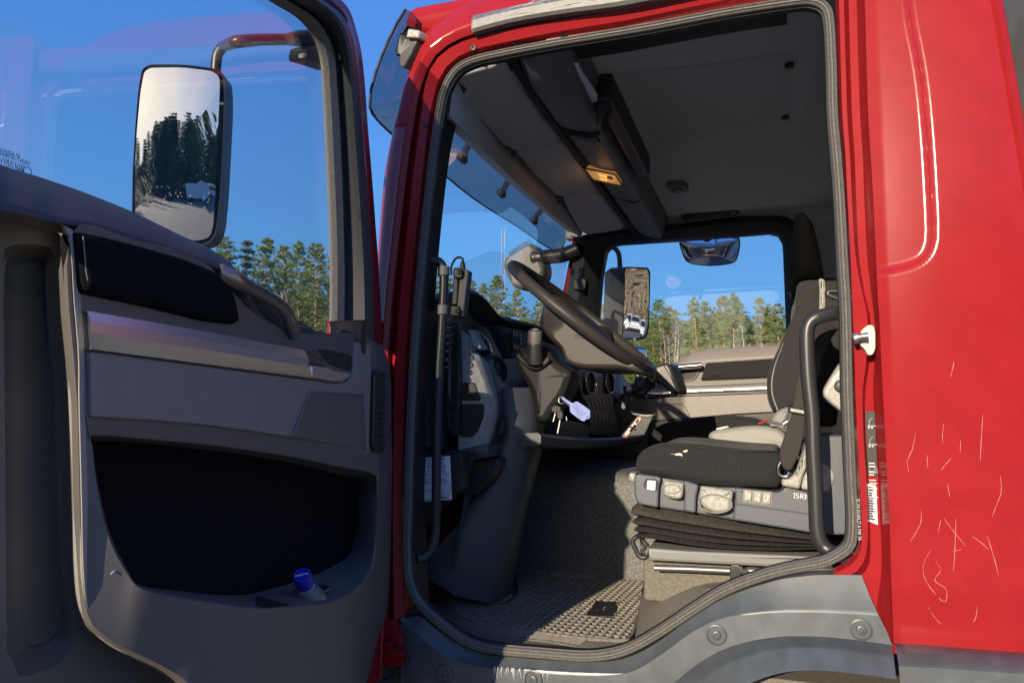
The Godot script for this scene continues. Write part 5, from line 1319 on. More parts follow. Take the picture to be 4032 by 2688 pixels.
	# curved grab rail on the rear pillar
	part(t, "rear_grab_rail", mb(60).tube(cr([V(0.1589, 1.8731, -0.02), V(0.1478, 1.8735, -0.03), V(0.1247, 1.8709, -0.045), V(0.1066, 1.8655, -0.05), V(0.0955, 1.8532, -0.05), V(0.0903, 1.8333, -0.05), V(0.0893, 1.7968, -0.05), V(0.0905, 1.7306, -0.05), V(0.0924, 1.6324, -0.05)].slice(0, 8) + [V(0.0961, 1.6443, -0.05), V(0.0963, 1.5716, -0.05), V(0.0979, 1.4996, -0.05), V(0.0984, 1.44, -0.05), V(0.0991, 1.3998, -0.05), V(0.1026, 1.3764, -0.05), V(0.1121, 1.3593, -0.05), V(0.1269, 1.3495, -0.045), V(0.1434, 1.3454, -0.035), V(0.1529, 1.3464, -0.02)], 5), 0.0165, 16), M.handle_black)

# ---------------------------------------------------------------- steering wheel and column
func steering(t: Node3D) -> void:
	var ends := [V(-0.7462, 2.1131, -0.45), V(-0.3165, 1.7636, -0.45)]
	var c: Vector3 = (ends[0] + ends[1]) * 0.5
	var u: Vector3 = (ends[1] - ends[0]).normalized()
	var n := V(-u.y, u.x, 0)
	if n.y < 0:
		n = -n
	var R: float = ends[0].distance_to(ends[1]) * 0.5 - 0.012
	var w := (V(0, 0, 1) - n * 0.022).normalized()
	var ring := []
	for k in 64:
		var a := TAU * k / 64
		ring.append(c + (u * cos(a) + w * sin(a) * 0.97) * R)
	var wh := part(t, "steering_wheel", mb(80).tube(ring, 0.0172, 14, true), M.wheel_skin)
	# dished hub: from the boss under the wheel up to the cushion face
	var rings := []
	for q in [[0.03, -0.11], [0.06, -0.105], [0.085, -0.09], [0.105, -0.05], [0.112, -0.03], [0.112, -0.01], [0.105, 0.002], [0.08, 0.010], [0.0, 0.014]]:
		var r := []
		for k in 40:
			var a := TAU * k / 40
			var sq := 1.0 + 0.10 * cos(2 * a)
			r.append(c + n * q[1] + (u * cos(a) * sq + w * sin(a)) * q[0])
		rings.append(r)
	part(wh, "hub", mb(50).loft(rings, true, true, false), M.wheel_skin)
	# four spokes, flattened and drawn down to the hub
	for a in [-1.42, 0.5, -0.5]:
		var d := u * cos(a) + w * sin(a)
		var s := u * -sin(a) + w * cos(a)
		var rr := []
		for k in 9:
			var f := k / 8.0
			var half := lerpf(0.075, 0.030, smoothstep(0.0, 0.9, f)) + (0.02 if k == 8 else 0.0)
			var th := lerpf(0.05, 0.012, f)
			var dn := lerpf(-0.055, -0.002, smoothstep(0, 1, f))
			var m := c + d * lerpf(0.12, R + 0.002, f) + n * dn
			var r := []
			for j in 14:
				var b := TAU * j / 14
				r.append(m + s * cos(b) * half + n * sin(b) * th)
			rr.append(r)
		part(wh, "spoke", mb(50).loft(rr, true, true, true), M.wheel_skin)
	# the shell that fills between hub and rim on the near side
	part(wh, "lower_shell", cushion_mesh([V(-0.5616, 1.9338, -0.3), V(-0.5659, 1.9153, -0.3), V(-0.6031, 1.8884, -0.3), V(-0.5824, 1.8624, -0.3), V(-0.5605, 1.8378, -0.3), V(-0.5527, 1.8104, -0.3), V(-0.5462, 1.7914, -0.3), V(-0.5226, 1.7782, -0.3), V(-0.4885, 1.7699, -0.3), V(-0.4216, 1.768, -0.3), V(-0.3722, 1.7675, -0.3), V(-0.3238, 1.7533, -0.3), V(-0.3157, 1.762, -0.3), V(-0.3598, 1.7929, -0.3), V(-0.4213, 1.8329, -0.3), V(-0.4884, 1.8822, -0.3), V(-0.5356, 1.9172, -0.3)], -0.30, -0.56, 0.03, 0.0), M.wheel_skin)
	part(wh, "shell_slot", mb(50).prism(rounded([V(-0.519, 1.8608, -0.2995), V(-0.5118, 1.8732, -0.2995), V(-0.496, 1.8736, -0.2995), V(-0.4714, 1.8646, -0.2995), V(-0.4483, 1.8466, -0.2995), V(-0.4672, 1.8512, -0.2995), V(-0.4968, 1.8586, -0.2995)], 0.004), V(0, 0, -0.003)), M.black_rubber)
	# column head with its stalk
	var col := part(t, "steering_column", mb(50).prism(rounded([V(-0.7292, 1.7954, -0.37), V(-0.7201, 1.8205, -0.37), V(-0.6946, 1.8422, -0.37), V(-0.667, 1.8562, -0.37), V(-0.6349, 1.852, -0.37), V(-0.6121, 1.8318, -0.37), V(-0.5962, 1.8054, -0.37), V(-0.5715, 1.7855, -0.37), V(-0.5439, 1.7714, -0.37), V(-0.5422, 1.7615, -0.37), V(-0.5528, 1.725, -0.37), V(-0.5691, 1.6907, -0.37), V(-0.598, 1.6563, -0.37), V(-0.6181, 1.6174, -0.37), V(-0.661, 1.6169, -0.37), V(-0.6621, 1.655, -0.37), V(-0.6753, 1.7123, -0.37), V(-0.693, 1.743, -0.37), V(-0.7056, 1.7585, -0.37)], 0.02), V(0, 0, -0.15), 0.022, true), M.column_plastic)
	part(col, "collar", mb(50).tube(cr([V(-0.7066, 1.8204, -0.362), V(-0.6973, 1.8092, -0.362), V(-0.6789, 1.7915, -0.362), V(-0.6605, 1.7821, -0.362), V(-0.6447, 1.7813, -0.362), V(-0.6244, 1.793, -0.362), V(-0.6087, 1.8079, -0.362)], 4), 0.009, 8), M.wheel_skin)
	var kb := [V(-0.6513, 1.8034, -0.35), V(-0.6427, 1.8943, -0.35)]
	var ax: Vector3 = kb[1] - kb[0]
	var L := ax.length()
	var st := part(t, "column_stalk", mb(50).lathe([Vector2(0.027, -0.01), Vector2(0.0255, L * 0.2), Vector2(0.0235, L * 0.52), Vector2(0.0225, L * 0.525), Vector2(0.0215, L * 0.55), Vector2(0.0195, L * 0.94), Vector2(0.017, L * 0.985), Vector2(0.012, L)], kb[0], ax + V(0, 0, 0.02), 24), M.handle_black)
	part(st, "stalk_grip", mb(50).lathe([Vector2(0.0222, L * 0.56), Vector2(0.0218, L * 0.9), Vector2(0.019, L * 0.965), Vector2(0.0125, L * 0.985)], kb[0], ax + V(0, 0, 0.02), 24), M.trim_plastic)
	part(st, "end_button", mb(50).lathe([Vector2(0.0115, L * 0.97), Vector2(0.0112, L * 1.01), Vector2(0.009, L * 1.03), Vector2(0, L * 1.035)], kb[0], ax + V(0, 0, 0.02), 20), M.mid_grey_plastic)

# ---------------------------------------------------------------- driver's seat
func driver_seat(t: Node3D) -> void:
	var s := part(t, "driver_seat", cushion_mesh([V(-0.344, 1.4996, -0.3), V(-0.3445, 1.5114, -0.3), V(-0.3408, 1.5292, -0.3), V(-0.3252, 1.5473, -0.3), V(-0.3014, 1.5612, -0.3), V(-0.2719, 1.5691, -0.3), V(-0.2284, 1.5707, -0.3), V(-0.177, 1.5677, -0.3), V(-0.1209, 1.5623, -0.3), V(-0.0659, 1.5577, -0.3), V(-0.0118, 1.555, -0.3), V(0.0308, 1.5547, -0.3), V(0.0407, 1.5313, -0.3), V(0.037, 1.4869, -0.3), V(0.0245, 1.4588, -0.3), V(-0.014, 1.4595, -0.3), V(-0.0952, 1.4582, -0.3), V(-0.1366, 1.4579, -0.3), V(-0.1786, 1.4614, -0.3), V(-0.2296, 1.4715, -0.3), V(-0.2787, 1.4799, -0.3), V(-0.3228, 1.4827, -0.3), V(-0.339, 1.4865, -0.3)], -0.285, -0.82, 0.030, 0.014), M.seat_cloth, "dark cloth seat cushion torn on its near edge")
	# torn patches showing the foam
	for q in [[V(-0.2384, 1.5401, -0.2835), V(-0.2269, 1.5436, -0.2835), V(-0.2178, 1.5427, -0.2835), V(-0.2161, 1.5387, -0.2835), V(-0.2241, 1.5368, -0.2835), V(-0.2327, 1.5371, -0.2835)], [V(-0.2149, 1.5474, -0.2835), V(-0.2111, 1.5509, -0.2835), V(-0.2017, 1.5528, -0.2835), V(-0.2029, 1.5477, -0.2835), V(-0.2098, 1.5458, -0.2835)], [V(-0.2196, 1.5375, -0.2835), V(-0.2155, 1.5393, -0.2835), V(-0.217, 1.5341, -0.2835)], [V(-0.2464, 1.5414, -0.2835), V(-0.2395, 1.5407, -0.2835), V(-0.2413, 1.5392, -0.2835)]]:
		part(s, "foam_patch", mb().prism(q, V(0, 0, -0.012)), M.cream_plate)
	part(s, "seam", mb().tube(cr([V(-0.336, 1.5151, -0.292), V(-0.324, 1.5301, -0.292), V(-0.3032, 1.5512, -0.292), V(-0.2564, 1.5634, -0.292), V(-0.2161, 1.5625, -0.292), V(-0.182, 1.561, -0.292), V(-0.1344, 1.5552, -0.292), V(-0.0931, 1.5523, -0.292), V(-0.0386, 1.5542, -0.292), V(0.0254, 1.5557, -0.292)], 4), 0.0022, 6), M.back_cloth)
	# moulded grey base with its raised blocks
	var base := part(s, "seat_base", mb().prism([V(-0.3458, 1.4737, -0.292), V(-0.3437, 1.4797, -0.292), V(-0.3363, 1.4834, -0.292), V(-0.269, 1.4759, -0.292), V(-0.2088, 1.4695, -0.292), V(-0.1723, 1.4572, -0.292), V(-0.0867, 1.4573, -0.292), V(0.0228, 1.4502, -0.292), V(0.0402, 1.4657, -0.292), V(0.1006, 1.4518, -0.292), V(0.1436, 1.4483, -0.292), V(0.1536, 1.3493, -0.292), V(0.0952, 1.3517, -0.292), V(-0.0937, 1.3737, -0.292), V(-0.1818, 1.3859, -0.292), V(-0.28, 1.3952, -0.292), V(-0.3339, 1.4033, -0.292), V(-0.3433, 1.4125, -0.292)], V(0, 0, -0.5), 0.006), M.seat_grey)
	for q in [[V(-0.343, 1.474, -0.272), V(-0.3403, 1.4819, -0.272), V(-0.333, 1.4856, -0.272), V(-0.2807, 1.4805, -0.272), V(-0.2698, 1.4758, -0.272), V(-0.2766, 1.4549, -0.272), V(-0.2798, 1.397, -0.272), V(-0.3307, 1.4049, -0.272), V(-0.3394, 1.4143, -0.272), V(-0.3439, 1.4348, -0.272)], [V(-0.2147, 1.471, -0.272), V(-0.204, 1.4711, -0.272), V(-0.1789, 1.4639, -0.272), V(-0.1729, 1.4585, -0.272), V(-0.1793, 1.4362, -0.272), V(-0.1823, 1.3878, -0.272), V(-0.2146, 1.3926, -0.272), V(-0.2106, 1.4405, -0.272)], [V(-0.0842, 1.4592, -0.272), V(-0.0404, 1.4566, -0.272), V(0.007, 1.4525, -0.272), V(0.0226, 1.4516, -0.272), V(0.0336, 1.4586, -0.272), V(0.0401, 1.467, -0.272), V(0.0996, 1.4543, -0.272), V(0.098, 1.3538, -0.272), V(0.0359, 1.3619, -0.272), V(-0.0901, 1.376, -0.272), V(-0.0839, 1.4183, -0.272), V(-0.0823, 1.446, -0.272)]]:
		part(base, "base_block", mb().prism(rounded(q, 0.008), V(0, 0, -0.03), 0.006), M.seat_grey)
	part(base, "rear_block", mb().prism(rounded([V(0.092, 1.5536, -0.268), V(0.1081, 1.5852, -0.268), V(0.1236, 1.5971, -0.268), V(0.1799, 1.5986, -0.268), V(0.1979, 1.3575, -0.268), V(0.1518, 1.3526, -0.268), V(0.0941, 1.3547, -0.268), V(0.0892, 1.4537, -0.268)], 0.01), V(0, 0, -0.3), 0.008), M.seat_grey)
	part(base, "base_line", mb().tube([V(-0.0785, 1.4181, -0.271), V(0.0112, 1.4099, -0.271), V(0.093, 1.4021, -0.271)], 0.0018, 6), M.seat_grey)
	var pad := part(s, "slide_paddle", mb(50).prism(rounded([V(-0.2632, 1.4703, -0.258), V(-0.2595, 1.4716, -0.258), V(-0.2138, 1.4677, -0.258), V(-0.2105, 1.465, -0.258), V(-0.2143, 1.4305, -0.258), V(-0.22, 1.4252, -0.258), V(-0.2312, 1.4236, -0.258), V(-0.2509, 1.4275, -0.258), V(-0.2622, 1.4341, -0.258), V(-0.2658, 1.4424, -0.258)], 0.006), V(0, 0, -0.02), 0.007), M.light_grey_plastic)
	part(pad, "thumb_dish", mb(50).tube(oval(V(-0.2421, 1.4505, -0.2575), 0.022, 0.011), 0.0016, 6, true), M.mid_grey_plastic)
	part(pad, "pictogram", mb().text("L", V(-0.2444, 1.4456, -0.2572), V(1, 0, 0), V(0.1, 1, 0), 0.010, 0.0004), M.white_mark)
	pad = part(s, "height_paddle", mb(50).prism(rounded([V(-0.1693, 1.4578, -0.256), V(-0.1638, 1.4608, -0.256), V(-0.0893, 1.4539, -0.256), V(-0.0864, 1.4502, -0.256), V(-0.0914, 1.4115, -0.256), V(-0.0984, 1.3988, -0.256), V(-0.1132, 1.3934, -0.256), V(-0.1348, 1.3945, -0.256), V(-0.1565, 1.4028, -0.256), V(-0.1673, 1.4134, -0.256), V(-0.1715, 1.4243, -0.256)], 0.008), V(0, 0, -0.022), 0.009), M.light_grey_plastic)
	part(pad, "thumb_dish", mb(50).tube(oval(V(-0.1317, 1.4179, -0.2552), 0.042, 0.023), 0.0022, 6, true), M.mid_grey_plastic)
	part(pad, "pictogram", mb().text("L", V(-0.1295, 1.4158, -0.2548), V(1, 0, 0), V(0.1, 1, 0), 0.012, 0.0004), M.white_mark)
	part(s, "switch_well", mb().prism(rounded([V(-0.3168, 1.4649, -0.2705), V(-0.3109, 1.475, -0.2705), V(-0.2834, 1.4743, -0.2705), V(-0.2795, 1.4664, -0.2705), V(-0.2802, 1.4492, -0.2705), V(-0.2843, 1.4404, -0.2705), V(-0.3112, 1.4444, -0.2705), V(-0.3184, 1.4534, -0.2705)], 0.004), V(0, 0, -0.004)), M.black_rubber)
	part(s, "white_switch", mb().prism(rounded([V(-0.3071, 1.4703, -0.266), V(-0.2843, 1.4694, -0.266), V(-0.286, 1.4425, -0.266), V(-0.3096, 1.4455, -0.266)], 0.003), V(0, 0, -0.02), 0.002), M.white_paint)
	part(s, "front_lever", mb(50).prism(rounded([V(-0.3644, 1.4858, -0.31), V(-0.3452, 1.4841, -0.31), V(-0.3469, 1.4587, -0.31), V(-0.3658, 1.4609, -0.31)], 0.006), V(0, 0, -0.05), 0.006), M.light_grey_plastic)
	var hb := part(s, "heater_panel", mb().prism(rounded([V(-0.0622, 1.4564, -0.2705), V(0.0096, 1.4523, -0.2705), V(0.0066, 1.4157, -0.2705), V(-0.0661, 1.422, -0.2705)], 0.003), V(0, 0, -0.006), 0.0015), M.mid_grey_plastic)
	for q in [[V(-0.0594, 1.4542, -0.266), V(-0.0403, 1.4528, -0.266), V(-0.0425, 1.425, -0.266), V(-0.0621, 1.4277, -0.266)], [V(-0.0366, 1.4524, -0.266), V(-0.0172, 1.451, -0.266), V(-0.0194, 1.4231, -0.266), V(-0.0393, 1.4249, -0.266)], [V(-0.014, 1.4506, -0.266), V(0.0058, 1.4493, -0.266), V(0.0031, 1.4203, -0.266), V(-0.0162, 1.4227, -0.266)]]:
		var b := part(hb, "seat_button", mb().prism(rounded(q, 0.003), V(0, 0, -0.01), 0.003), M.light_grey_plastic)
	for q in [V(-0.0553, 1.4341, -0.2655), V(-0.035, 1.4323, -0.2655), V(-0.0124, 1.43, -0.2655)]:
		part(hb, "pictogram", mb().tube([q, q + V(0.008, 0.001, 0), q + V(0.011, 0.012, 0)], 0.0009, 5), M.white_paint)
	part(s, "maker_mark", mb().text("ISRI", V(0.0579, 1.4399, -0.2712), V(1, -0.07, 0), V(0, 1, 0), 0.0125, 0.0006), M.white_paint)
	part(s, "maker_emblem", mb().tube(cr([V(0.0855, 1.4492, -0.2712), V(0.0892, 1.4475, -0.2712), V(0.0879, 1.4439, -0.2712), V(0.0929, 1.4442, -0.2712), V(0.0948, 1.4477, -0.2712)], 3), 0.0009, 5), M.white_mark)
	# recline lever and round side cover
	part(s, "recline_lever", mb(50).prism(rounded([V(0.0303, 1.4792, -0.258), V(0.0331, 1.4896, -0.258), V(0.0389, 1.4936, -0.258), V(0.062, 1.4944, -0.258), V(0.0703, 1.5028, -0.258), V(0.0758, 1.5181, -0.258), V(0.0787, 1.5322, -0.258), V(0.0838, 1.5485, -0.258), V(0.0924, 1.5501, -0.258), V(0.091, 1.5164, -0.258), V(0.0807, 1.4919, -0.258), V(0.0738, 1.4626, -0.258), V(0.0535, 1.4653, -0.258), V(0.0326, 1.4685, -0.258)], 0.006), V(0, 0, -0.02), 0.006), M.light_grey_plastic)
	part(s, "side_cover", mb(50).prism(rounded([V(0.076, 1.4613, -0.262), V(0.0819, 1.4916, -0.262), V(0.0957, 1.5163, -0.262), V(0.1137, 1.527, -0.262), V(0.1313, 1.5294, -0.262), V(0.1472, 1.5192, -0.262), V(0.1563, 1.5009, -0.262), V(0.1554, 1.4876, -0.262), V(0.1483, 1.4727, -0.262), V(0.1446, 1.4567, -0.262), V(0.1142, 1.458, -0.262)], 0.008), V(0, 0, -0.02), 0.006), M.light_grey_plastic)
	part(s, "cover_arm", mb(50).prism(rounded([V(0.0548, 1.4936, -0.275), V(0.0654, 1.5063, -0.275), V(0.0766, 1.5393, -0.275), V(0.0904, 1.5777, -0.275), V(0.1087, 1.5945, -0.275), V(0.116, 1.581, -0.275), V(0.1068, 1.5266, -0.275), V(0.0912, 1.5125, -0.275), V(0.0814, 1.4905, -0.275), V(0.065, 1.4899, -0.275)], 0.008), V(0, 0, -0.04), 0.006), M.mid_grey_plastic)
	# rubber bellows under the base
	var bel := []
	var top := [V(-0.3477, 1.4056, -0.3), V(-0.2811, 1.3914, -0.3), V(-0.1798, 1.3822, -0.3), V(-0.0941, 1.3699, -0.3), V(0.0363, 1.3552, -0.3), V(0.1108, 1.346, -0.3)]
	var bot := [V(-0.336, 1.3132, -0.3), V(-0.2819, 1.3136, -0.3), V(-0.1809, 1.3058, -0.3), V(-0.0954, 1.3044, -0.3), V(0.0351, 1.3075, -0.3), V(0.1098, 1.3124, -0.3)]
	var prof := [[0.0, -0.012], [0.16, 0.004], [0.30, 0.010], [0.36, 0.004], [0.41, -0.012], [0.45, -0.014], [0.50, 0.003], [0.58, 0.009], [0.63, 0.003], [0.66, -0.012], [0.69, -0.014], [0.74, 0.002], [0.80, 0.008], [0.84, 0.002], [0.87, -0.014], [0.90, -0.014], [0.94, 0.003], [0.985, 0.008], [1.0, -0.002]]
	var ta := even(top, 16)
	var ba := even(bot, 16)
	for q in prof:
		var r := []
		for k in 16:
			var p: Vector3 = ta[k].lerp(ba[k], q[0])
			var sag := 0.006 * sin(PI * k / 15.0)
			r.append(V(p.x - (q[1] if k == 0 else 0.0), p.y - sag * q[0], p.z + q[1]))
		# round the front corner and run back along the far side
		var f: Vector3 = r[0]
		r.insert(0, V(f.x - 0.006, f.y, f.z - 0.02))
		r.insert(0, V(f.x - 0.006, f.y, -0.80))
		var e: Vector3 = r[r.size() - 1]
		r.append(V(e.x, e.y, -0.80))
		bel.append(r)
	part(s, "bellows", mb(50).loft(bel, true), M.bellows_rubber, "dusty ribbed rubber bellows under the driver's seat")
	# slide rails and plinth
	part(s, "rail_box", mb().prism([V(-0.3082, 1.2909, -0.28), V(-0.2073, 1.29, -0.28), V(-0.044, 1.2939, -0.28), V(0.0855, 1.2969, -0.28), V(0.1605, 1.2995, -0.28), V(0.1577, 1.2888, -0.28), V(0.0077, 1.2632, -0.28), V(-0.1799, 1.259, -0.28), V(-0.3085, 1.2568, -0.28)], V(0, 0, -0.5), 0.008), M.mid_grey_plastic)
	part(s, "slide_rod", mb(60).tube([V(-0.293, 1.2391, -0.285), V(-0.2084, 1.2426, -0.285), V(-0.0958, 1.2456, -0.285), V(-0.0029, 1.252, -0.285)], 0.0085, 12), M.worn_steel)
	part(s, "rod_bracket", mb().prism([V(-0.0954, 1.2638, -0.27), V(-0.0761, 1.2662, -0.27), V(-0.0749, 1.2614, -0.27), V(-0.0677, 1.262, -0.27), V(-0.0663, 1.2556, -0.27), V(-0.0526, 1.2512, -0.27), V(-0.0541, 1.243, -0.27), V(-0.0726, 1.2416, -0.27), V(-0.0742, 1.2279, -0.27), V(-0.0983, 1.2206, -0.27), V(-0.1, 1.2476, -0.27)], V(0, 0, -0.04), 0.003), M.black_plastic)
	part(s, "plinth_back", mb().rbox(V(-0.05, 1.20, -0.58), V(0.56, 0.12, 0.5), 0.01), M.floor_vinyl)
	part(s, "slide_handle", mb(60).tube(rounded([V(-0.3199, 1.257, -0.33), V(-0.3309, 1.2533, -0.33), V(-0.3443, 1.2612, -0.33), V(-0.359, 1.2954, -0.33), V(-0.3559, 1.3029, -0.33), V(-0.3423, 1.3134, -0.33), V(-0.3319, 1.3088, -0.33), V(-0.3276, 1.2944, -0.33), V(-0.3187, 1.2892, -0.33)], 0.012, 3), 0.0065, 8), M.handle_black)
	part(s, "slide_handle_rib", mb(60).tube([V(-0.3383, 1.3008, -0.36), V(-0.3369, 1.2846, -0.36), V(-0.3264, 1.2808, -0.36), V(-0.337, 1.2682, -0.36), V(-0.3341, 1.2566, -0.36)], 0.006, 8), M.handle_black)
	# backrest
	var br := part(s, "backrest", cushion_mesh([V(0.0838, 1.9916, -0.34), V(0.0819, 1.9768, -0.34), V(0.0799, 1.9416, -0.34), V(0.0738, 1.9144, -0.34), V(0.0564, 1.8759, -0.34), V(0.0352, 1.8296, -0.34), V(0.0159, 1.789, -0.34), V(0.005, 1.7599, -0.34), V(0.0006, 1.7288, -0.34), V(0.0022, 1.7016, -0.34), V(0.0078, 1.6784, -0.34), V(0.0207, 1.6515, -0.34), V(0.0454, 1.6518, -0.34), V(0.0888, 1.6673, -0.34), V(0.1258, 1.7245, -0.34), V(0.1427, 1.8197, -0.34), V(0.1492, 1.8963, -0.34), V(0.1512, 1.9658, -0.34), V(0.148, 2.001, -0.34), V(0.1382, 2.0073, -0.34), V(0.1124, 2.0086, -0.34), V(0.0906, 2.0038, -0.34)], -0.335, -0.79, 0.035, 0.016), M.back_cloth)
	part(br, "back_seam", mb().tube(cr([V(0.094, 1.9922, -0.342), V(0.0897, 1.9375, -0.342), V(0.0816, 1.9066, -0.342), V(0.0618, 1.8682, -0.342), V(0.0406, 1.8218, -0.342), V(0.023, 1.7754, -0.342), V(0.0147, 1.7366, -0.342), V(0.0156, 1.6978, -0.342), V(0.0275, 1.6593, -0.342)], 4), 0.002, 6), M.mid_grey_plastic)
	part(br, "back_shell", mb(50).prism(rounded([V(0.1363, 2.0066, -0.33), V(0.1495, 2.0055, -0.33), V(0.1537, 1.9988, -0.33), V(0.1547, 1.9807, -0.33), V(0.1531, 1.9424, -0.33), V(0.1431, 1.8235, -0.33), V(0.1323, 1.7527, -0.33), V(0.1192, 1.7528, -0.33), V(0.1324, 1.8713, -0.33), V(0.1361, 1.931, -0.33), V(0.1381, 1.9766, -0.33)], 0.006), V(0, 0, -0.42), 0.008), M.light_grey_plastic)
	part(br, "headrest_body", cushion_mesh([V(0.0858, 2.0065, -0.345), V(0.0817, 2.0308, -0.345), V(0.079, 2.0605, -0.345), V(0.0772, 2.0952, -0.345), V(0.0769, 2.1375, -0.345), V(0.0812, 2.177, -0.345), V(0.0871, 2.1928, -0.345), V(0.0964, 2.2003, -0.345), V(0.1055, 2.2005, -0.345), V(0.1165, 2.1879, -0.345), V(0.1263, 2.176, -0.345), V(0.1319, 2.1594, -0.345), V(0.1375, 2.1356, -0.345), V(0.1444, 2.1007, -0.345), V(0.1489, 2.0661, -0.345), V(0.1529, 2.0342, -0.345), V(0.1552, 2.0078, -0.345), V(0.1372, 2.0082, -0.345), V(0.1093, 2.0085, -0.345)], -0.34, -0.76, 0.05, 0.02), M.headrest_shade, "headrest with shade put into its black colour")
	part(br, "hinge_cover", mb(50).prism(rounded([V(0.0102, 1.6372, -0.3), V(0.0169, 1.649, -0.3), V(0.0302, 1.6609, -0.3), V(0.0524, 1.6696, -0.3), V(0.0568, 1.6591, -0.3), V(0.0527, 1.6416, -0.3), V(0.044, 1.6255, -0.3), V(0.0365, 1.6196, -0.3), V(0.0108, 1.6251, -0.3)], 0.01), V(0, 0, -0.03), 0.008), M.mid_grey_plastic)
	part(br, "hinge_bolt", mb(50).tube([V(0.0382, 1.6231, -0.29), V(0.0503, 1.63, -0.29)], 0.007, 10), M.dull_metal)
	part(br, "strap", mb().tube(cr([V(-0.0222, 1.6231, -0.33), V(-0.0097, 1.6279, -0.33), V(0.0037, 1.636, -0.33)], 3), 0.003, 6), M.red_print)
	# light grey shell on the inner side of the cushion
	part(s, "inner_shell", mb(50).prism(rounded([V(-0.1897, 1.5678, -0.83), V(-0.1848, 1.5842, -0.83), V(-0.1688, 1.5924, -0.83), V(-0.1301, 1.5995, -0.83), V(-0.0883, 1.6066, -0.83), V(-0.0471, 1.6107, -0.83), V(-0.0029, 1.6106, -0.83), V(0.0338, 1.602, -0.83), V(0.0534, 1.5882, -0.83), V(0.0723, 1.55, -0.83), V(0.0521, 1.5356, -0.83), V(-0.0148, 1.534, -0.83), V(-0.1174, 1.5351, -0.83), V(-0.1765, 1.5518, -0.83)], 0.012), V(0, 0, -0.08), 0.014), M.shell_grey)
	part(s, "shell_hump", mb(50).prism(rounded([V(0.0038, 1.6123, -0.82), V(0.014, 1.6188, -0.82), V(0.0341, 1.6204, -0.82), V(0.0505, 1.6112, -0.82), V(0.0552, 1.6025, -0.82), V(0.0338, 1.6057, -0.82), V(0.0138, 1.6089, -0.82)], 0.006), V(0, 0, -0.06), 0.008), M.mid_grey_plastic)
	part(s, "shell_latch", mb(50).prism(rounded([V(-0.1652, 1.5959, -0.84), V(-0.1587, 1.6011, -0.84), V(-0.1305, 1.6073, -0.84), V(-0.1214, 1.6067, -0.84), V(-0.1222, 1.603, -0.84), V(-0.1518, 1.5946, -0.84)], 0.003), V(0, 0, -0.04), 0.003), M.white_paint)
	# seat belt
	var belt := [V(0.043, 1.5277, -0.265), V(0.0495, 1.5523, -0.255), V(0.0605, 1.5853, -0.25), V(0.0713, 1.6126, -0.248), V(0.0826, 1.6561, -0.246), V(0.0921, 1.6997, -0.25), V(0.1016, 1.7488, -0.25), V(0.1125, 1.7973, -0.24), V(0.1293, 1.8367, -0.2), V(0.1508, 1.8689, -0.16), V(0.1778, 1.9057, -0.13)]
	var wid := []
	var bl := cr(belt, 5)
	var l := []
	var r := []
	for k in bl.size():
		var a: Vector3 = bl[maxi(k - 1, 0)]
		var b: Vector3 = bl[mini(k + 1, bl.size() - 1)]
		var side := (b - a).normalized().cross(V(0, 0, 1)).normalized()
		var h := 0.022 if k > 4 else 0.016
		l.append(bl[k] - side * h + V(0, 0, 0.002 * sin(k * 1.3)))
		r.append(bl[k] + side * h)
	var bt := part(s, "seat_belt", mb(60).loft([l, mixed(l, r, 0.5, V(0, 0, 0.003)), r, shift(r, V(0, 0, -0.0025)), shift(l, V(0, 0, -0.0025)), l], false), M.belt_webbing)
	part(bt, "belt_sleeve", mb(50).prism(rounded([V(0.0277, 1.5532, -0.243), V(0.0382, 1.5805, -0.243), V(0.0537, 1.6377, -0.243), V(0.0905, 1.6354, -0.243), V(0.087, 1.6004, -0.243), V(0.0757, 1.5544, -0.243), V(0.0569, 1.5123, -0.243), V(0.0466, 1.5079, -0.243), V(0.0365, 1.513, -0.243), V(0.0281, 1.5343, -0.243)], 0.012), V(0, 0, -0.012), 0.005), M.belt_webbing)
	part(bt, "belt_ring", mb(50).tube(cr([V(0.0306, 1.5285, -0.25), V(0.0244, 1.5175, -0.25), V(0.0236, 1.504, -0.25), V(0.031, 1.4948, -0.25), V(0.0439, 1.4944, -0.25), V(0.0505, 1.5049, -0.25)], 4), 0.0055, 8), M.chrome)
	part(bt, "belt_slider", mb(50).prism(rounded([V(0.0519, 1.6682, -0.238), V(0.0562, 1.669, -0.238), V(0.093, 1.6619, -0.238), V(0.0925, 1.6441, -0.238), V(0.0531, 1.6531, -0.238), V(0.0505, 1.656, -0.238)], 0.006), V(0, 0, -0.012), 0.004), M.black_plastic)
	part(bt, "slider_face", mb(50).prism(rounded([V(0.056, 1.6645, -0.2365), V(0.0928, 1.658, -0.2365), V(0.0926, 1.6497, -0.2365), V(0.0558, 1.656, -0.2365)], 0.003), V(0, 0, -0.006), 0.001), M.light_grey_plastic)
	part(t, "belt_guide", mb(60).tube(cr([V(0.1656, 1.9395, -0.14), V(0.1518, 1.9412, -0.14), V(0.1438, 1.9383, -0.14), V(0.1427, 1.934, -0.14), V(0.1475, 1.9305, -0.14), V(0.1661, 1.9221, -0.14)], 4), 0.006, 8), M.handle_black)
	part(t, "belt_reel_cover", mb(50).prism(rounded([V(0.1295, 1.7053, -0.2), V(0.1399, 1.7257, -0.2), V(0.1721, 1.7792, -0.2), V(0.2039, 1.7858, -0.2), V(0.1991, 1.6391, -0.2), V(0.1733, 1.6527, -0.2), V(0.1456, 1.6764, -0.2), V(0.1314, 1.6929, -0.2)], 0.014), V(0, 0, -0.04), 0.008), M.light_grey_plastic)
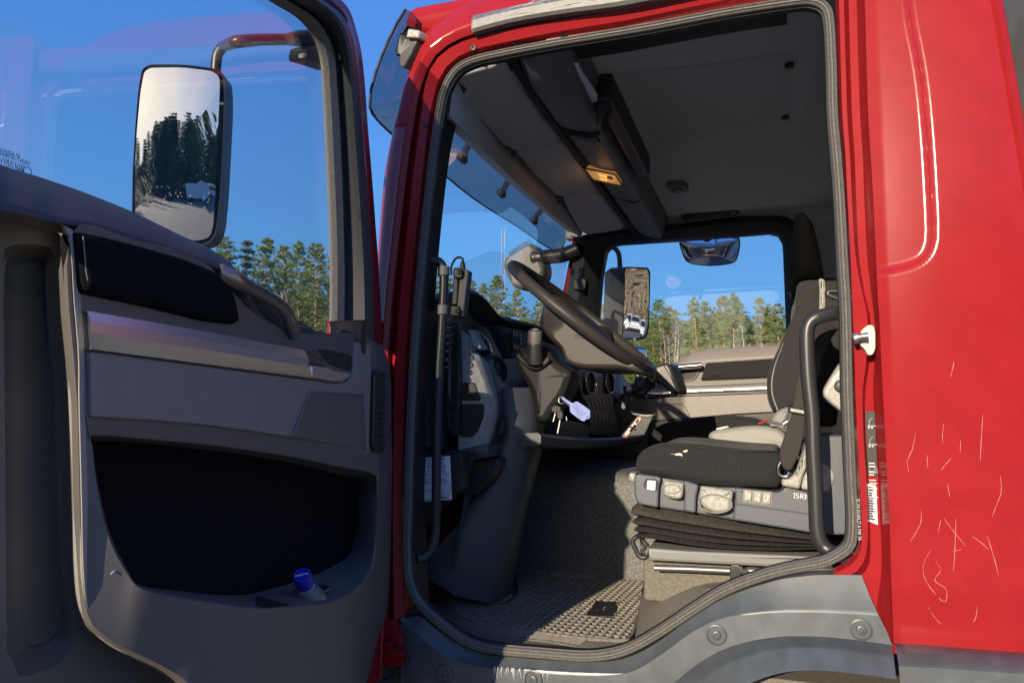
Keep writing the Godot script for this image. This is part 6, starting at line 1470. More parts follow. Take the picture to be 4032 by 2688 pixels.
	part(t, "reel_cover_knob", mb(50).lathe([Vector2(0.016, 0.0), Vector2(0.016, 0.004), Vector2(0.012, 0.008), Vector2(0, 0.009)], V(0.1711, 1.7175, -0.2), V(0, 0, 1), 16), M.dark_plastic)
	part(t, "rear_lining", mb().rbox(V(0.36, 1.55, -0.36), V(0.08, 1.0, 0.4), 0.01), M.black_plastic)

func oval(c: Vector3, a: float, b: float) -> Array:
	var out := []
	for k in 24:
		out.append(c + V(cos(TAU * k / 24) * a, sin(TAU * k / 24) * b, 0))
	return out

# an outline stuffed from z0 back to z1, its two ends rounded over `r`, hollowed by `dip` in between
func cushion_mesh(outline: Array, z0: float, z1: float, r: float, dip: float) -> MB:
	var p := rounded(outline, 0.02, 2)
	var c := Vector3.ZERO
	for q in p:
		c += q
	c /= p.size()
	var hx := 0.02
	var hy := 0.02
	for q in p:
		hx = maxf(hx, absf(q.x - c.x))
		hy = maxf(hy, absf(q.y - c.y))
	c.z = 0
	var rings := []
	for k in 21:
		var z := 0.0
		var ins := 0.0
		var d := 0.0
		if k <= 6:
			var a := PI * 0.5 * k / 6.0
			z = z0 - r * (1.0 - cos(a))
			ins = r * (1.0 - sin(a))
		elif k >= 14:
			var a := PI * 0.5 * (20 - k) / 6.0
			z = z1 + r * (1.0 - cos(a))
			ins = r * (1.0 - sin(a))
		else:
			var f := (k - 6) / 8.0
			z = lerpf(z0 - r, z1 + r, f)
			d = dip * pow(sin(PI * f), 0.7)
		var ring := []
		for v in p:
			v = V(c.x + (v.x - c.x) * (1.0 - ins / hx), c.y + (v.y - c.y) * (1.0 - ins / hy), 0)
			v += (c - v).normalized() * d
			ring.append(V(v.x, v.y, z))
		rings.append(ring)
	var m := mb(60).loft(rings, true)
	m.cap(rings[0], false)
	m.cap(rings[20], true)
	return m

func passenger_seat(t: Node3D) -> void:
	var s := part(t, "passenger_seat", cushion_mesh([V(-0.4884, 1.483, -1.38), V(-0.4695, 1.5735, -1.38), V(-0.4152, 1.6068, -1.38), V(-0.2738, 1.6334, -1.38), V(-0.1365, 1.6436, -1.38), V(-0.0366, 1.6324, -1.38), V(0.0442, 1.5904, -1.38), V(0.0581, 1.497, -1.38)], -1.38, -1.86, 0.05, 0.0), M.seat_cloth)
	part(s, "backrest", cushion_mesh([V(0.14, 1.6, 0), V(0.11, 1.75, 0), V(0.15, 2.0, 0), V(0.2, 2.2, 0), V(0.3, 2.2, 0), V(0.3, 1.9, 0), V(0.26, 1.6, 0)], -1.42, -1.82, 0.05, 0.0), M.back_cloth)
	part(s, "seat_box", mb().rbox(V(-0.05, 1.5, -1.62), V(0.5, 0.14, 0.44), 0.02), M.black_plastic)

# ---------------------------------------------------------------- the open driver's door
var dd := V(0.061, 0, 0.9981)
var dn := V(0.9981, 0, -0.061)
var dh := V(-0.95, 0, 0.03)

func door_at(l: float, y: float, o: float) -> Vector3:
	return dh + dd * l + dn * o + V(0, y, 0)

func driver_door(t: Node3D) -> void:
	# sheet metal: outer skin, lower inner skin seen past the lining
	var skin := [door_at(0.0, 0.95, -0.06), door_at(1.13, 0.95, -0.06), door_at(1.13, 1.92, -0.06), door_at(0.6, 1.88, -0.06), door_at(0.3, 1.82, -0.06), door_at(0.0, 1.8, -0.06)]
	var d := part(t, "driver_door", mb().prism(skin, dn * 0.05, 0.004), M.red_paint, "driver's door standing open, dark lining and large window")
	part(d, "inner_skin", mb().prism([V(-0.9197, 1.1374, 0.067), V(-0.9233, 1.1222, 0.0079), V(-0.9249, 1.0372, -0.018), V(-0.9213, 1.0145, 0.0402), V(-0.9193, 0.9858, 0.0729), V(-0.9174, 0.8637, 0.1037), V(-0.8898, 1.0473, 0.5562), V(-0.8891, 1.2045, 0.5669)], dn * -0.04, 0.004), M.red_paint)
	part(d, "skin_fold", mb().tube([V(-0.9181, 1.1233, 0.0604), V(-0.9179, 1.0791, 0.0628), V(-0.9179, 0.9908, 0.0627)], 0.006, 6), M.red_paint)
	# window frame: front post and top rail
	var fi := [V(-0.898, 2.4528, 0.6833), V(-0.9049, 2.4653, 0.5709), V(-0.9108, 2.4827, 0.4746), V(-0.9147, 2.4745, 0.4113), V(-0.9168, 2.441, 0.3769), V(-0.9177, 2.3768, 0.3612), V(-0.9187, 2.2891, 0.3459), V(-0.9197, 2.1848, 0.3295), V(-0.9207, 2.0678, 0.3123), V(-0.9214, 1.9489, 0.3009), V(-0.9217, 1.8294, 0.2955)]
	var f1 := [V(-0.8909, 2.4603, 0.6682), V(-0.8977, 2.4717, 0.5571), V(-0.9037, 2.4911, 0.46), V(-0.9075, 2.4826, 0.397), V(-0.9098, 2.45, 0.3599), V(-0.9108, 2.3833, 0.3438), V(-0.9118, 2.2957, 0.3263), V(-0.9129, 2.1904, 0.3096), V(-0.9138, 2.0717, 0.2941), V(-0.9145, 1.9517, 0.2826), V(-0.9148, 1.8312, 0.2774)]
	var f2 := [V(-0.9022, 2.4741, 0.6485), V(-0.9091, 2.486, 0.5349), V(-0.9151, 2.507, 0.4375), V(-0.9191, 2.4995, 0.3713), V(-0.9214, 2.4645, 0.3332), V(-0.9224, 2.3966, 0.3168), V(-0.9235, 2.3074, 0.2989), V(-0.9246, 2.2002, 0.2819), V(-0.9255, 2.0794, 0.2661), V(-0.9263, 1.9572, 0.2544), V(-0.9266, 1.8243, 0.2484)]
	var f3 := [V(-0.8579, 2.4733, 0.6353), V(-0.8647, 2.4879, 0.5237), V(-0.8699, 2.4982, 0.4392), V(-0.8731, 2.4843, 0.3863), V(-0.8749, 2.4457, 0.3577), V(-0.876, 2.3804, 0.3393), V(-0.8772, 2.2941, 0.3194), V(-0.8786, 2.1912, 0.2963), V(-0.8801, 2.0745, 0.272), V(-0.8813, 1.9554, 0.2518), V(-0.8821, 1.8089, 0.2387)]
	var f4 := [V(-0.8705, 2.5011, 0.5923), V(-0.878, 2.5205, 0.4694), V(-0.8834, 2.5334, 0.3814), V(-0.8865, 2.5166, 0.3312), V(-0.8882, 2.4738, 0.303), V(-0.8894, 2.4063, 0.2837), V(-0.8905, 2.3162, 0.265), V(-0.8922, 2.2105, 0.2385), V(-0.8937, 2.0898, 0.2131), V(-0.8952, 1.9669, 0.1897), V(-0.8963, 1.808, 0.171)]
	var f5 := [V(-0.8989, 2.5389, 0.5376), V(-0.9074, 2.5652, 0.3984), V(-0.9124, 2.5773, 0.3166), V(-0.915, 2.5524, 0.2741), V(-0.9166, 2.5038, 0.2489), V(-0.9178, 2.4339, 0.2288), V(-0.919, 2.3405, 0.2095), V(-0.9207, 2.231, 0.1819), V(-0.9224, 2.1065, 0.1532), V(-0.9241, 1.9794, 0.1263), V(-0.9257, 1.8061, 0.099)]
	var fa := []
	for r in [fi, f1, f2, f3, f4, f5]:
		fa.append(even(cr(r, 5), 50))
	var fr := part(d, "window_frame", mb(30).loft([shift(fa[0], dn * -0.02), fa[0], fa[1]], false), M.seal_rubber, "ribbed seal and dark padded trim of the door window frame")
	part(fr, "frame_trim", mb(26).loft([shift(fa[1], dn * -0.012), mixed(fa[1], fa[2], 0.8, dn * -0.02), fa[2], mixed(fa[2], fa[3], 0.48, dn * 0.004), mixed(fa[2], fa[3], 0.5, dn * 0.001), mixed(fa[2], fa[3], 0.53, dn * 0.004), mixed(fa[2], fa[3], 0.92, dn * 0.002), fa[3], mixed(fa[3], fa[4], 0.08, dn * -0.004), mixed(fa[3], fa[4], 0.3, dn * 0.003), fa[4]], false), M.dark_plastic)
	var g1 := even(cr([V(-0.9345, 2.5992, 0.4469), V(-0.9434, 2.6275, 0.3018), V(-0.9466, 2.63, 0.2501), V(-0.9477, 2.6156, 0.2313), V(-0.9484, 2.5853, 0.2203), V(-0.9505, 2.5393, 0.1851), V(-0.952, 2.4676, 0.1618), V(-0.9533, 2.3711, 0.1391), V(-0.9551, 2.2569, 0.1102), V(-0.957, 2.1269, 0.08), V(-0.9588, 1.9946, 0.0493), V(-0.9607, 1.8136, 0.018)], 5), 50)
	part(fr, "frame_flange", mb(40).loft([fa[4], fa[5], mixed(fa[5], g1, 0.5, dn * 0.008), g1, shift(g1, dn * -0.05)], false), M.red_paint)
	part(fr, "gutter", mb(40).tube(cr([V(-0.8898, 2.5268, 0.523), V(-0.8951, 2.5399, 0.4363), V(-0.8992, 2.5466, 0.3695), V(-0.9008, 2.5362, 0.3425)], 4), 0.012, 8), M.black_rubber)
	for q in [V(-0.8821, 2.3654, 0.3208), V(-0.8852, 2.099, 0.2705)]:
		part(fr, "screw", mb(30).lathe([Vector2(0.008, 0), Vector2(0.008, 0.0015), Vector2(0.006, 0.003), Vector2(0.0032, 0.003), Vector2(0.003, 0), Vector2(0, 0)], q, dn, 14), M.handle_black)
	part(fr, "screw_hole", mb().lathe([Vector2(0.0045, 0.0), Vector2(0.0045, 0.001), Vector2(0, 0.001)], V(-0.8868, 2.2201, 0.286), dn, 10), M.black_rubber)
	# glass with the maker's print in its corner, read from behind
	var gl := [door_at(0.23, 1.70, 0), door_at(1.12, 1.80, 0), door_at(1.12, 2.74, 0), door_at(0.40, 2.70, 0), door_at(0.25, 2.58, 0)]
	var gp := part(d, "door_glass", mb().prism(gl, dn * -0.004), M.tinted_glass)
	var pt := mb()
	var k := 0
	for s in ["81.62645.0041", "SAINT-GOBAIN SEKURIT", "DOT 618 M21 AS2", "43R-001168"]:
		var at: Vector3 = [V(-0.8829, 1.9626, 1.0951), V(-0.8838, 1.9575, 1.08), V(-0.8833, 1.9519, 1.0882), V(-0.8833, 1.9462, 1.0884)][k]
		pt.text(s, at, -dd * -1.0 + V(0, 0, 0), V(0, 1, 0), [0.0042, 0.0050, 0.0036, 0.0056][k], 0.0003)
		k += 1
	var e := ring_pts(V(-0.8835, 1.9494, 1.0837), 0.0055, dn)
	pt.tube(e, 0.0005, 5, true)
	e = ring_pts(V(-0.883, 1.9431, 1.093), 0.0055, dn)
	pt.tube(e, 0.0005, 5, true)
	part(gp, "glass_print", pt, M.dark_print)
	# padded sill cap along the window
	var c0 := even(cr([V(-0.8709, 1.9441, 1.1592), V(-0.8729, 1.942, 1.1262), V(-0.8766, 1.944, 1.066), V(-0.8808, 1.9426, 0.9972), V(-0.8857, 1.9378, 0.918), V(-0.8913, 1.9267, 0.8257), V(-0.8945, 1.9226, 0.774), V(-0.8972, 1.9151, 0.7291), V(-0.8991, 1.9057, 0.6991), V(-0.9006, 1.891, 0.6737), V(-0.9023, 1.8653, 0.6466), V(-0.904, 1.8395, 0.6186), V(-0.9062, 1.8169, 0.5829)], 4), 50)
	var c1 := even(cr([V(-0.7771, 1.8646, 1.2192), V(-0.7789, 1.8624, 1.1898), V(-0.7808, 1.8648, 1.1585), V(-0.7825, 1.865, 1.1305), V(-0.7855, 1.8708, 1.082), V(-0.7902, 1.8728, 1.0054), V(-0.7951, 1.8719, 0.9237), V(-0.7992, 1.8698, 0.8583), V(-0.8023, 1.8633, 0.8062), V(-0.8041, 1.8557, 0.7781), V(-0.8054, 1.8276, 0.7567), V(-0.8071, 1.8083, 0.7281), V(-0.8091, 1.7952, 0.6962)], 4), 50)
	part(d, "sill_cap", mb(60).loft([shift(c0, V(0, -0.03, 0) - dn * 0.012), c0, mixed(c0, c1, 0.12, dn * 0.010 + V(0, 0.003, 0)), mixed(c0, c1, 0.5, dn * 0.012), mixed(c0, c1, 0.88, dn * 0.008), c1, shift(c1, V(0, -0.01, 0) - dn * 0.015)], false), M.cap_plastic)
	# low ledge by the hinge
	part(d, "front_ledge", mb(40).prism([V(-0.8634, 1.8167, 0.5443), V(-0.8669, 1.8182, 0.4874), V(-0.8703, 1.8135, 0.4326), V(-0.8742, 1.8091, 0.3682), V(-0.8772, 1.8024, 0.3187), V(-0.8852, 1.8062, 0.1885), V(-0.8864, 1.7995, 0.1692), V(-0.8856, 1.6941, 0.182), V(-0.8638, 1.6842, 0.5387)], dn * -0.045, 0.01), M.dark_plastic)
	# lining with the pocket opening
	var kf := [V(-0.8459, 1.6071, 0.9944), V(-0.8516, 1.6, 0.9014), V(-0.8615, 1.5809, 0.7392), V(-0.8748, 1.5487, 0.522), V(-0.8858, 1.5131, 0.3418), V(-0.8926, 1.4877, 0.2312), V(-0.8926, 1.4432, 0.2307), V(-0.8922, 1.3727, 0.2371), V(-0.8899, 1.3273, 0.2757), V(-0.8838, 1.316, 0.3755), V(-0.8791, 1.316, 0.452), V(-0.8758, 1.3176, 0.5068), V(-0.8714, 1.3222, 0.5787), V(-0.8674, 1.328, 0.6442), V(-0.8626, 1.346, 0.7227), V(-0.8562, 1.3762, 0.8263), V(-0.8518, 1.4001, 0.8983), V(-0.8504, 1.4246, 0.9212), V(-0.8483, 1.4778, 0.9561), V(-0.8468, 1.542, 0.9808), V(-0.8459, 1.5968, 0.995)]
	var kl := [V(-0.7875, 1.6165, 1.0489), V(-0.7929, 1.6093, 0.9603), V(-0.8021, 1.5937, 0.8094), V(-0.8145, 1.5666, 0.6073), V(-0.8192, 1.5389, 0.4486), V(-0.8303, 1.5055, 0.2664), V(-0.8252, 1.4505, 0.2689), V(-0.8139, 1.3879, 0.2896), V(-0.7963, 1.3318, 0.3308), V(-0.7822, 1.304, 0.398), V(-0.7723, 1.2958, 0.479), V(-0.7673, 1.3017, 0.5603), V(-0.7603, 1.3242, 0.6744), V(-0.7548, 1.3441, 0.7637), V(-0.7545, 1.3723, 0.8505), V(-0.7543, 1.4018, 0.9357), V(-0.7611, 1.4245, 0.9888), V(-0.7701, 1.4481, 1.005), V(-0.7789, 1.4926, 1.0256), V(-0.786, 1.5501, 1.0398), V(-0.7874, 1.6006, 1.0497)]
	var lo := [V(-0.7844, 1.8558, 1.0998), V(-0.7902, 1.8728, 1.0054), V(-0.7992, 1.8698, 0.8583), V(-0.8071, 1.8083, 0.7281), V(-0.8167, 1.7925, 0.5707), V(-0.8336, 1.8035, 0.2955), V(-0.8357, 1.594, 0.2615), V(-0.8368, 1.447, 0.242), V(-0.8368, 1.3413, 0.2425), V(-0.8353, 1.2425, 0.2671), V(-0.8152, 1.1925, 0.3498), V(-0.7953, 1.0924, 0.4305), V(-0.7704, 1.1381, 0.6725), V(-0.762, 1.1913, 0.8108), V(-0.7576, 1.2591, 0.8818), V(-0.7656, 1.2951, 0.9158), V(-0.7668, 1.337, 0.9771), V(-0.7745, 1.3648, 1.016), V(-0.7828, 1.4024, 1.0444), V(-0.7871, 1.4864, 1.0558), V(-0.7859, 1.6568, 1.0745)]
	var li := [V(-0.8575, 1.861, 1.0502), V(-0.8645, 1.8915, 0.9367), V(-0.8743, 1.8879, 0.7763), V(-0.883, 1.8205, 0.6343), V(-0.8935, 1.802, 0.4627), V(-0.9163, 1.8112, 0.0894), V(-0.9201, 1.586, 0.0274), V(-0.9207, 1.4188, 0.0181), V(-0.9208, 1.2543, 0.0168), V(-0.9198, 1.1498, 0.0317), V(-0.9167, 1.09, 0.0829), V(-0.9101, 0.976, 0.1917), V(-0.8911, 1.0336, 0.5023), V(-0.8813, 1.0977, 0.6624), V(-0.8756, 1.1811, 0.755), V(-0.8706, 1.2576, 0.8366), V(-0.8664, 1.3029, 0.9049), V(-0.8633, 1.3427, 0.9558), V(-0.8616, 1.3769, 0.9846), V(-0.8603, 1.4735, 1.0057), V(-0.859, 1.6572, 1.0272)]
	var rings := []
	for r in [kf, kl, lo, li]:
		rings.append(cr(r, 4, true))
	var lipped := [rings[0], mixed(rings[0], rings[1], 0.5, dn * -0.004), mixed(rings[0], rings[1], 0.93, dn * -0.003), rings[1], mixed(rings[1], rings[2], 0.03, dn * 0.003), mixed(rings[1], rings[2], 0.5), mixed(rings[1], rings[2], 0.95), rings[2]]
	var outer := [rings[2], mixed(rings[2], rings[3], 0.06, dn * 0.001), mixed(rings[2], rings[3], 0.2, dn * -0.003), mixed(rings[2], rings[3], 0.5, dn * -0.002), rings[3], shift(rings[3], dn * -0.02)]
	# the lining's rear edge stands proud as a step facing the sun
	for r in outer.size():
		outer[r] = outer[r].duplicate()
	var lining := part(d, "door_lining", mb(50).loft(lipped, true), M.trim_plastic, "dark grey door lining with silver strip and black pocket")
	part(lining, "lining_edge", mb(40).loft(outer, true), M.trim_plastic)
	var cl := part(lining, "pocket_cloth", mb(60).loft([shift(rings[0], dn * 0.0), mixed(rings[0], shift(rings[0], Vector3.ZERO), 0.0, dn * -0.001)], true, false, false), M.pocket_cloth)
	var cm := mb(60)
	cm.cap(flat(rings[0]), false)
	part(cl, "cloth_face", cm, M.pocket_cloth, "black cloth lining of the door pocket")
	# cup holder opening and slot in the pocket's floor
	part(lining, "cup_hole", mb(50).tube(oval_on(V(-0.8145, 1.3151, 0.525), 0.042, 0.03, 0.0, dd, dn), 0.002, 6, true), M.trim_plastic)
	var cp := mb()
	cp.prism(oval_on(V(-0.8145, 1.3151, 0.525), 0.041, 0.029, 0.0006, dd, dn), V(0, -0.0006, 0))
	part(lining, "cup_hollow", cp, M.black_rubber)
	var slot := [V(-0.842, 1.3302, 0.6488), V(-0.7716, 1.3235, 0.6538), V(-0.7631, 1.3323, 0.7101), V(-0.7602, 1.3424, 0.7577)]
	part(lining, "floor_slot", mb().prism(flat(slot), V(0, -0.002, 0) - dn * 0.001), M.black_rubber)
	# rear end of the lining, behind the step, with its upright hollow
	var zo := [V(-0.8564, 1.9009, 1.151), V(-0.8575, 1.8848, 1.1333), V(-0.8608, 1.8838, 1.0791), V(-0.8628, 1.8668, 1.0462), V(-0.8638, 1.7158, 1.0306), V(-0.8642, 1.6572, 1.0227), V(-0.8656, 1.4724, 1.0011), V(-0.8669, 1.3752, 0.9799), V(-0.8686, 1.3408, 0.9509), V(-0.8718, 1.3007, 0.8997), V(-0.876, 1.2552, 0.831), V(-0.881, 1.1783, 0.7489), V(-0.8812, 1.1303, 0.7454), V(-0.8594, 1.2728, 1.1012)]
	var zi := [V(-0.8579, 1.8286, 1.1255), V(-0.8583, 1.8425, 1.1199), V(-0.8597, 1.851, 1.0961), V(-0.8614, 1.8538, 1.0686), V(-0.8624, 1.8503, 1.0535), V(-0.8629, 1.7824, 1.045), V(-0.8636, 1.6818, 1.0326), V(-0.8642, 1.6088, 1.023), V(-0.8649, 1.5242, 1.0125), V(-0.8655, 1.4448, 1.0024), V(-0.8662, 1.387, 0.9912), V(-0.8664, 1.3471, 0.9867), V(-0.8653, 1.3252, 1.0051), V(-0.863, 1.324, 1.0429), V(-0.8598, 1.3387, 1.0957), V(-0.8587, 1.5663, 1.1137), V(-0.8579, 1.7708, 1.1265)]
	var zf := [V(-0.8897, 1.8116, 1.0815), V(-0.8899, 1.8262, 1.0778), V(-0.8906, 1.8339, 1.0673), V(-0.8917, 1.8365, 1.0484), V(-0.8924, 1.8322, 1.0376), V(-0.8928, 1.7857, 1.03), V(-0.8936, 1.6825, 1.018), V(-0.8942, 1.6077, 1.0082), V(-0.8949, 1.5209, 0.9961), V(-0.8956, 1.4395, 0.9857), V(-0.8961, 1.3866, 0.9775), V(-0.8958, 1.3596, 0.9823), V(-0.8946, 1.3482, 1.0014), V(-0.893, 1.3501, 1.027), V(-0.8919, 1.361, 1.0462), V(-0.8908, 1.561, 1.0642), V(-0.89, 1.7239, 1.077)]
	var zr := [cr(zo, 3, true), cr(zi, 3, true), cr(zf, 3, true)]
	part(d, "rear_lining", mb(50).loft([shift(zr[0], dn * -0.05), zr[0], mixed(zr[0], zr[1], 0.95), zr[1], mixed(zr[1], zr[2], 0.12, dn * -0.004), mixed(zr[1], zr[2], 0.5, dn * -0.012), mixed(zr[1], zr[2], 0.85, dn * -0.008), zr[2]], true, false, true), M.trim_plastic)
	# bright step between the two: a wall towards the sun, its sunlight put into a paler colour
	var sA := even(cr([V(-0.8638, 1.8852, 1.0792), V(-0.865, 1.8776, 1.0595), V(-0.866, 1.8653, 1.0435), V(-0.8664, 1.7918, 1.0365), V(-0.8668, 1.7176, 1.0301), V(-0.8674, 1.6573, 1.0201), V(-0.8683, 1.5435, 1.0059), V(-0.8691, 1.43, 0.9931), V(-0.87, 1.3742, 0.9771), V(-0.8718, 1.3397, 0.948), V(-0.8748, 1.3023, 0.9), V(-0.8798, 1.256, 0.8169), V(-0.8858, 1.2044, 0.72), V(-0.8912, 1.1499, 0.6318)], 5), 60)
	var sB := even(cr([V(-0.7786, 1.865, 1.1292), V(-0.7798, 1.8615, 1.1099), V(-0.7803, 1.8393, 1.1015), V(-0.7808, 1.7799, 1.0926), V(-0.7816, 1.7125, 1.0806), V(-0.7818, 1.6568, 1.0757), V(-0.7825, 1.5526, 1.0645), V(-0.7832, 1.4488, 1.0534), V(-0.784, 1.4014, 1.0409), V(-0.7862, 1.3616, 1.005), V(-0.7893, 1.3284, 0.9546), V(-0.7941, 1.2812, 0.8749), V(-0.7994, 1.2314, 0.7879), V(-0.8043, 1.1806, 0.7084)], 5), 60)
	part(d, "lining_step", mb(50).loft([shift(sA, dn * -0.02), sA, mixed(sA, sB, 0.5, dd * 0.004), mixed(sA, sB, 0.85, dd * 0.003 + dn * 0.003), mixed(sA, sB, 1.0, dn * 0.001), shift(sB, dn * -0.006 - dd * 0.02)], false), M.step_sunlit, "pale step along the lining's rear edge, sunlight put into its colour")
	# cloth armrest pad
	part(lining, "armrest_pad", mb(60).prism(rounded([V(-0.7704, 1.8606, 1.0998), V(-0.7727, 1.8638, 1.0616), V(-0.7767, 1.8656, 0.9964), V(-0.7818, 1.8658, 0.9126), V(-0.7856, 1.8612, 0.85), V(-0.7876, 1.8522, 0.8182), V(-0.7891, 1.8299, 0.7938), V(-0.79, 1.7921, 0.7789), V(-0.7894, 1.784, 0.7884), V(-0.7851, 1.781, 0.8593), V(-0.7775, 1.7866, 0.9828), V(-0.7714, 1.7879, 1.0822), V(-0.7711, 1.7965, 1.0879)], 0.012), dn * -0.03, 0.012), M.pocket_cloth, "black cloth armrest pad")
	part(lining, "pad_seam", mb().tube(cr([V(-0.7705, 1.8547, 1.0941), V(-0.7708, 1.8336, 1.0898), V(-0.771, 1.8147, 1.0866), V(-0.7712, 1.8031, 1.0828)], 4), 0.0009, 5), M.trim_plastic)
	# silver strip with a fold along it
	var u0 := even([V(-0.7736, 1.7668, 1.0787), V(-0.7855, 1.7652, 0.8846), V(-0.8036, 1.7596, 0.5893)], 16)
	var u1 := even([V(-0.7634, 1.7407, 1.0829), V(-0.7749, 1.7368, 0.8945), V(-0.7936, 1.729, 0.5884)], 16)
	var u2 := even([V(-0.7741, 1.7215, 1.0708), V(-0.7857, 1.7171, 0.8811), V(-0.8054, 1.7096, 0.5602)], 16)
	var ss := part(lining, "silver_strip", mb(20).loft([shift(u0, dn * -0.02), u0, mixed(u0, u1, 0.5, dn * 0.003), u1, mixed(u1, u2, 0.5, dn * 0.001), u2, shift(u2, dn * -0.02)], false), M.silver_paint, "silver strip along the driver's door")
	part(ss, "strip_end", mb(30).loft([shift([V(-0.7725, 1.7668, 1.0804), V(-0.7729, 1.7653, 1.0739), V(-0.7732, 1.7534, 1.07), V(-0.7733, 1.734, 1.0677), V(-0.773, 1.7207, 1.0727)], Vector3.ZERO), [V(-0.7863, 1.7691, 1.0691), V(-0.7863, 1.7652, 1.0682), V(-0.7864, 1.7543, 1.0664), V(-0.7866, 1.7347, 1.0637), V(-0.7867, 1.7219, 1.0616)]], false), M.white_paint)  # end face painted white for the sunlight it catches
	# scuffs on the lining
	for q in [[V(-0.7881, 1.6221, 1.0298), V(-0.7886, 1.6252, 1.0217), V(-0.7892, 1.6265, 1.0115), V(-0.7899, 1.6267, 0.999)], [V(-0.7884, 1.6202, 1.0251), V(-0.789, 1.6229, 1.014), V(-0.7897, 1.6242, 1.0036)], [V(-0.772, 1.4458, 1.0242), V(-0.7722, 1.4478, 1.0208), V(-0.7725, 1.4491, 1.0163)]]:
		part(lining, "scuff", mb().tube(q, [0.0003, 0.001, 0.0004], 5), M.white_mark)
	# inner door release and its hollow
	part(lining, "release_hollow", mb(50).prism(rounded([V(-0.8174, 1.7662, 0.5265), V(-0.8189, 1.7685, 0.5034), V(-0.825, 1.7681, 0.4025), V(-0.8262, 1.7604, 0.3829), V(-0.8259, 1.7302, 0.3875), V(-0.8207, 1.7379, 0.4732), V(-0.8189, 1.7504, 0.5023)], 0.012), dn * -0.004, 0.001), M.black_plastic)
	part(lining, "release_lever", mb(50).prism(rounded([V(-0.8014, 1.7591, 0.5929), V(-0.8033, 1.7604, 0.5605), V(-0.8047, 1.7581, 0.5379), V(-0.8058, 1.7489, 0.5197), V(-0.8069, 1.7388, 0.503), V(-0.8064, 1.7355, 0.5106), V(-0.8026, 1.7359, 0.5731)], 0.006), dn * -0.02, 0.004), M.handle_metal)
	part(lining, "release_scoop", mb(50).prism(rounded([V(-0.805, 1.7355, 0.5665), V(-0.8088, 1.7352, 0.5044), V(-0.8096, 1.7332, 0.4902), V(-0.8114, 1.7281, 0.4609), V(-0.8148, 1.7276, 0.4058), V(-0.8147, 1.7177, 0.4083), V(-0.8137, 1.7103, 0.4235), V(-0.8122, 1.7059, 0.4476), V(-0.8104, 1.7059, 0.477), V(-0.8051, 1.7094, 0.5643)], 0.008), dn * -0.02, 0.006), M.silver_paint)
	# wide grey panel and the darker corner panel
	part(lining, "wide_panel", mb(50).prism(rounded([V(-0.7784, 1.7193, 1.0662), V(-0.79, 1.7143, 0.8761), V(-0.8098, 1.7058, 0.5534), V(-0.8153, 1.7019, 0.464), V(-0.8186, 1.7093, 0.4099), V(-0.8199, 1.7248, 0.388), V(-0.8204, 1.7935, 0.3804), V(-0.8246, 1.7961, 0.3108), V(-0.825, 1.729, 0.3048), V(-0.825, 1.5548, 0.3052), V(-0.8233, 1.559, 0.3324), V(-0.8191, 1.5723, 0.4016), V(-0.8056, 1.6021, 0.6219), V(-0.7974, 1.6166, 0.7553), V(-0.7904, 1.628, 0.87), V(-0.7843, 1.6346, 0.9707), V(-0.7789, 1.6385, 1.0581)], 0.005), dn * -0.02, 0.003), M.trim_panel)
	part(lining, "corner_panel", mb(50).prism(rounded([V(-0.8079, 1.6854, 0.5523), V(-0.8206, 1.683, 0.3436), V(-0.8218, 1.5623, 0.3242), V(-0.8168, 1.5743, 0.4054), V(-0.8037, 1.6029, 0.6194)], 0.006), dn * -0.01, 0.002), M.trim_plastic)
	part(lining, "panel_rim", mb().tube([V(-0.8033, 1.6021, 0.6187), V(-0.8049, 1.6367, 0.5923), V(-0.8066, 1.681, 0.5652), V(-0.8071, 1.6853, 0.5562), V(-0.8201, 1.6839, 0.3446), V(-0.8215, 1.5622, 0.321)], 0.0014, 5), M.trim_panel)
	# air vent in the hinge end
	var vo := [V(-0.821, 1.7271, 0.304), V(-0.8242, 1.7368, 0.2853), V(-0.8374, 1.7397, 0.2337), V(-0.8436, 1.7317, 0.2137), V(-0.8439, 1.5623, 0.2088), V(-0.8374, 1.5556, 0.2324), V(-0.822, 1.5625, 0.288), V(-0.8192, 1.5764, 0.3014)]
	var vent := part(d, "door_vent", mb(40).prism(flat(vo), dn * -0.02, 0.003), M.black_rubber)
	for q in 12:
		var v0: Vector3 = V(-0.8192, 1.7176, 0.3009)
		var v1: Vector3 = V(-0.8196, 1.5705, 0.2946)
		var w0: Vector3 = V(-0.8377, 1.7209, 0.228)
		var w1: Vector3 = V(-0.8381, 1.567, 0.2216)
		var f := (q + 0.5) / 12.0
		part(vent, "slat", mb().tube([v0.lerp(v1, f), w0.lerp(w1, f)], 0.0018 if q != 5 else 0.005, 6), M.handle_black)
	part(vent, "vent_rim", mb(40).tube(flat(vo), 0.004, 6, true), M.handle_black)
	# brushed pull handle
	part(d, "pull_handle", mb(60).tube(cr([V(-0.8011, 1.8595, 0.8271), V(-0.7878, 1.8515, 0.7977), V(-0.7899, 1.8461, 0.7633), V(-0.7929, 1.8383, 0.7155), V(-0.7953, 1.829, 0.6761), V(-0.7966, 1.8159, 0.6536), V(-0.7975, 1.8012, 0.6401), V(-0.809, 1.7861, 0.6152)], 5), [0.017, 0.0165, 0.016, 0.0155, 0.0145, 0.014, 0.013, 0.012, 0.012, 0.012, 0.0115, 0.0115], 16), M.handle_metal)
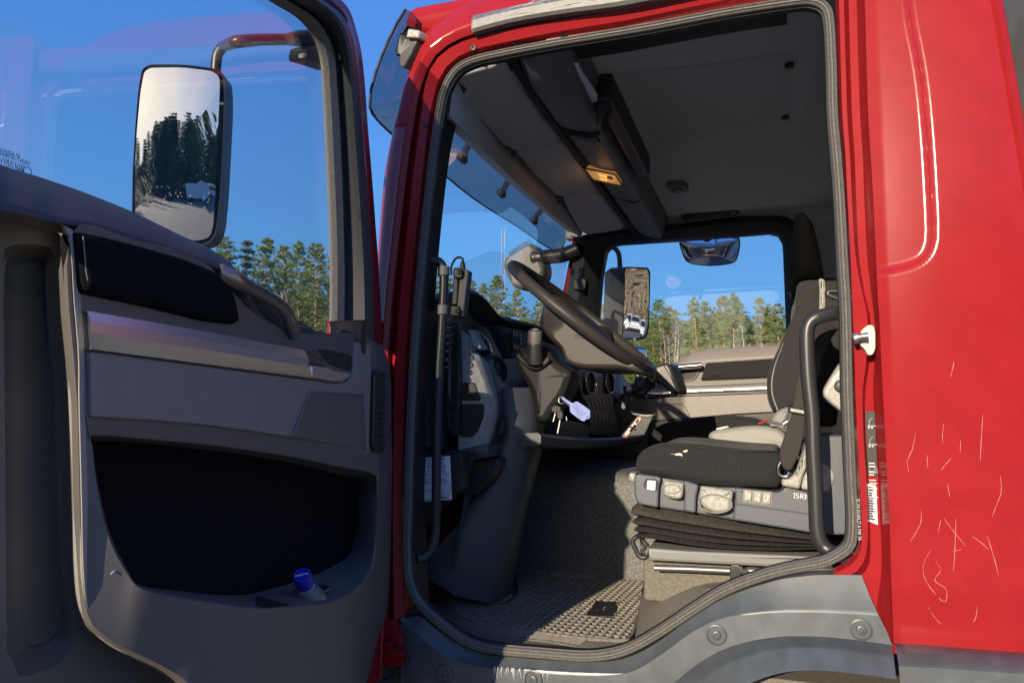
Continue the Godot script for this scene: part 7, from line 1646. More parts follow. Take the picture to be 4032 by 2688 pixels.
	part(d, "handle_hollow", mb(50).prism([V(-0.8374, 1.8336, 0.7249), V(-0.8378, 1.8534, 0.7179), V(-0.8408, 1.8418, 0.6695), V(-0.8441, 1.8257, 0.6144), V(-0.8455, 1.7985, 0.5913), V(-0.8443, 1.7922, 0.6122), V(-0.8413, 1.798, 0.66), V(-0.8389, 1.8109, 0.6991)], dn * -0.01, 0.003), M.black_plastic)
	part(d, "handle_base", mb(50).prism([V(-0.8089, 1.8173, 0.7801), V(-0.81, 1.8399, 0.7624), V(-0.8111, 1.8223, 0.7449), V(-0.8129, 1.8058, 0.7148), V(-0.8157, 1.7961, 0.6696), V(-0.8186, 1.7905, 0.6215), V(-0.8222, 1.7951, 0.5629), V(-0.8228, 1.7662, 0.5533), V(-0.8103, 1.7488, 0.7584)], dn * -0.03, 0.006), M.trim_plastic)

func oval_on(c: Vector3, a: float, b: float, up: float, ax: Vector3, bx: Vector3) -> Array:
	var out := []
	for k in 28:
		out.append(c + ax * cos(TAU * k / 28) * a + bx * sin(TAU * k / 28) * b + V(0, up, 0))
	return out

# ---------------------------------------------------------------- mirrors and sun visor on the outside
func outer_mirrors(t: Node3D) -> void:
	var nn := V(0.4293, -0.1014, 0.8974)
	var fn := V(0.9258, -0.0846, 0.3683)
	var kn := V(0.0503, -0.4224, 0.905)
	# on the open door, seen through its glass
	var go := rounded([V(-1.3854, 2.101, 0.4335), V(-1.3826, 2.195, 0.4428), V(-1.3744, 2.2963, 0.4503), V(-1.3656, 2.3875, 0.4564), V(-1.3581, 2.4323, 0.4579), V(-1.3464, 2.4422, 0.4534), V(-1.2803, 2.4476, 0.4224), V(-1.2218, 2.4434, 0.394), V(-1.2069, 2.4332, 0.3857), V(-1.205, 2.4079, 0.3819), V(-1.2124, 2.2749, 0.3704), V(-1.2201, 2.1622, 0.3614), V(-1.2288, 2.0801, 0.3562), V(-1.2367, 2.0542, 0.3571), V(-1.2565, 2.0463, 0.3657), V(-1.3098, 2.0443, 0.3909), V(-1.3862, 2.0737, 0.4308)], 0.02, 4)
	var ho := rounded([V(-1.3969, 2.0541, 0.4293), V(-1.3909, 2.196, 0.4424), V(-1.3824, 2.3076, 0.4509), V(-1.3726, 2.399, 0.4566), V(-1.3644, 2.4399, 0.4573), V(-1.3492, 2.451, 0.4513), V(-1.2829, 2.4555, 0.4201), V(-1.2163, 2.4508, 0.3877), V(-1.1978, 2.4388, 0.3775), V(-1.1953, 2.4001, 0.3719), V(-1.2046, 2.2666, 0.3613), V(-1.2132, 2.1535, 0.3526), V(-1.2228, 2.0711, 0.3479), V(-1.2343, 2.0441, 0.3503), V(-1.2552, 2.033, 0.3591), V(-1.3219, 2.0306, 0.3907), V(-1.3975, 2.0339, 0.4273)], 0.02, 4)
	var back := []
	var c := Vector3.ZERO
	for q in ho:
		c += q
	c /= ho.size()
	for q in ho:
		back.append(c + (q - c) * 0.86 - nn * 0.10)
	var side := []
	for q in ho:
		side.append(c + (q - c) * 1.0 - nn * 0.06)
	var dm := part(t, "door_mirror", mb(40).loft([MB.inset(ho, 0.006), shift(ho, nn * 0.006), ho, side, mixed(side, back, 0.6, nn * -0.012), back], true, false, true), M.black_plastic, "large rectangular mirror on the open driver's door")
	var mg := part(dm, "mirror_glass", convex(shift(go, nn * 0.002), nn, 2.0), M.mirror_glass, "dusty mirror glass that shows trees and vans")
	var specks := mb()
	var rng := RandomNumberGenerator.new()
	rng.seed = 77
	var lo: Vector3 = V(-1.3675, 2.1015, 0.4384)
	var ex: Vector3 = V(-1.2269, 2.1074, 0.3718) - lo
	var ey: Vector3 = V(-1.347, 2.4133, 0.4638) - lo
	for i in 150:
		var p := lo + ex * rng.randf() + ey * rng.randf() * (0.95 if rng.randf() < 0.4 else 0.75)
		var r := rng.randf_range(0.0002, 0.0006)
		specks.tube([p, p + (ey.normalized() * rng.randf_range(0.0005, 0.004) + ex.normalized() * rng.randf_range(-0.0015, 0.0015))], r, 5)
	var spk := part(mg, "dust_specks", specks, M.white_mark)
	spk.set_meta("kind", "stuff")
	# arm from the door corner
	part(dm, "mirror_arm", mb(60).tube(rounded([V(-1.0087, 2.5786, 0.2171), V(-1.0031, 2.5314, 0.3078), V(-0.9965, 2.4755, 0.4157), V(-0.9898, 2.4187, 0.5259), V(-0.9855, 2.3787, 0.5958)] + [V(-1.2231, 2.5229, 0.359), V(-1.2365, 2.5033, 0.3632), V(-1.24, 2.476, 0.3618), V(-1.2421, 2.4342, 0.3581)], 0.05, 5), 0.0125, 12), M.handle_black)
	part(dm, "arm_boot", mb(50).tube([V(-0.9879, 2.5668, 0.2295), V(-0.9835, 2.5326, 0.3011), V(-0.9778, 2.4854, 0.394), V(-0.9751, 2.4608, 0.4383)], [0.022, 0.02, 0.018, 0.0135], 12), M.handle_black)
	part(dm, "arm_foot", mb(50).prism(rounded([V(-0.9648, 2.5549, 0.279), V(-0.961, 2.4958, 0.3423), V(-0.9573, 2.4576, 0.4022), V(-0.957, 2.4277, 0.4075), V(-0.9606, 2.4454, 0.3488), V(-0.9652, 2.4668, 0.2735), V(-0.9659, 2.5142, 0.2616)], 0.01), dn * -0.04, 0.008), M.trim_plastic)
	# far door
	var fo := rounded([V(-0.7421, 2.0569, -2.2732), V(-0.7372, 2.1563, -2.2628), V(-0.7286, 2.3154, -2.2478), V(-0.7217, 2.4271, -2.2397), V(-0.7146, 2.4408, -2.2544), V(-0.6358, 2.4673, -2.4461), V(-0.6273, 2.4519, -2.4711), V(-0.6356, 2.2651, -2.4931), V(-0.6447, 2.1313, -2.501), V(-0.6538, 2.0922, -2.4872), V(-0.6692, 2.0749, -2.4524)], 0.02, 4)
	var fh := rounded([V(-0.7487, 2.0486, -2.2694), V(-0.743, 2.1561, -2.2592), V(-0.7344, 2.3151, -2.2442), V(-0.7283, 2.4326, -2.2325), V(-0.719, 2.4488, -2.2523), V(-0.6324, 2.4795, -2.4627), V(-0.6227, 2.4613, -2.4913), V(-0.6313, 2.2679, -2.5142), V(-0.6401, 2.1253, -2.5249), V(-0.6511, 2.0815, -2.5072), V(-0.6678, 2.0648, -2.4691)], 0.02, 4)
	var fb := shift(fh, -fn * 0.10 + V(-0.02, 0, -0.01))
	var fm := part(t, "passenger_mirror", mb(40).loft([MB.inset(fh, 0.006), shift(fh, fn * 0.006), fh, mixed(fh, fb, 0.8), shift(MB.inset(fb, 0.02), -fn * 0.012)], true, false, true), M.black_plastic)
	part(fm, "mirror_glass", convex(shift(fo, fn * 0.002), fn, 2.6), M.mirror_glass, "mirror glass that shows a rock face and white vans")
	part(fm, "mirror_arm", mb(60).tube(cr([V(-0.8466, 2.5461, -2.15), V(-0.8207, 2.5801, -2.3), V(-0.7918, 2.5707, -2.3), V(-0.7672, 2.54, -2.3), V(-0.7593, 2.4898, -2.3), V(-0.7595, 2.4485, -2.3)], 4), 0.014, 10), M.handle_black)
	var wo := rounded([V(-0.7118, 1.9229, -2.3802), V(-0.7089, 2.0119, -2.367), V(-0.6972, 2.0189, -2.3948), V(-0.6561, 2.0202, -2.498), V(-0.6463, 2.0071, -2.5256), V(-0.6451, 1.9659, -2.5379), V(-0.6499, 1.9319, -2.5339)], 0.02, 4)
	var wm := part(t, "wide_angle_mirror", mb(40).prism(wo, fn * -0.08, 0.008), M.black_plastic)
	var wg := MB.inset(wo, 0.010)
	if wg[0].distance_to(wo[8]) > wo[0].distance_to(wo[8]) + 0.004:
		wg = MB.inset(wo, -0.010)
	part(wm, "mirror_glass", dome(shift(wg, fn * 0.002), fn, 0.012), M.mirror_glass)
	part(fm, "lower_lamp", mb(50).ball(V(-0.6959, 2.0611, -2.3885), V(0.012, 0.01, 0.012), 8), M.white_paint)
	# kerb mirror above the far window, bulging
	var ko := rounded([V(-0.4288, 2.5592, -2.263), V(-0.4255, 2.575, -2.2558), V(-0.4149, 2.5846, -2.2519), V(-0.3599, 2.5861, -2.2542), V(-0.2358, 2.5812, -2.2634), V(-0.2259, 2.5864, -2.2616), V(-0.1651, 2.5832, -2.2664), V(-0.1197, 2.5723, -2.274), V(-0.1114, 2.5563, -2.2819), V(-0.1141, 2.5222, -2.2977), V(-0.1285, 2.4725, -2.3201), V(-0.1441, 2.4529, -2.3284), V(-0.1857, 2.4424, -2.331), V(-0.2765, 2.4396, -2.3272), V(-0.3524, 2.4502, -2.3181), V(-0.3931, 2.4638, -2.3095), V(-0.41, 2.491, -2.2958), V(-0.4215, 2.5296, -2.2772)], 0.02, 3)
	var km := part(t, "kerb_mirror", mb(40).prism(ko, kn * -0.07, 0.006), M.black_plastic)
	var ki := MB.inset(ko, 0.007)
	part(km, "mirror_glass", dome(shift(ki, kn * 0.001), kn, 0.045), M.mirror_glass)
	part(km, "mirror_stem", mb().tube([V(-0.2845, 2.5806, -2.26), V(-0.2766, 2.5999, -2.26), V(-0.2685, 2.635, -2.26)], 0.02, 8), M.black_plastic)
	# front mirror beyond the windscreen
	var ff := rounded([V(-1.1902, 2.5532, -1.95), V(-1.1428, 2.5232, -1.95), V(-1.1019, 2.4202, -1.95), V(-1.1033, 2.3695, -1.95), V(-1.1417, 2.3129, -1.95), V(-1.2391, 2.2995, -1.95), V(-1.2804, 2.318, -1.95), V(-1.3269, 2.4155, -1.95), V(-1.3314, 2.4556, -1.95), V(-1.2969, 2.4981, -1.95)], 0.03, 4)
	var fmr := part(t, "front_mirror", mb(50).prism(ff, V(0.02, 0.0, -0.10), 0.02), M.mirror_back)
	part(fmr, "front_mirror_arm", mb(60).tube(cr([V(-1.1731, 2.4676, -1.97), V(-1.1081, 2.47, -1.97), V(-1.0358, 2.4703, -1.97), V(-0.9801, 2.4778, -1.97), V(-0.9093, 2.5021, -1.97)], 4), [0.03, 0.04, 0.036, 0.032, 0.034, 0.04], 12), M.handle_black)
	part(fmr, "housing_rim", mb().tube([V(-1.2951, 2.4954, -1.945), V(-1.2147, 2.5442, -1.945), V(-1.1902, 2.5521, -1.945)], 0.006, 6), M.dull_metal)
	# tinted sun visor across the front
	var lower := even(cr([V(-0.9013, 2.7321, 0.04), V(-0.9289, 2.6773, 0.05), V(-0.9598, 2.6062, 0.055), V(-0.9845, 2.5425, 0.055), V(-0.9979, 2.494, 0.05), V(-1.0031, 2.4743, 0.04), V(-1.0046, 2.4591, 0.02), V(-1.14, 2.55, -0.339), V(-1.16, 2.5598, -0.7507), V(-1.17, 2.5588, -1.166), V(-1.16, 2.5708, -1.6952), V(-1.13, 2.5539, -2.0214), V(-1.11, 2.5569, -2.2116), V(-1.1, 2.5859, -2.3153), V(-1.09, 2.6679, -2.3753)], 6), 60)
	var upper := even(cr([V(-0.9013, 2.7321, 0.04), V(-0.9026, 2.7444, 0.02), V(-0.8898, 2.7303, 0), V(-0.8821, 2.7093, -0.04), V(-0.96, 2.7024, -0.3136), V(-0.97, 2.716, -0.5942), V(-0.98, 2.7506, -1.1012), V(-0.98, 2.784, -1.7853), V(-0.98, 2.718, -2.1461)], 6), 60)
	var sh := []
	for k in 5:
		sh.append(mixed(lower, upper, k / 4.0))
	var vs := part(t, "sun_visor", mb(60).loft(sh, false), M.tinted_visor, "smoked see-through sun visor across the front of the cab")
	part(vs, "visor_rim", mb(60).tube(lower, 0.004, 6), M.black_plastic)
	part(vs, "visor_mount", mb(50).prism(rounded([V(-0.9227, 2.6749, 0.03), V(-0.9024, 2.6945, 0.03), V(-0.9, 2.6923, 0.02), V(-0.9104, 2.6617, 0.02), V(-0.8712, 2.6576, 0.02), V(-0.8734, 2.6488, 0.02), V(-0.8873, 2.6189, 0.02), V(-0.9144, 2.5761, 0.02), V(-0.9307, 2.5888, 0.02), V(-0.9278, 2.6206, 0.02), V(-0.9413, 2.6158, 0.02), V(-0.9417, 2.6321, 0.02)], 0.006), V(0.02, 0, -0.03), 0.004), M.black_plastic)
	part(vs, "mount_pad", mb(50).prism(rounded([V(-0.8958, 2.6782, 0.035), V(-0.8909, 2.6785, 0.035), V(-0.8617, 2.6695, 0.035), V(-0.8604, 2.6631, 0.035), V(-0.8624, 2.6476, 0.035), V(-0.9013, 2.6546, 0.035)], 0.004), V(0.01, 0, -0.03), 0.004), M.light_grey_plastic)
	for q in [[V(-1.08, 2.7137, -0.8738), V(-1.08, 2.6062, -0.8006)], [V(-1.08, 2.6998, -1.3431), V(-1.08, 2.5964, -1.244)], [V(-1.08, 2.7018, -1.8575), V(-1.08, 2.5949, -1.7265)]]:
		var br := part(vs, "visor_bracket", mb(40).tube([q[0], q[0].lerp(q[1], 0.5) + V(-0.01, 0, 0), q[1]], [0.016, 0.013, 0.016], 8), M.dark_plastic)
		part(br, "bracket_screw", mb(50).ball(q[1] + V(0.0, 0.006, 0.03), V(0.016, 0.016, 0.012), 8), M.dark_plastic)

# glass ground to a sphere of radius R, its edge on the outline's plane
func convex(p: Array, n: Vector3, R: float) -> MB:
	var c := Vector3.ZERO
	for q in p:
		c += q
	c /= p.size()
	var far := 0.0
	for q in p:
		far = maxf(far, q.distance_to(c))
	var base := sqrt(R * R - far * far)
	var rings := []
	for k in 14:
		var f := 1.0 - k / 14.0
		var ring := []
		for q in p:
			var d: Vector3 = (q - c) * f
			ring.append(c + d + n * (sqrt(R * R - d.length_squared()) - base))
		rings.append(ring)
	var m := mb(80)
	m.loft(rings, true)
	var tip := c + n * (R - base)
	for j in p.size():
		m.tri(tip, rings[13][(j + 1) % p.size()], rings[13][j])
	return m

# a shallow dome over an outline
func dome(p: Array, n: Vector3, h: float) -> MB:
	var c := Vector3.ZERO
	for q in p:
		c += q
	c /= p.size()
	var rings := []
	for k in 10:
		var f := cos(PI * 0.5 * k / 10.0)
		rings.append(mixed(p, shift(p, Vector3.ZERO), 0.0, Vector3.ZERO))
		for i in p.size():
			rings[k][i] = c + (p[i] - c) * f + n * h * (1.0 - f * f)
	var m := mb(80)
	m.loft(rings, true, false, true)
	return m

# ---------------------------------------------------------------- things lying, hanging or standing in the cab
func loose_things() -> void:
	var rng := RandomNumberGenerator.new()
	# water bottle in the door pocket
	var b0: Vector3 = V(-0.8149, 1.2817, 0.5182)
	var b1: Vector3 = V(-0.798, 1.3552, 0.5823)
	var ax := (b1 - b0).normalized()
	var L := b0.distance_to(b1)
	var bt := thing("water_bottle", "clear plastic water bottle with blue cap in the door pocket", "bottle", b0)
	part(bt, "bottle_body", mb(60).lathe([Vector2(0.029, -0.05), Vector2(0.0305, 0.0), Vector2(0.0305, L - 0.092), Vector2(0.029, L - 0.078), Vector2(0.024, L - 0.06), Vector2(0.0175, L - 0.042), Vector2(0.0135, L - 0.03), Vector2(0.013, L - 0.02)], b0, ax, 28), M.bottle_plastic)
	part(bt, "water", mb(60).lathe([Vector2(0.0, -0.045), Vector2(0.028, -0.045), Vector2(0.029, L - 0.10), Vector2(0.0, L - 0.10)], b0, ax, 24), M.bottle_plastic)
	part(bt, "neck_ring", mb(60).lathe([Vector2(0.0135, L - 0.034), Vector2(0.017, L - 0.033), Vector2(0.017, L - 0.0305), Vector2(0.0135, L - 0.0295)], b0, ax, 28), M.bottle_plastic)
	var cap := part(bt, "bottle_cap", mb(40).lathe([Vector2(0.0155, L - 0.029), Vector2(0.0168, L - 0.028), Vector2(0.0168, L - 0.0235), Vector2(0.0162, L - 0.0225), Vector2(0.0165, L - 0.0215), Vector2(0.0163, L - 0.003), Vector2(0.0150, L), Vector2(0.0, L)], b0, ax, 40), M.blue_cap, "blue screw cap with white lettering")
	var right := (V(0.85, 0.12, -0.5) - ax * ax.dot(V(0.85, 0.12, -0.5))).normalized()
	part(cap, "cap_print", mb().text("RAMLÖSA", b1 + ax * 0.0004 - ax.cross(right) * 0.002 , right, ax.cross(right) , 0.0036, 0.0003, "Droid Sans", true, true), M.white_paint)
	# keys with a tag in the ignition
	var kp: Vector3 = V(-0.5607, 1.6902, -0.33)
	var ks := thing("key_bunch", "key bunch hanging from the ignition with a handwritten tag, bluish shade put into its colour", "keys", kp)
	var tag := part(ks, "key_tag", mb().prism(flat(rounded([V(-0.5297, 1.6635, -0.3), V(-0.5278, 1.6742, -0.3), V(-0.5211, 1.6761, -0.3), V(-0.5168, 1.6761, -0.3), V(-0.5134, 1.68, -0.3), V(-0.5067, 1.6796, -0.3), V(-0.474, 1.6581, -0.3), V(-0.4698, 1.6517, -0.3), V(-0.4719, 1.646, -0.3), V(-0.4705, 1.6383, -0.3), V(-0.4744, 1.6313, -0.3), V(-0.4836, 1.6304, -0.3), V(-0.487, 1.6247, -0.3), V(-0.4945, 1.6254, -0.3), V(-0.5253, 1.6471, -0.3), V(-0.5291, 1.6533, -0.3)], 0.002, 2)), V(0, 0, -0.0015)), M.tag_shade_blue)
	var wr := mb()
	rng.seed = 4
	var ta := [V(-0.5194, 1.664, -0.2995), V(-0.5015, 1.6325, -0.2995)]
	var tb := [V(-0.5068, 1.6763, -0.2995), V(-0.4764, 1.65, -0.2995)]
	for q in 7:
		var p: Vector3 = ta[0].lerp(ta[1], q / 6.5)
		var e: Vector3 = tb[0].lerp(tb[1], q / 6.5)
		var pts := []
		for k in 16:
			pts.append(p.lerp(e, k / 15.0 * (0.85 if q % 2 == 0 else 0.6)) + V(rng.randf_range(-0.0012, 0.0012), rng.randf_range(-0.0018, 0.0018), 0.0002))
		wr.tube(pts, 0.00035, 4)
	part(tag, "handwriting", wr, M.blue_ink)
	part(tag, "tag_hole", mb().lathe([Vector2(0.0025, 0), Vector2(0.0025, 0.0004), Vector2(0, 0.0004)], V(-0.4781, 1.6372, -0.2998), V(0, 0, 1), 12), M.blue_ink)
	part(ks, "tag_strap", mb().prism([V(-0.5548, 1.6896, -0.302), V(-0.551, 1.6923, -0.302), V(-0.5233, 1.6753, -0.302), V(-0.5284, 1.6701, -0.302)], V(0, 0, -0.0015)), M.tag_shade_blue)
	part(ks, "tag_strap", mb().prism([V(-0.5567, 1.6876, -0.304), V(-0.5537, 1.6897, -0.304), V(-0.5289, 1.6701, -0.304), V(-0.5301, 1.664, -0.304)], V(0, 0, -0.0015)), M.blue_ink)
	part(ks, "key_head", mb(50).prism(rounded([V(-0.5922, 1.6659, -0.33), V(-0.5802, 1.6702, -0.33), V(-0.565, 1.6661, -0.33), V(-0.5628, 1.6535, -0.33), V(-0.5714, 1.6451, -0.33), V(-0.5889, 1.6471, -0.33), V(-0.5955, 1.6554, -0.33)], 0.006), V(0, 0, -0.01), 0.003), M.black_rubber)
	part(ks, "key_head", mb(50).prism(rounded([V(-0.5755, 1.6534, -0.325), V(-0.5593, 1.6556, -0.325), V(-0.5549, 1.639, -0.325), V(-0.5592, 1.6275, -0.325), V(-0.57, 1.6264, -0.325), V(-0.5766, 1.6367, -0.325)], 0.006), V(0, 0, -0.01), 0.003), M.black_rubber)
	part(ks, "key_blade", mb().prism([V(-0.5818, 1.6461, -0.328), V(-0.5792, 1.6457, -0.328), V(-0.5856, 1.6216, -0.328), V(-0.5882, 1.6224, -0.328)], V(0, 0, -0.002)), M.dull_metal)
	part(ks, "key_blade", mb().prism([V(-0.5678, 1.6264, -0.328), V(-0.5648, 1.626, -0.328), V(-0.5721, 1.5888, -0.328), V(-0.5751, 1.5896, -0.328)], V(0, 0, -0.002)), M.dull_metal)
	part(ks, "key_blade", mb().prism([V(-0.5502, 1.6369, -0.335), V(-0.5485, 1.637, -0.335), V(-0.5472, 1.6257, -0.335), V(-0.5489, 1.6253, -0.335)], V(0, 0, -0.002)), M.dull_metal)
	part(ks, "key_ring", mb().tube(ring_pts(kp + V(0.0, -0.006, 0), 0.010, V(0.3, 0.2, 1)), 0.0011, 6, true), M.dull_metal)
	# inspection sheet on the lining behind the handle
	var c4 := [V(-0.9012, 1.5211, -0.113), V(-0.8162, 1.5296, -0.113), V(-0.8087, 1.4128, -0.113), V(-0.8951, 1.4031, -0.113)]
	var sh := thing("inspection_sheet", "white inspection sheet stuck behind the black entry handle", "paper sheet", c4[3])
	part(sh, "sheet", mb().prism(c4, V(0, 0, -0.001)), M.paper)
	var rt: Vector3 = (c4[1] - c4[0]).normalized()
	var up: Vector3 = (c4[0] - c4[3]).normalized()
	var W: float = c4[0].distance_to(c4[1])
	var H: float = c4[0].distance_to(c4[3])
	var pm := mb()
	pm.text("OPUS BILPROVNING", sheet_pt(c4, 0.14, 0.93), rt, up, 0.0042, 0.0002, "Droid Sans", true)
	pm.text("Kontrollrapport", sheet_pt(c4, 0.06, 0.86), rt, up, 0.0024, 0.0002)
	pm.text("Registreringsnummer", sheet_pt(c4, 0.06, 0.765), rt, up, 0.0022, 0.0002)
	pm.text("Datum", sheet_pt(c4, 0.06, 0.66), rt, up, 0.0022, 0.0002)
	pm.text("Fordonets mätarställning", sheet_pt(c4, 0.06, 0.56), rt, up, 0.0022, 0.0002)
	pm.text("NÄSTA", sheet_pt(c4, 0.06, 0.44), rt, up, 0.0034, 0.0002)
	pm.text("OMGÅNG", sheet_pt(c4, 0.06, 0.40), rt, up, 0.0034, 0.0002)
	pm.text("BESIKTIGA", sheet_pt(c4, 0.06, 0.22), rt, up, 0.0034, 0.0002, "Droid Sans", true)
	for q in [[0.06, 0.03, 0.34], [0.66, 0.035, 0.3], [0.66, 0.755, 0.2], [0.66, 0.655, 0.16]]:
		var p := sheet_pt(c4, q[0], q[1])
		pm.prism([p, p + rt * W * q[2], p + rt * W * q[2] + up * 0.0016, p + up * 0.0016], V(0, 0, 0.0002))
	pm.lathe([Vector2(0.0026, 0), Vector2(0.0026, 0.0003), Vector2(0.0014, 0.0003), Vector2(0.0014, 0)], sheet_pt(c4, 0.08, 0.935), V(0, 0, 1), 16)
	part(sh, "sheet_print", pm, M.dark_print)
	var hw := mb()
	rng.seed = 6
	for q in [[0.08, 0.81, 0.32], [0.08, 0.71, 0.33], [0.1, 0.61, 0.28], [0.08, 0.505, 0.32], [0.68, 0.83, 0.1], [0.68, 0.72, 0.14], [0.7, 0.62, 0.1]]:
		var pts := []
		for k in 15:
			pts.append(sheet_pt(c4, q[0] + q[2] * k / 14.0, q[1] + rng.randf_range(-0.012, 0.014)) + V(0, 0, 0.0003))
		hw.tube(pts, 0.0004, 4)
	part(sh, "handwriting", hw, M.blue_ink)
	var sm := mb()
	var sc := sheet_pt(c4, 0.69, 0.27)
	for r in [0.026, 0.0245, 0.016, 0.010]:
		sm.tube(ring_pts(sc, r, V(0, 0, 1), 32), 0.0004, 4, true)
	for k in 26:
		var a := TAU * k / 26
		sm.rbox(sc + V(cos(a), sin(a), 0) * 0.0205, V(0.0016, 0.004, 0.0003), 0.0001, Basis(V(0, 0, 1), a - PI / 2))
	sm.tube(ring_pts(sheet_pt(c4, 0.87, 0.57), 0.0045, V(0, 0, 1), 20), 0.0004, 4, true)
	sm.text("V", sheet_pt(c4, 0.84, 0.553), rt, up, 0.0042, 0.0002, "Droid Sans", true)
	part(sh, "stamp", sm, M.blue_ink)
	# work lamp strapped to the entry handle
	var wl := thing("work_lamp", "slim black work lamp strapped to the entry grab handle", "lamp", V(-0.789, 1.9042, -0.075))
	part(wl, "lamp_body", mb(50).prism(rounded([V(-0.7728, 2.0353, -0.06), V(-0.7541, 2.0287, -0.06), V(-0.7464, 2.0243, -0.06), V(-0.7605, 1.9006, -0.06), V(-0.7826, 1.906, -0.06)], 0.004), V(0, 0, -0.025), 0.004), M.dark_plastic)
	part(wl, "lamp_spine", mb(50).prism(rounded([V(-0.7898, 2.0327, -0.058), V(-0.7761, 2.0319, -0.058), V(-0.7771, 1.9323, -0.058), V(-0.7966, 1.9331, -0.058)], 0.003), V(0, 0, -0.02), 0.004), M.black_plastic)
	part(wl, "clamp", mb(50).prism(rounded([V(-0.788, 2.0343, -0.05), V(-0.7634, 2.0305, -0.05), V(-0.759, 2.0157, -0.05), V(-0.763, 2.0029, -0.05), V(-0.7833, 2.0031, -0.05), V(-0.7903, 2.0154, -0.05)], 0.004), V(0, 0, -0.03), 0.004), M.black_plastic)
	part(wl, "clamp", mb(50).prism(rounded([V(-0.7948, 1.9319, -0.05), V(-0.7681, 1.9285, -0.05), V(-0.7698, 1.9004, -0.05), V(-0.7968, 1.9033, -0.05)], 0.004), V(0, 0, -0.03), 0.004), M.black_plastic)
	for q in [V(-0.7667, 2.0244, -0.046), V(-0.7666, 2.0173, -0.046), V(-0.7717, 1.9195, -0.046), V(-0.7724, 1.9125, -0.046)]:
		part(wl, "clamp_tooth", mb().rbox(q, V(0.014, 0.005, 0.006), 0.001), M.black_rubber)
	part(wl, "lamp_tip", mb(50).tube([V(-0.7684, 2.0298, -0.07), V(-0.7687, 2.0458, -0.07), V(-0.7696, 2.053, -0.07)], [0.008, 0.007, 0.004], 12), M.black_plastic)
	var ch := cr([V(-0.7679, 2.0505, -0.07), V(-0.7689, 2.0594, -0.07), V(-0.7767, 2.0646, -0.07), V(-0.7861, 2.0636, -0.07), V(-0.7937, 2.0576, -0.07), V(-0.7995, 2.0475, -0.07), V(-0.8028, 2.0357, -0.07), V(-0.8016, 2.0196, -0.07)], 5)
	var beads := mb(60)
	for k in ch.size():
		beads.ball(ch[k], V(0.0034, 0.0034, 0.0034), 5)
	part(wl, "bead_chain", beads, M.black_rubber)
	var h0: Vector3 = V(-0.8113, 1.9002, -0.085)
	var h1: Vector3 = V(-0.823, 1.7594, -0.085)
	var hel := []
	for k in 131:
		var f := k / 130.0
		var a := TAU * f * 6.5
		var r := lerpf(0.017, 0.010, f)
		hel.append(h0.lerp(h1, f) + V(cos(a) * r, 0, sin(a) * r))
	part(wl, "coiled_cord", mb(60).tube(hel, 0.0026, 7), M.black_rubber)
	# black cup on the door ledge
	var cp: Vector3 = V(-0.8554, 1.7915, 0.3487)
	var cup := thing("door_cup", "black plastic cup standing on the door ledge by the window frame", "cup", cp)
	var tilt := V(-0.02, 1, 0.10)
	part(cup, "cup_wall", mb(60).lathe([Vector2(0.034, -0.02), Vector2(0.037, 0.01), Vector2(0.041, 0.046), Vector2(0.0435, 0.052), Vector2(0.0415, 0.052), Vector2(0.036, 0.01), Vector2(0.0, 0.0)], cp, tilt, 28), M.handle_black)
	# clip, device and mount beside the wheel
	var dv := thing("display_unit", "black display unit on a jointed arm beside the steering wheel", "display unit", V(-0.4311, 1.7119, -0.95))
	part(dv, "device_body", mb(50).prism(rounded([V(-0.3679, 1.8088, -0.84), V(-0.3573, 1.815, -0.84), V(-0.3304, 1.8232, -0.84), V(-0.3163, 1.82, -0.84), V(-0.3078, 1.8068, -0.84), V(-0.2824, 1.7268, -0.84), V(-0.2857, 1.7144, -0.84), V(-0.3053, 1.7129, -0.84), V(-0.3236, 1.7269, -0.84), V(-0.3456, 1.7475, -0.84), V(-0.36, 1.7508, -0.84), V(-0.3679, 1.7621, -0.84)], 0.008), V(0.02, 0, -0.10), 0.010, true), M.handle_black)
	part(dv, "device_seam", mb().tube([V(-0.3359, 1.8171, -0.838), V(-0.3105, 1.7742, -0.838), V(-0.2933, 1.7305, -0.838)], 0.0015, 5), M.black_rubber)
	part(dv, "ball_joint", mb(60).tube(cr([V(-0.3751, 1.7699, -0.9), V(-0.3866, 1.7622, -0.9), V(-0.397, 1.7571, -0.9), V(-0.4176, 1.7508, -0.9), V(-0.4358, 1.7418, -0.9), V(-0.4514, 1.7327, -0.9)], 4), [0.014, 0.016, 0.02, 0.026, 0.028, 0.03, 0.028, 0.022, 0.02], 14), M.handle_black)
	part(dv, "clamp_screw", mb(50).lathe([Vector2(0.02, 0), Vector2(0.02, 0.01), Vector2(0.014, 0.014), Vector2(0, 0.014)], V(-0.4221, 1.7566, -0.872), V(0.2, 0.5, 1), 16), M.dark_plastic)
	part(dv, "mount_foot", mb(50).prism(rounded([V(-0.4627, 1.7321, -0.92), V(-0.447, 1.7242, -0.92), V(-0.4236, 1.719, -0.92), V(-0.4107, 1.7086, -0.92), V(-0.4134, 1.6988, -0.92), V(-0.4368, 1.6982, -0.92), V(-0.4576, 1.7112, -0.92)], 0.006), V(0, 0, -0.05), 0.006), M.black_rubber)
	part(dv, "cable", mb(60).tube(cr([V(-0.4775, 1.7237, -0.9), V(-0.4489, 1.7172, -0.9), V(-0.4179, 1.7146, -0.9), V(-0.3794, 1.7133, -0.9), V(-0.3414, 1.7088, -0.9), V(-0.3162, 1.7078, -0.9), V(-0.3011, 1.7121, -0.9), V(-0.2935, 1.721, -0.9)], 5), 0.0032, 7), M.black_rubber)
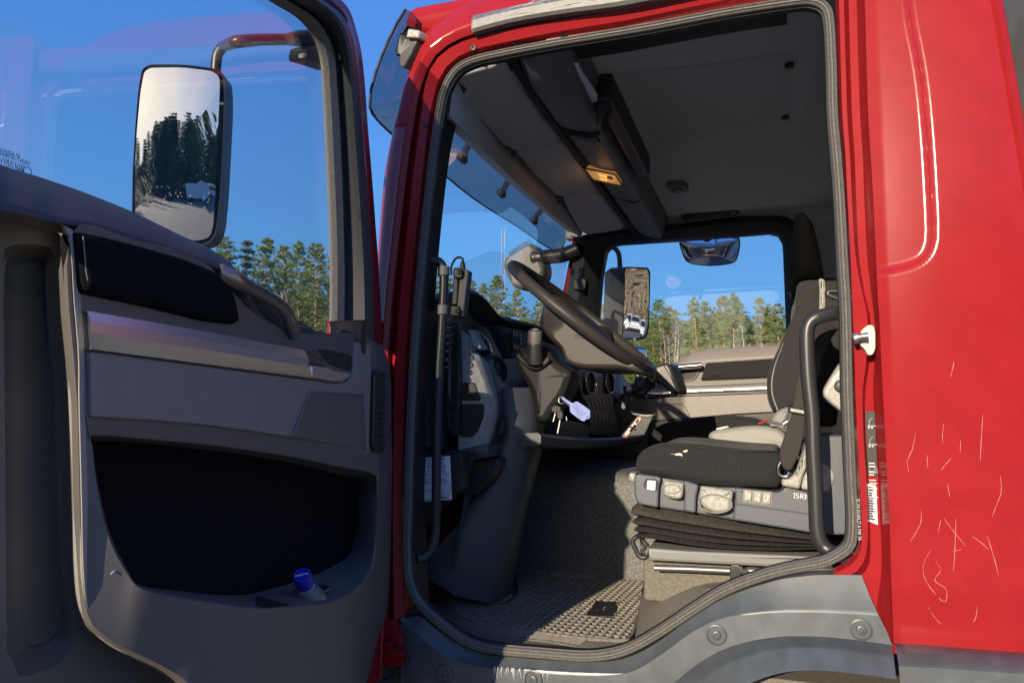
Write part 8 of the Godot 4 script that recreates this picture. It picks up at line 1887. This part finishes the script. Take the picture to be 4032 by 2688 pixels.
	part(dv, "cable", mb(60).tube(cr([V(-0.379, 1.757, -0.9), V(-0.3817, 1.7416, -0.9), V(-0.3972, 1.7288, -0.9), V(-0.4102, 1.7159, -0.9)], 5), 0.0045, 7), M.black_rubber)
	var pc := thing("phone_clip", "small black spring clip on the centre of the dashboard", "clip", V(-0.4895, 1.6563, -0.92))
	part(pc, "clip_body", mb(50).prism(rounded([V(-0.4844, 1.7154, -0.88), V(-0.4559, 1.7154, -0.88), V(-0.4586, 1.6948, -0.88), V(-0.4743, 1.6639, -0.88), V(-0.4847, 1.6556, -0.88), V(-0.4951, 1.6689, -0.88), V(-0.4898, 1.6844, -0.88)], 0.006), V(0, 0, -0.03), 0.004), M.handle_black)
	part(pc, "clip_arm", mb(50).tube([V(-0.479, 1.7438, -0.88), V(-0.4765, 1.7231, -0.88), V(-0.4688, 1.718, -0.88), V(-0.4559, 1.7103, -0.88)], 0.006, 8), M.handle_black)
	# leaflet box with a red and white print
	var lb := thing("leaflet_holder", "dark holder with red and white lettering below the dashboard", "holder", V(-0.463, 1.5654, -0.8))
	part(lb, "holder_body", mb(50).prism([V(-0.4743, 1.5707, -0.78), V(-0.4131, 1.646, -0.78), V(-0.3996, 1.6397, -0.78), V(-0.3593, 1.6445, -0.78), V(-0.3928, 1.5734, -0.78), V(-0.4594, 1.5649, -0.78)], V(-0.01, 0, -0.07), 0.004), M.black_plastic)
	var fp := part(lb, "printed_face", mb().prism([V(-0.4688, 1.5677, -0.777), V(-0.4139, 1.6391, -0.777), V(-0.3991, 1.6393, -0.777), V(-0.4539, 1.565, -0.777)], V(0, 0, -0.002)), M.red_print)
	part(fp, "pale_band", mb().prism(rounded([V(-0.4597, 1.5785, -0.7755), V(-0.4137, 1.633, -0.7755), V(-0.4038, 1.6331, -0.7755), V(-0.4064, 1.6245, -0.7755), V(-0.4511, 1.573, -0.7755), V(-0.4595, 1.5723, -0.7755)], 0.004), V(0, 0, -0.001)), M.cream_plate)
	var mk := [V(-0.4422, 1.5861, -0.7745), V(-0.4235, 1.6097, -0.7745), V(-0.4205, 1.6146, -0.7745), V(-0.4123, 1.6281, -0.7745)]
	part(fp, "lettering", mb().tube([mk[0], mk[1]], 0.003, 5).tube([mk[1].lerp(mk[0], 0.5) + V(-0.008, 0.004, 0), mk[1].lerp(mk[0], 0.5) + V(0.010, -0.004, 0)], 0.003, 5).tube([mk[2], mk[3]], 0.003, 5), M.dark_print)
	part(lb, "holder_lip", mb(50).tube(cr([V(-0.4381, 1.6556, -0.775), V(-0.4258, 1.6464, -0.775), V(-0.411, 1.6453, -0.775), V(-0.3988, 1.6412, -0.775), V(-0.3793, 1.6399, -0.775), V(-0.3646, 1.6432, -0.775), V(-0.3561, 1.6475, -0.775)], 4), 0.0045, 8), M.light_grey_plastic)
	# papers in the slot behind the overhead console
	var pp := thing("folded_papers", "folded white papers tucked in the overhead shelf", "papers", V(-0.4491, 2.56, -0.2151))
	part(pp, "paper_edge", mb().prism(flat([V(-0.4589, 2.585, -0.1059), V(-0.4563, 2.575, -0.1248), V(-0.4517, 2.575, -0.1906), V(-0.449, 2.575, -0.2957), V(-0.451, 2.56, -0.3227), V(-0.4546, 2.56, -0.3054), V(-0.4615, 2.565, -0.2326), V(-0.4622, 2.57, -0.1573)]), V(-0.02, 0.0, 0)), M.paper)
	# rubber mat with its open grid
	floor_mat()

func sheet_pt(c: Array, u: float, v: float) -> Vector3:
	return c[3].lerp(c[2], u).lerp(c[0].lerp(c[1], u), v) + V(0, 0, 0.0002)

func floor_mat() -> void:
	var o := [V(-1.0817, 1.078, -0.5631), V(-1.0543, 1.078, -0.5737), V(-1.023, 1.078, -0.5606), V(-0.8849, 1.078, -0.4077), V(-0.8072, 1.078, -0.3641), V(-0.7614, 1.078, -0.3591), V(-0.7407, 1.078, -0.4037), V(-0.7433, 1.078, -0.4768), V(-0.7647, 1.078, -0.5639), V(-0.8241, 1.078, -0.7176), V(-0.8261, 1.078, -0.7746), V(-0.7069, 1.078, -0.7703), V(-0.5496, 1.078, -0.7933), V(-0.4048, 1.078, -0.8342), V(-0.375, 1.078, -0.5867), V(-0.3457, 1.078, -0.2848), V(-0.3459, 1.078, -0.1873), V(-0.3546, 1.078, -0.1636), V(-0.44, 1.078, -0.1459), V(-0.5575, 1.078, -0.1501), V(-0.6876, 1.078, -0.1563), V(-0.7942, 1.078, -0.2056), V(-0.8984, 1.078, -0.3154), V(-1.0048, 1.078, -0.4396)]
	var mt := thing("floor_mat", "dusty black rubber floor mat with an open grid on the cab floor", "mat", o[20])
	part(mt, "mat_sheet", mb().prism(o, V(0, -0.004, 0)), M.dusty_rubber)
	var poly := PackedVector2Array()
	for q in o:
		poly.append(Vector2(q.x, q.z))
	var pad := [V(-0.4886, 1.084, -0.3387), V(-0.5041, 1.084, -0.5056), V(-0.435, 1.084, -0.525), V(-0.4188, 1.084, -0.3591)]
	var padp := PackedVector2Array()
	for q in pad:
		padp.append(Vector2(q.x, q.z))
	var disc: Vector3 = V(-0.6746, 1.084, -0.5563)
	var m := mb(20)
	var rng := RandomNumberGenerator.new()
	rng.seed = 12
	var turn := 0.06
	for way in 2:
		var pitch := 0.0205 if way == 0 else 0.0285
		for i in range(-60, 60):
			var run := []
			for j in range(-260, 260):
				var a := i * pitch
				var b := j * 0.0051
				var p := (Vector2(a, b) if way == 0 else Vector2(b, a)).rotated(turn) + Vector2(-0.62, -0.4)
				var ok := Geometry2D.is_point_in_polygon(p, poly) and not Geometry2D.is_point_in_polygon(p, padp) and p.distance_to(Vector2(disc.x, disc.z)) > 0.036
				if ok:
					run.append(V(p.x, 1.0785, p.y))
				if (not ok or j == 259):
					if run.size() > 2:
						m.sweep([run[0], run[run.size() / 2], run[run.size() - 1]], [Vector2(-0.0034, -0.001), Vector2(-0.0026, 0.0058), Vector2(0.0026, 0.0058), Vector2(0.0034, -0.001)] if way == 0 else [Vector2(-0.0042, -0.001), Vector2(-0.0030, 0.0066), Vector2(0.0030, 0.0066), Vector2(0.0042, -0.001)], Vector3.UP)
					run = []
	var ribs := part(mt, "mat_grid", m, M.dusty_rubber)
	ribs.set_meta("kind", "stuff")
	part(mt, "mat_pad", mb().prism(rounded(pad, 0.008), V(0, -0.006, 0), 0.002), M.black_rubber)
	part(mt, "heel_disc", mb(50).lathe([Vector2(0.034, -0.006), Vector2(0.033, 0.0005), Vector2(0.022, 0.001), Vector2(0.021, -0.0015), Vector2(0.0, -0.001)], disc, Vector3.UP, 28), M.dusty_rubber)
	part(mt, "mat_rim", mb(50).tube(cr(o, 3, true), 0.006, 8, true), M.dusty_rubber)
	var crumbs := mb()
	for k in 60:
		var p := Vector2(rng.randf_range(-0.62, -0.38), rng.randf_range(-0.7, -0.03))
		if Geometry2D.is_point_in_polygon(p, poly):
			crumbs.ball(V(p.x, 1.0855, p.y), V(rng.randf_range(0.0012, 0.004), 0.0016, rng.randf_range(0.0012, 0.003)), 4)
	var cb := part(mt, "crumbs", crumbs, M.floor_vinyl)
	cb.set_meta("kind", "stuff")

# ---------------------------------------------------------------- forest, mast, vans, rock
func pine_tree(called: String, h: float, sd: int, needles: Material, lean := 0.0) -> Node3D:
	var rng := RandomNumberGenerator.new()
	rng.seed = sd
	var t := Node3D.new()
	var tr := mb(60)
	var path := []
	var bend := V(rng.randf_range(-0.25, 0.25), 0, rng.randf_range(-0.25, 0.25))
	for k in 9:
		var f := k / 8.0
		path.append(V(0, h * 0.97 * f, 0) + bend * sin(f * PI) + V(lean * f * h, 0, 0))
	tr.tube(path, [0.17, 0.155, 0.145, 0.13, 0.115, 0.095, 0.075, 0.05, 0.02], 7)
	var cw := mb(5)
	var twig := mb(60)
	var base := h * rng.randf_range(0.22, 0.36)
	var rows := 40
	for i in rows:
		var f := clampf((i + rng.randf_range(-0.5, 0.5)) / (rows - 1.0), 0, 1)
		var y := lerpf(base, h, f)
		var at: Vector3 = path[0].lerp(path[8], y / h) + bend * sin(y / h * PI)
		at.y = y
		var reach := h * 0.19 * pow(1.0 - f, 0.7) * (0.6 + 0.4 * smoothstep(0.0, 0.25, f)) * rng.randf_range(0.55, 1.3) + 0.18
		var n := rng.randi_range(3, 5)
		var off := rng.randf() * TAU
		for b in n:
			var a := off + TAU * b / n + rng.randf_range(-0.5, 0.5)
			var l := reach * rng.randf_range(0.6, 1.1)
			var d := V(cos(a), 0, sin(a))
			var tip := at + d * l + V(0, l * rng.randf_range(-0.05, 0.5), 0)
			twig.tube([at, at.lerp(tip, 0.5) - V(0, 0.05 * l, 0), tip], [0.026, 0.017, 0.006], 4)
			var tufts := int(4 + l * 5.0)
			for q in tufts:
				var u := pow(rng.randf(), 0.6) * 0.9 + 0.15
				var c := at.lerp(tip, u) + V(rng.randfn(), rng.randfn() * 0.5 + 0.2, rng.randfn()) * (0.05 + 0.09 * l)
				var s := rng.randf_range(0.13, 0.25)
				for k in 7:
					var e := (d * 0.4 + V(rng.randfn(), rng.randfn() * 0.7 + 0.5, rng.randfn())).normalized()
					var w := e.cross(V(rng.randfn(), rng.randfn(), rng.randfn())).normalized()
					cw.tri(c + w * s * 0.22, c + e * s * rng.randf_range(0.9, 1.7), c - w * s * 0.22)
	# a few bare snags low on the trunk
	for k in 7:
		var y := rng.randf_range(0.18, 0.42) * h
		var a := rng.randf() * TAU
		var p := V(lean * y, y, 0) + bend * sin(y / h * PI)
		twig.tube([p, p + V(cos(a), rng.randf_range(-0.25, 0.2), sin(a)) * rng.randf_range(0.4, 1.1)], [0.022, 0.006], 4)
	local_part(t, "trunk", tr, M.pine_bark)
	local_part(t, "branches", twig, M.pine_bark)
	var cr_ := local_part(t, "crown", cw, needles)
	cr_.set_meta("kind", "stuff")
	return t

func spruce_tree(h: float, sd: int, needles: Material) -> Node3D:
	var rng := RandomNumberGenerator.new()
	rng.seed = sd
	var t := Node3D.new()
	local_part(t, "trunk", mb(60).tube([V(0, 0, 0), V(0, h * 0.5, 0), V(0, h, 0)], [0.16, 0.10, 0.01], 7), M.twig)
	var cw := mb(5)
	var rows := 24
	for i in rows:
		var f := i / (rows - 1.0)
		var y := lerpf(h * 0.12, h, f)
		var reach := h * 0.17 * (1.0 - f) * rng.randf_range(0.8, 1.15) + 0.12
		var n := 8
		var off := rng.randf() * TAU
		for b in n:
			var a := off + TAU * b / n + rng.randf_range(-0.3, 0.3)
			var d := V(cos(a), 0, sin(a))
			for q in 6:
				var u := rng.randf_range(0.15, 1.0)
				var c := V(0, y, 0) + d * reach * u + V(0, -reach * 0.3 * u, 0) + V(rng.randfn(), rng.randfn() * 0.5, rng.randfn()) * 0.10
				for k in 4:
					var e := (d * 0.6 + V(rng.randfn() * 0.6, rng.randfn() * 0.4 - 0.2, rng.randfn() * 0.6)).normalized()
					var w := e.cross(V(rng.randfn(), rng.randfn(), rng.randfn())).normalized()
					cw.tri(c + w * 0.06, c + e * rng.randf_range(0.22, 0.42), c - w * 0.06)
	var c2 := local_part(t, "crown", cw, needles)
	c2.set_meta("kind", "stuff")
	return t

func birch_tree(h: float, sd: int, stems: int) -> Node3D:
	var rng := RandomNumberGenerator.new()
	rng.seed = sd
	var t := Node3D.new()
	var tr := mb(60)
	var tw := mb(60)
	for s in stems:
		var lean := V(rng.randf_range(-0.16, 0.16), 0, rng.randf_range(-0.1, 0.1))
		var hh := h * rng.randf_range(0.85, 1.0)
		var path := []
		for k in 7:
			var f := k / 6.0
			path.append(V(s * 0.25, hh * f, 0) + lean * hh * f + V(rng.randf_range(-0.08, 0.08), 0, rng.randf_range(-0.08, 0.08)))
		tr.tube(path, [0.12, 0.11, 0.095, 0.075, 0.05, 0.028, 0.008], 7)
		for k in 20:
			var f := rng.randf_range(0.35, 0.97)
			var p: Vector3 = path[int(f * 6)].lerp(path[mini(int(f * 6) + 1, 6)], f * 6 - int(f * 6))
			var a := rng.randf() * TAU
			var l := hh * 0.20 * (1.15 - f)
			var e := p + V(cos(a), 1.1, sin(a)).normalized() * l
			tr.tube([p, p.lerp(e, 0.5) + V(0, -0.04, 0), e], [0.026, 0.016, 0.007], 5)
			for q in 7:
				var b0 := p.lerp(e, rng.randf_range(0.3, 1.0))
				var b1 := b0 + V(rng.randfn() * 0.3, rng.randf_range(0.05, 0.5), rng.randfn() * 0.3) * (0.4 + l * 0.5)
				tw.tube([b0, b1, b1 + V(rng.randfn() * 0.2, -0.15, rng.randfn() * 0.2)], [0.010, 0.007, 0.004], 3)
	local_part(t, "trunk", tr, M.birch_bark)
	var x := local_part(t, "twigs", tw, M.twig)
	x.set_meta("kind", "stuff")
	return t

func local_part(parent: Node3D, called: String, m: MB, material: Material) -> MeshInstance3D:
	var o := MeshInstance3D.new()
	o.name = called
	o.mesh = m.mesh()
	o.material_override = material
	parent.add_child(o)
	return o

func plant(proto: Node3D, called: String, at: Vector3, turn: float, scale: float, label: String, category: String, group: String, tip := 0.0) -> Node3D:
	var t := proto.duplicate()
	t.name = numbered(called)
	add_child(t)
	t.position = at
	t.basis = Basis(V(0, 0, 1), tip) * Basis(V(0, 1, 0), turn) * Basis.from_scale(Vector3(scale, scale, scale))
	t.set_meta("label", label)
	t.set_meta("category", category)
	t.set_meta("group", group)
	return t

func surroundings() -> void:
	var rng := RandomNumberGenerator.new()
	rng.seed = 40
	var eye := V(0, 1.65, 1.75)
	var pines := []
	for k in 6:
		pines.append(pine_tree("pine_tree", 15.0, 100 + k * 7, [M.needles_0, M.needles_1, M.needles_2][k % 3]))
	var spruces := []
	for k in 2:
		spruces.append(spruce_tree(14.0, 300 + k, [M.needles_1, M.spruce_needles][k]))
	var birches := [birch_tree(12.0, 500, 2), birch_tree(12.0, 501, 1), birch_tree(10.0, 502, 1)]
	# trees whose tips stand out against the sky: through the door glass, the windscreen and the far window
	var left := [V(-32.2783, 12.5335, -36.4352), V(-32.8541, 13.5068, -41.1057), V(-33.6273, 13.8063, -44.274), V(-30.4216, 13.2456, -41.6496), V(-28.4539, 12.7872, -40.5746), V(-30.2218, 13.0324, -45.3949)]
	var mid := [V(-23.2615, 12.3262, -48.0887), V(-23.2683, 12.0725, -51.378), V(-22.5302, 12.4662, -53.8593), V(-20.6108, 11.4247, -51.3931), V(-21.1138, 13.0477, -56.5442), V(-18.8373, 11.5021, -55.2163), V(-17.775, 11.019, -57.6474), V(-15.663, 10.3582, -56.1695)]
	var right := [V(-12.2664, 10.3383, -56.9827), V(-10.8693, 10.4223, -59.2898), V(-7.7183, 10.6194, -57.7515), V(-7.4813, 10.6001, -61.8112), V(-4.9843, 10.3584, -56.0354), V(-4.335, 10.6055, -60.0983), V(-2.947, 10.6452, -57.1764), V(-2.0045, 10.4405, -55.2147), V(-1.9143, 10.9566, -62.2214), V(-0.1795, 10.4832, -58.2497), V(0.5912, 10.2191, -60.2472), V(1.0731, 9.7103, -56.2401), V(2.327, 9.9356, -58.2049), V(4.6198, 10.4487, -60.0776)]
	var i := 0
	var tip_names := ["tall green pine with its tip against the sky beyond the open door", "green pine beyond the windscreen, its tip against the sky", "green pine beyond the far window, its tip against the sky"]
	for grp in 3:
		for p in [left, mid, right][grp]:
			plant(pines[i % 6], "pine_tree", V(p.x, 0, p.z), rng.randf() * TAU, p.y / 15.0, tip_names[grp], "pine tree", "pines at the forest edge", rng.randf_range(0.0, 0.035))
			i += 1
	for p in [V(-30.8337, 12.1581, -36.3326)]:
		plant(spruces[1], "spruce_tree", V(p.x, 0, p.z), 0.4, p.y / 14.0, "dark pointed spruce among the pines beyond the open door", "spruce tree", "spruces at the forest edge")
	var bp := [V(-5.993, 8.0022, -47.8895), V(-1.0005, 8.0473, -48.24), V(-27.7218, 9.8527, -32.4187), V(-26.0101, 9.0769, -32.4914), V(-5.6861, 7.3859, -46.919), V(-7.946, 7.3086, -49.6393)]
	var bl := ["bare white forked birch beyond the far window", "slim bare white birch in front of pines, far window", "bare grey tree beyond the door window's pull handle", "small bare tree among pines beyond the door window", "thin bare birch behind the forked birch", "bare birch beside the far door mirror"]
	for k in bp.size():
		var p: Vector3 = bp[k]
		plant(birches[[0, 1, 1, 2, 0, 2][k]], "birch_tree", V(p.x, 0, p.z), k * 1.3, p.y / [12.0, 12.0, 12.0, 10.0, 12.0, 10.0][k], bl[k], "birch tree", "bare birches at the forest edge")
	# the rows behind them
	for r in 5:
		var d := 63.0 + r * 5.0
		var n := 44 + r * 2
		for k in n:
			var a := deg_to_rad(lerpf(-47.0, 9.0, (k + rng.randf_range(-0.35, 0.35)) / (n - 1.0)))
			var at := eye + V(sin(a), 0, -cos(a)) * (d + rng.randf_range(-2, 2))
			at.y = 0
			var want := lerpf(9.2, 7.2, clampf((rad_to_deg(a) + 42.0) / 24.0, 0, 1)) * rng.randf_range(0.86, 1.04)
			var h := 1.65 + d * tan(deg_to_rad(want))
			var sp := rng.randf() < 0.22
			plant(spruces[rng.randi() % 2] if sp else pines[rng.randi() % 6], "spruce_tree" if sp else "pine_tree", at, rng.randf() * TAU, h / (14.0 if sp else 15.0), "dark spruce standing inside the pine forest" if sp else "green pine standing in the rows behind the forest edge", "spruce tree" if sp else "pine tree", "trees inside the forest")
	# brushwood between the trunks
	var br := mb(5)
	for k in 9000:
		var a := deg_to_rad(rng.randf_range(-48, 10))
		var d := rng.randf_range(58, 82)
		var p := eye + V(sin(a), 0, -cos(a)) * d
		p.y = rng.randf_range(0.0, 5.0) * rng.randf()
		for q in 3:
			var e := V(rng.randfn(), absf(rng.randfn()) + 0.5, rng.randfn()).normalized()
			var w := e.cross(V(rng.randfn(), rng.randfn(), rng.randfn())).normalized()
			br.tri(p + w * 0.12, p + e * rng.randf_range(0.5, 1.3), p - w * 0.12)
	structure("undergrowth", br, M.needles_1, "stuff")
	var fg := mb()
	var ring0 := []
	var ring1 := []
	for k in 25:
		var a := deg_to_rad(-60.0 + 84.0 * k / 24)
		ring0.append(eye + V(sin(a), 0, -cos(a)) * 44.0 + V(0, -1.64, 0))
		ring1.append(eye + V(sin(a), 0, -cos(a)) * 120.0 + V(0, 3.5, 0))
	fg.loft([ring0, mixed(ring0, ring1, 0.3, V(0, -0.4, 0)), ring1], false)
	structure("forest_ground", fg, M.forest_ground)
	# lattice mast beyond the windscreen
	var mp := [V(-37.0921, 29.2236, -101.8076), V(-36.437, 17.5836, -102.0399)]
	var mh: float = mp[0].y
	var ms := thing("lattice_mast", "slender steel lattice mast rising above the pines beyond the windscreen", "mast", V(mp[0].x, 0, mp[0].z))
	var legs := [V(0.26, 0, 0.15), V(-0.26, 0, 0.15), V(0, 0, -0.3)]
	for q in legs:
		var o: Vector3 = ms.position + q
		part(ms, "leg", mb(60).tube([o, o + V(0, mh, 0)], 0.03, 6), M.dull_metal)
	var zig := mb()
	var y := 2.0
	while y < mh - 0.6:
		for k in 3:
			var a: Vector3 = ms.position + legs[k]
			var b: Vector3 = ms.position + legs[(k + 1) % 3]
			zig.tube([a + V(0, y, 0), b + V(0, y + 0.3, 0), a + V(0, y + 0.6, 0)], 0.016, 4)
		y += 0.6
	part(ms, "bracing", zig, M.dull_metal)
	behind_camera(rng, spruces, pines, birches)

# what the mirrors show: a wooded slope with vans behind the photographer, a rock face with vans to the rear right
func behind_camera(rng: RandomNumberGenerator, spruces: Array, pines: Array, birches: Array) -> void:
	var hill := mb(60)
	var rows := []
	for i in 13:
		var row := []
		for j in 25:
			var x := lerpf(-80, 90, j / 24.0)
			var z := lerpf(40, 120, i / 12.0)
			row.append(V(x, 0.02 + 9.0 * smoothstep(46, 110, z) + 0.8 * sin(x * 0.09 + z * 0.05) * smoothstep(44, 60, z), z))
		rows.append(row)
	hill.loft(rows, false)
	structure("hillside", hill, M.forest_ground)
	for k in 230:
		var z := 46.0 + 44.0 * pow(rng.randf(), 1.4)
		var x := rng.randf_range(-22, 42)
		var y := 9.0 * smoothstep(46, 110, z)
		# keep the low sun's path open
		var az := rad_to_deg(atan2(-x, z))
		var roof := tan(deg_to_rad(lerpf(19.0, 10.0, smoothstep(-8.0, 2.0, az)))) * z
		var h := clampf(roof - y - rng.randf_range(0, 3.5), 4.0, 15.0)
		var which := rng.randi() % 8
		if which < 6:
			plant(spruces[which % 2], "spruce_tree", V(x, y, z), rng.randf() * TAU, h / 14.0, "dark spruce on the wooded slope in the door mirror", "spruce tree", "trees reflected in the door mirror")
		else:
			plant(birches[1], "birch_tree", V(x, y, z), rng.randf() * TAU, h / 12.0, "bare birch on the wooded slope in the door mirror", "birch tree", "bare trees reflected in the door mirror")
	var v := white_van()
	place_van(v, V(-5.0, 0, 33), 1.5, "white panel van with red mark, larger of two vans in the door mirror")
	place_van(v.duplicate(), V(7.5, 0, 38), 1.75, "white box van at the right edge of the door mirror")
	# rock face and parked vans to the rear right
	var fd := V(0.775, 0, -0.63).normalized()
	var fs := V(fd.z, 0, -fd.x)
	var rk := mb(20)
	var f := FastNoiseLite.new()
	f.seed = 3
	f.frequency = 0.11
	var rr := []
	for i in 40:
		var row := []
		for j in 70:
			var u := lerpf(-30, 30, j / 69.0)
			var h := 21.0 * i / 39.0
			var p := fd * (52.0 + h * 0.35) + fs * u + V(0, h, 0)
			var n := f.get_noise_3d(p.x, p.y * 1.6, p.z)
			var n2 := f.get_noise_3d(p.x * 3.5, p.y * 4.0, p.z * 3.5)
			row.append(p + fd * (roundf(n * 4.0) * 0.6 + n2 * 0.6) + V(0, n2 * 0.5, 0))
		rr.append(row)
	rk.loft(rr, false)
	var top := []
	for q in rr[39]:
		top.append(q + fd * 25.0)
	rk.loft([rr[39], top], false)
	structure("rock_face", rk, M.rock)
	for k in 4:
		place_van(v.duplicate(), fd * 40.0 + fs * (-4.5 + 2.7 * k), atan2(-fd.x, -fd.z) + 0.25, ["first white van of the row by the rock face, leftmost in the far mirror", "second white van of the row by the rock face", "third white van of the row by the rock face", "fourth white van of the row by the rock face, rightmost in the far mirror"][k])

func white_van() -> Node3D:
	var t := Node3D.new()
	# side outline, nose towards +z
	var o := [V(0, 0.45, -2.6), V(0, 2.35, -2.55), V(0, 2.45, -2.4), V(0, 2.45, 1.0), V(0, 2.35, 1.3), V(0, 1.5, 1.95), V(0, 1.25, 2.6), V(0, 1.1, 2.8), V(0, 0.45, 2.85)]
	local_part(t, "van_body", mb(40).prism(shift(rounded(o, 0.12, 3), V(0.97, 0, 0)), V(-1.94, 0, 0), 0.08, true), M.white_paint)
	local_part(t, "windscreen", mb().prism([V(0.82, 2.28, 1.40), V(-0.82, 2.28, 1.40), V(-0.86, 1.53, 1.98), V(0.86, 1.53, 1.98)], V(0, 0.02, 0.03)), M.van_glass)
	for s in [-1.0, 1.0]:
		var w := local_part(t, "side_window" if s < 0 else "side_window_001", mb().prism([V(s * 0.975, 2.1, 0.4), V(s * 0.975, 2.1, 1.1), V(s * 0.975, 1.55, 1.75), V(s * 0.975, 1.5, 0.4)], V(s * 0.01, 0, 0)), M.van_glass)
		local_part(t, "headlight" if s < 0 else "headlight_001", mb(60).ball(V(s * 0.74, 0.98, 2.76), V(0.17, 0.10, 0.08), 8), M.chrome)
	local_part(t, "grille", mb().rbox(V(0, 0.88, 2.84), V(0.9, 0.14, 0.06), 0.02), M.black_plastic)
	local_part(t, "bumper", mb().rbox(V(0, 0.5, 2.82), V(1.9, 0.25, 0.16), 0.05), M.dark_plastic)
	var k := 0
	for x in [-0.85, 0.85]:
		for z in [-1.7, 1.95]:
			local_part(t, "wheel" if k == 0 else "wheel_%03d" % k, mb(50).lathe([Vector2(0.0, -0.12), Vector2(0.3, -0.12), Vector2(0.34, -0.08), Vector2(0.34, 0.08), Vector2(0.3, 0.12), Vector2(0.0, 0.12)], V(x, 0.34, z), V(1, 0, 0), 20), M.tyre)
			k += 1
	local_part(t, "side_mark", mb().prism([V(-0.985, 1.7, -1.4), V(-0.985, 1.95, -1.4), V(-0.985, 1.95, -0.7), V(-0.985, 1.7, -0.7)], V(-0.01, 0, 0)), M.red_print)
	return t

func place_van(t: Node3D, at: Vector3, turn: float, label: String) -> void:
	t.name = numbered("parked_van")
	add_child(t)
	t.position = at
	t.rotation.y = turn
	t.set_meta("label", label)
	t.set_meta("category", "van")
	t.set_meta("group", "parked white vans")
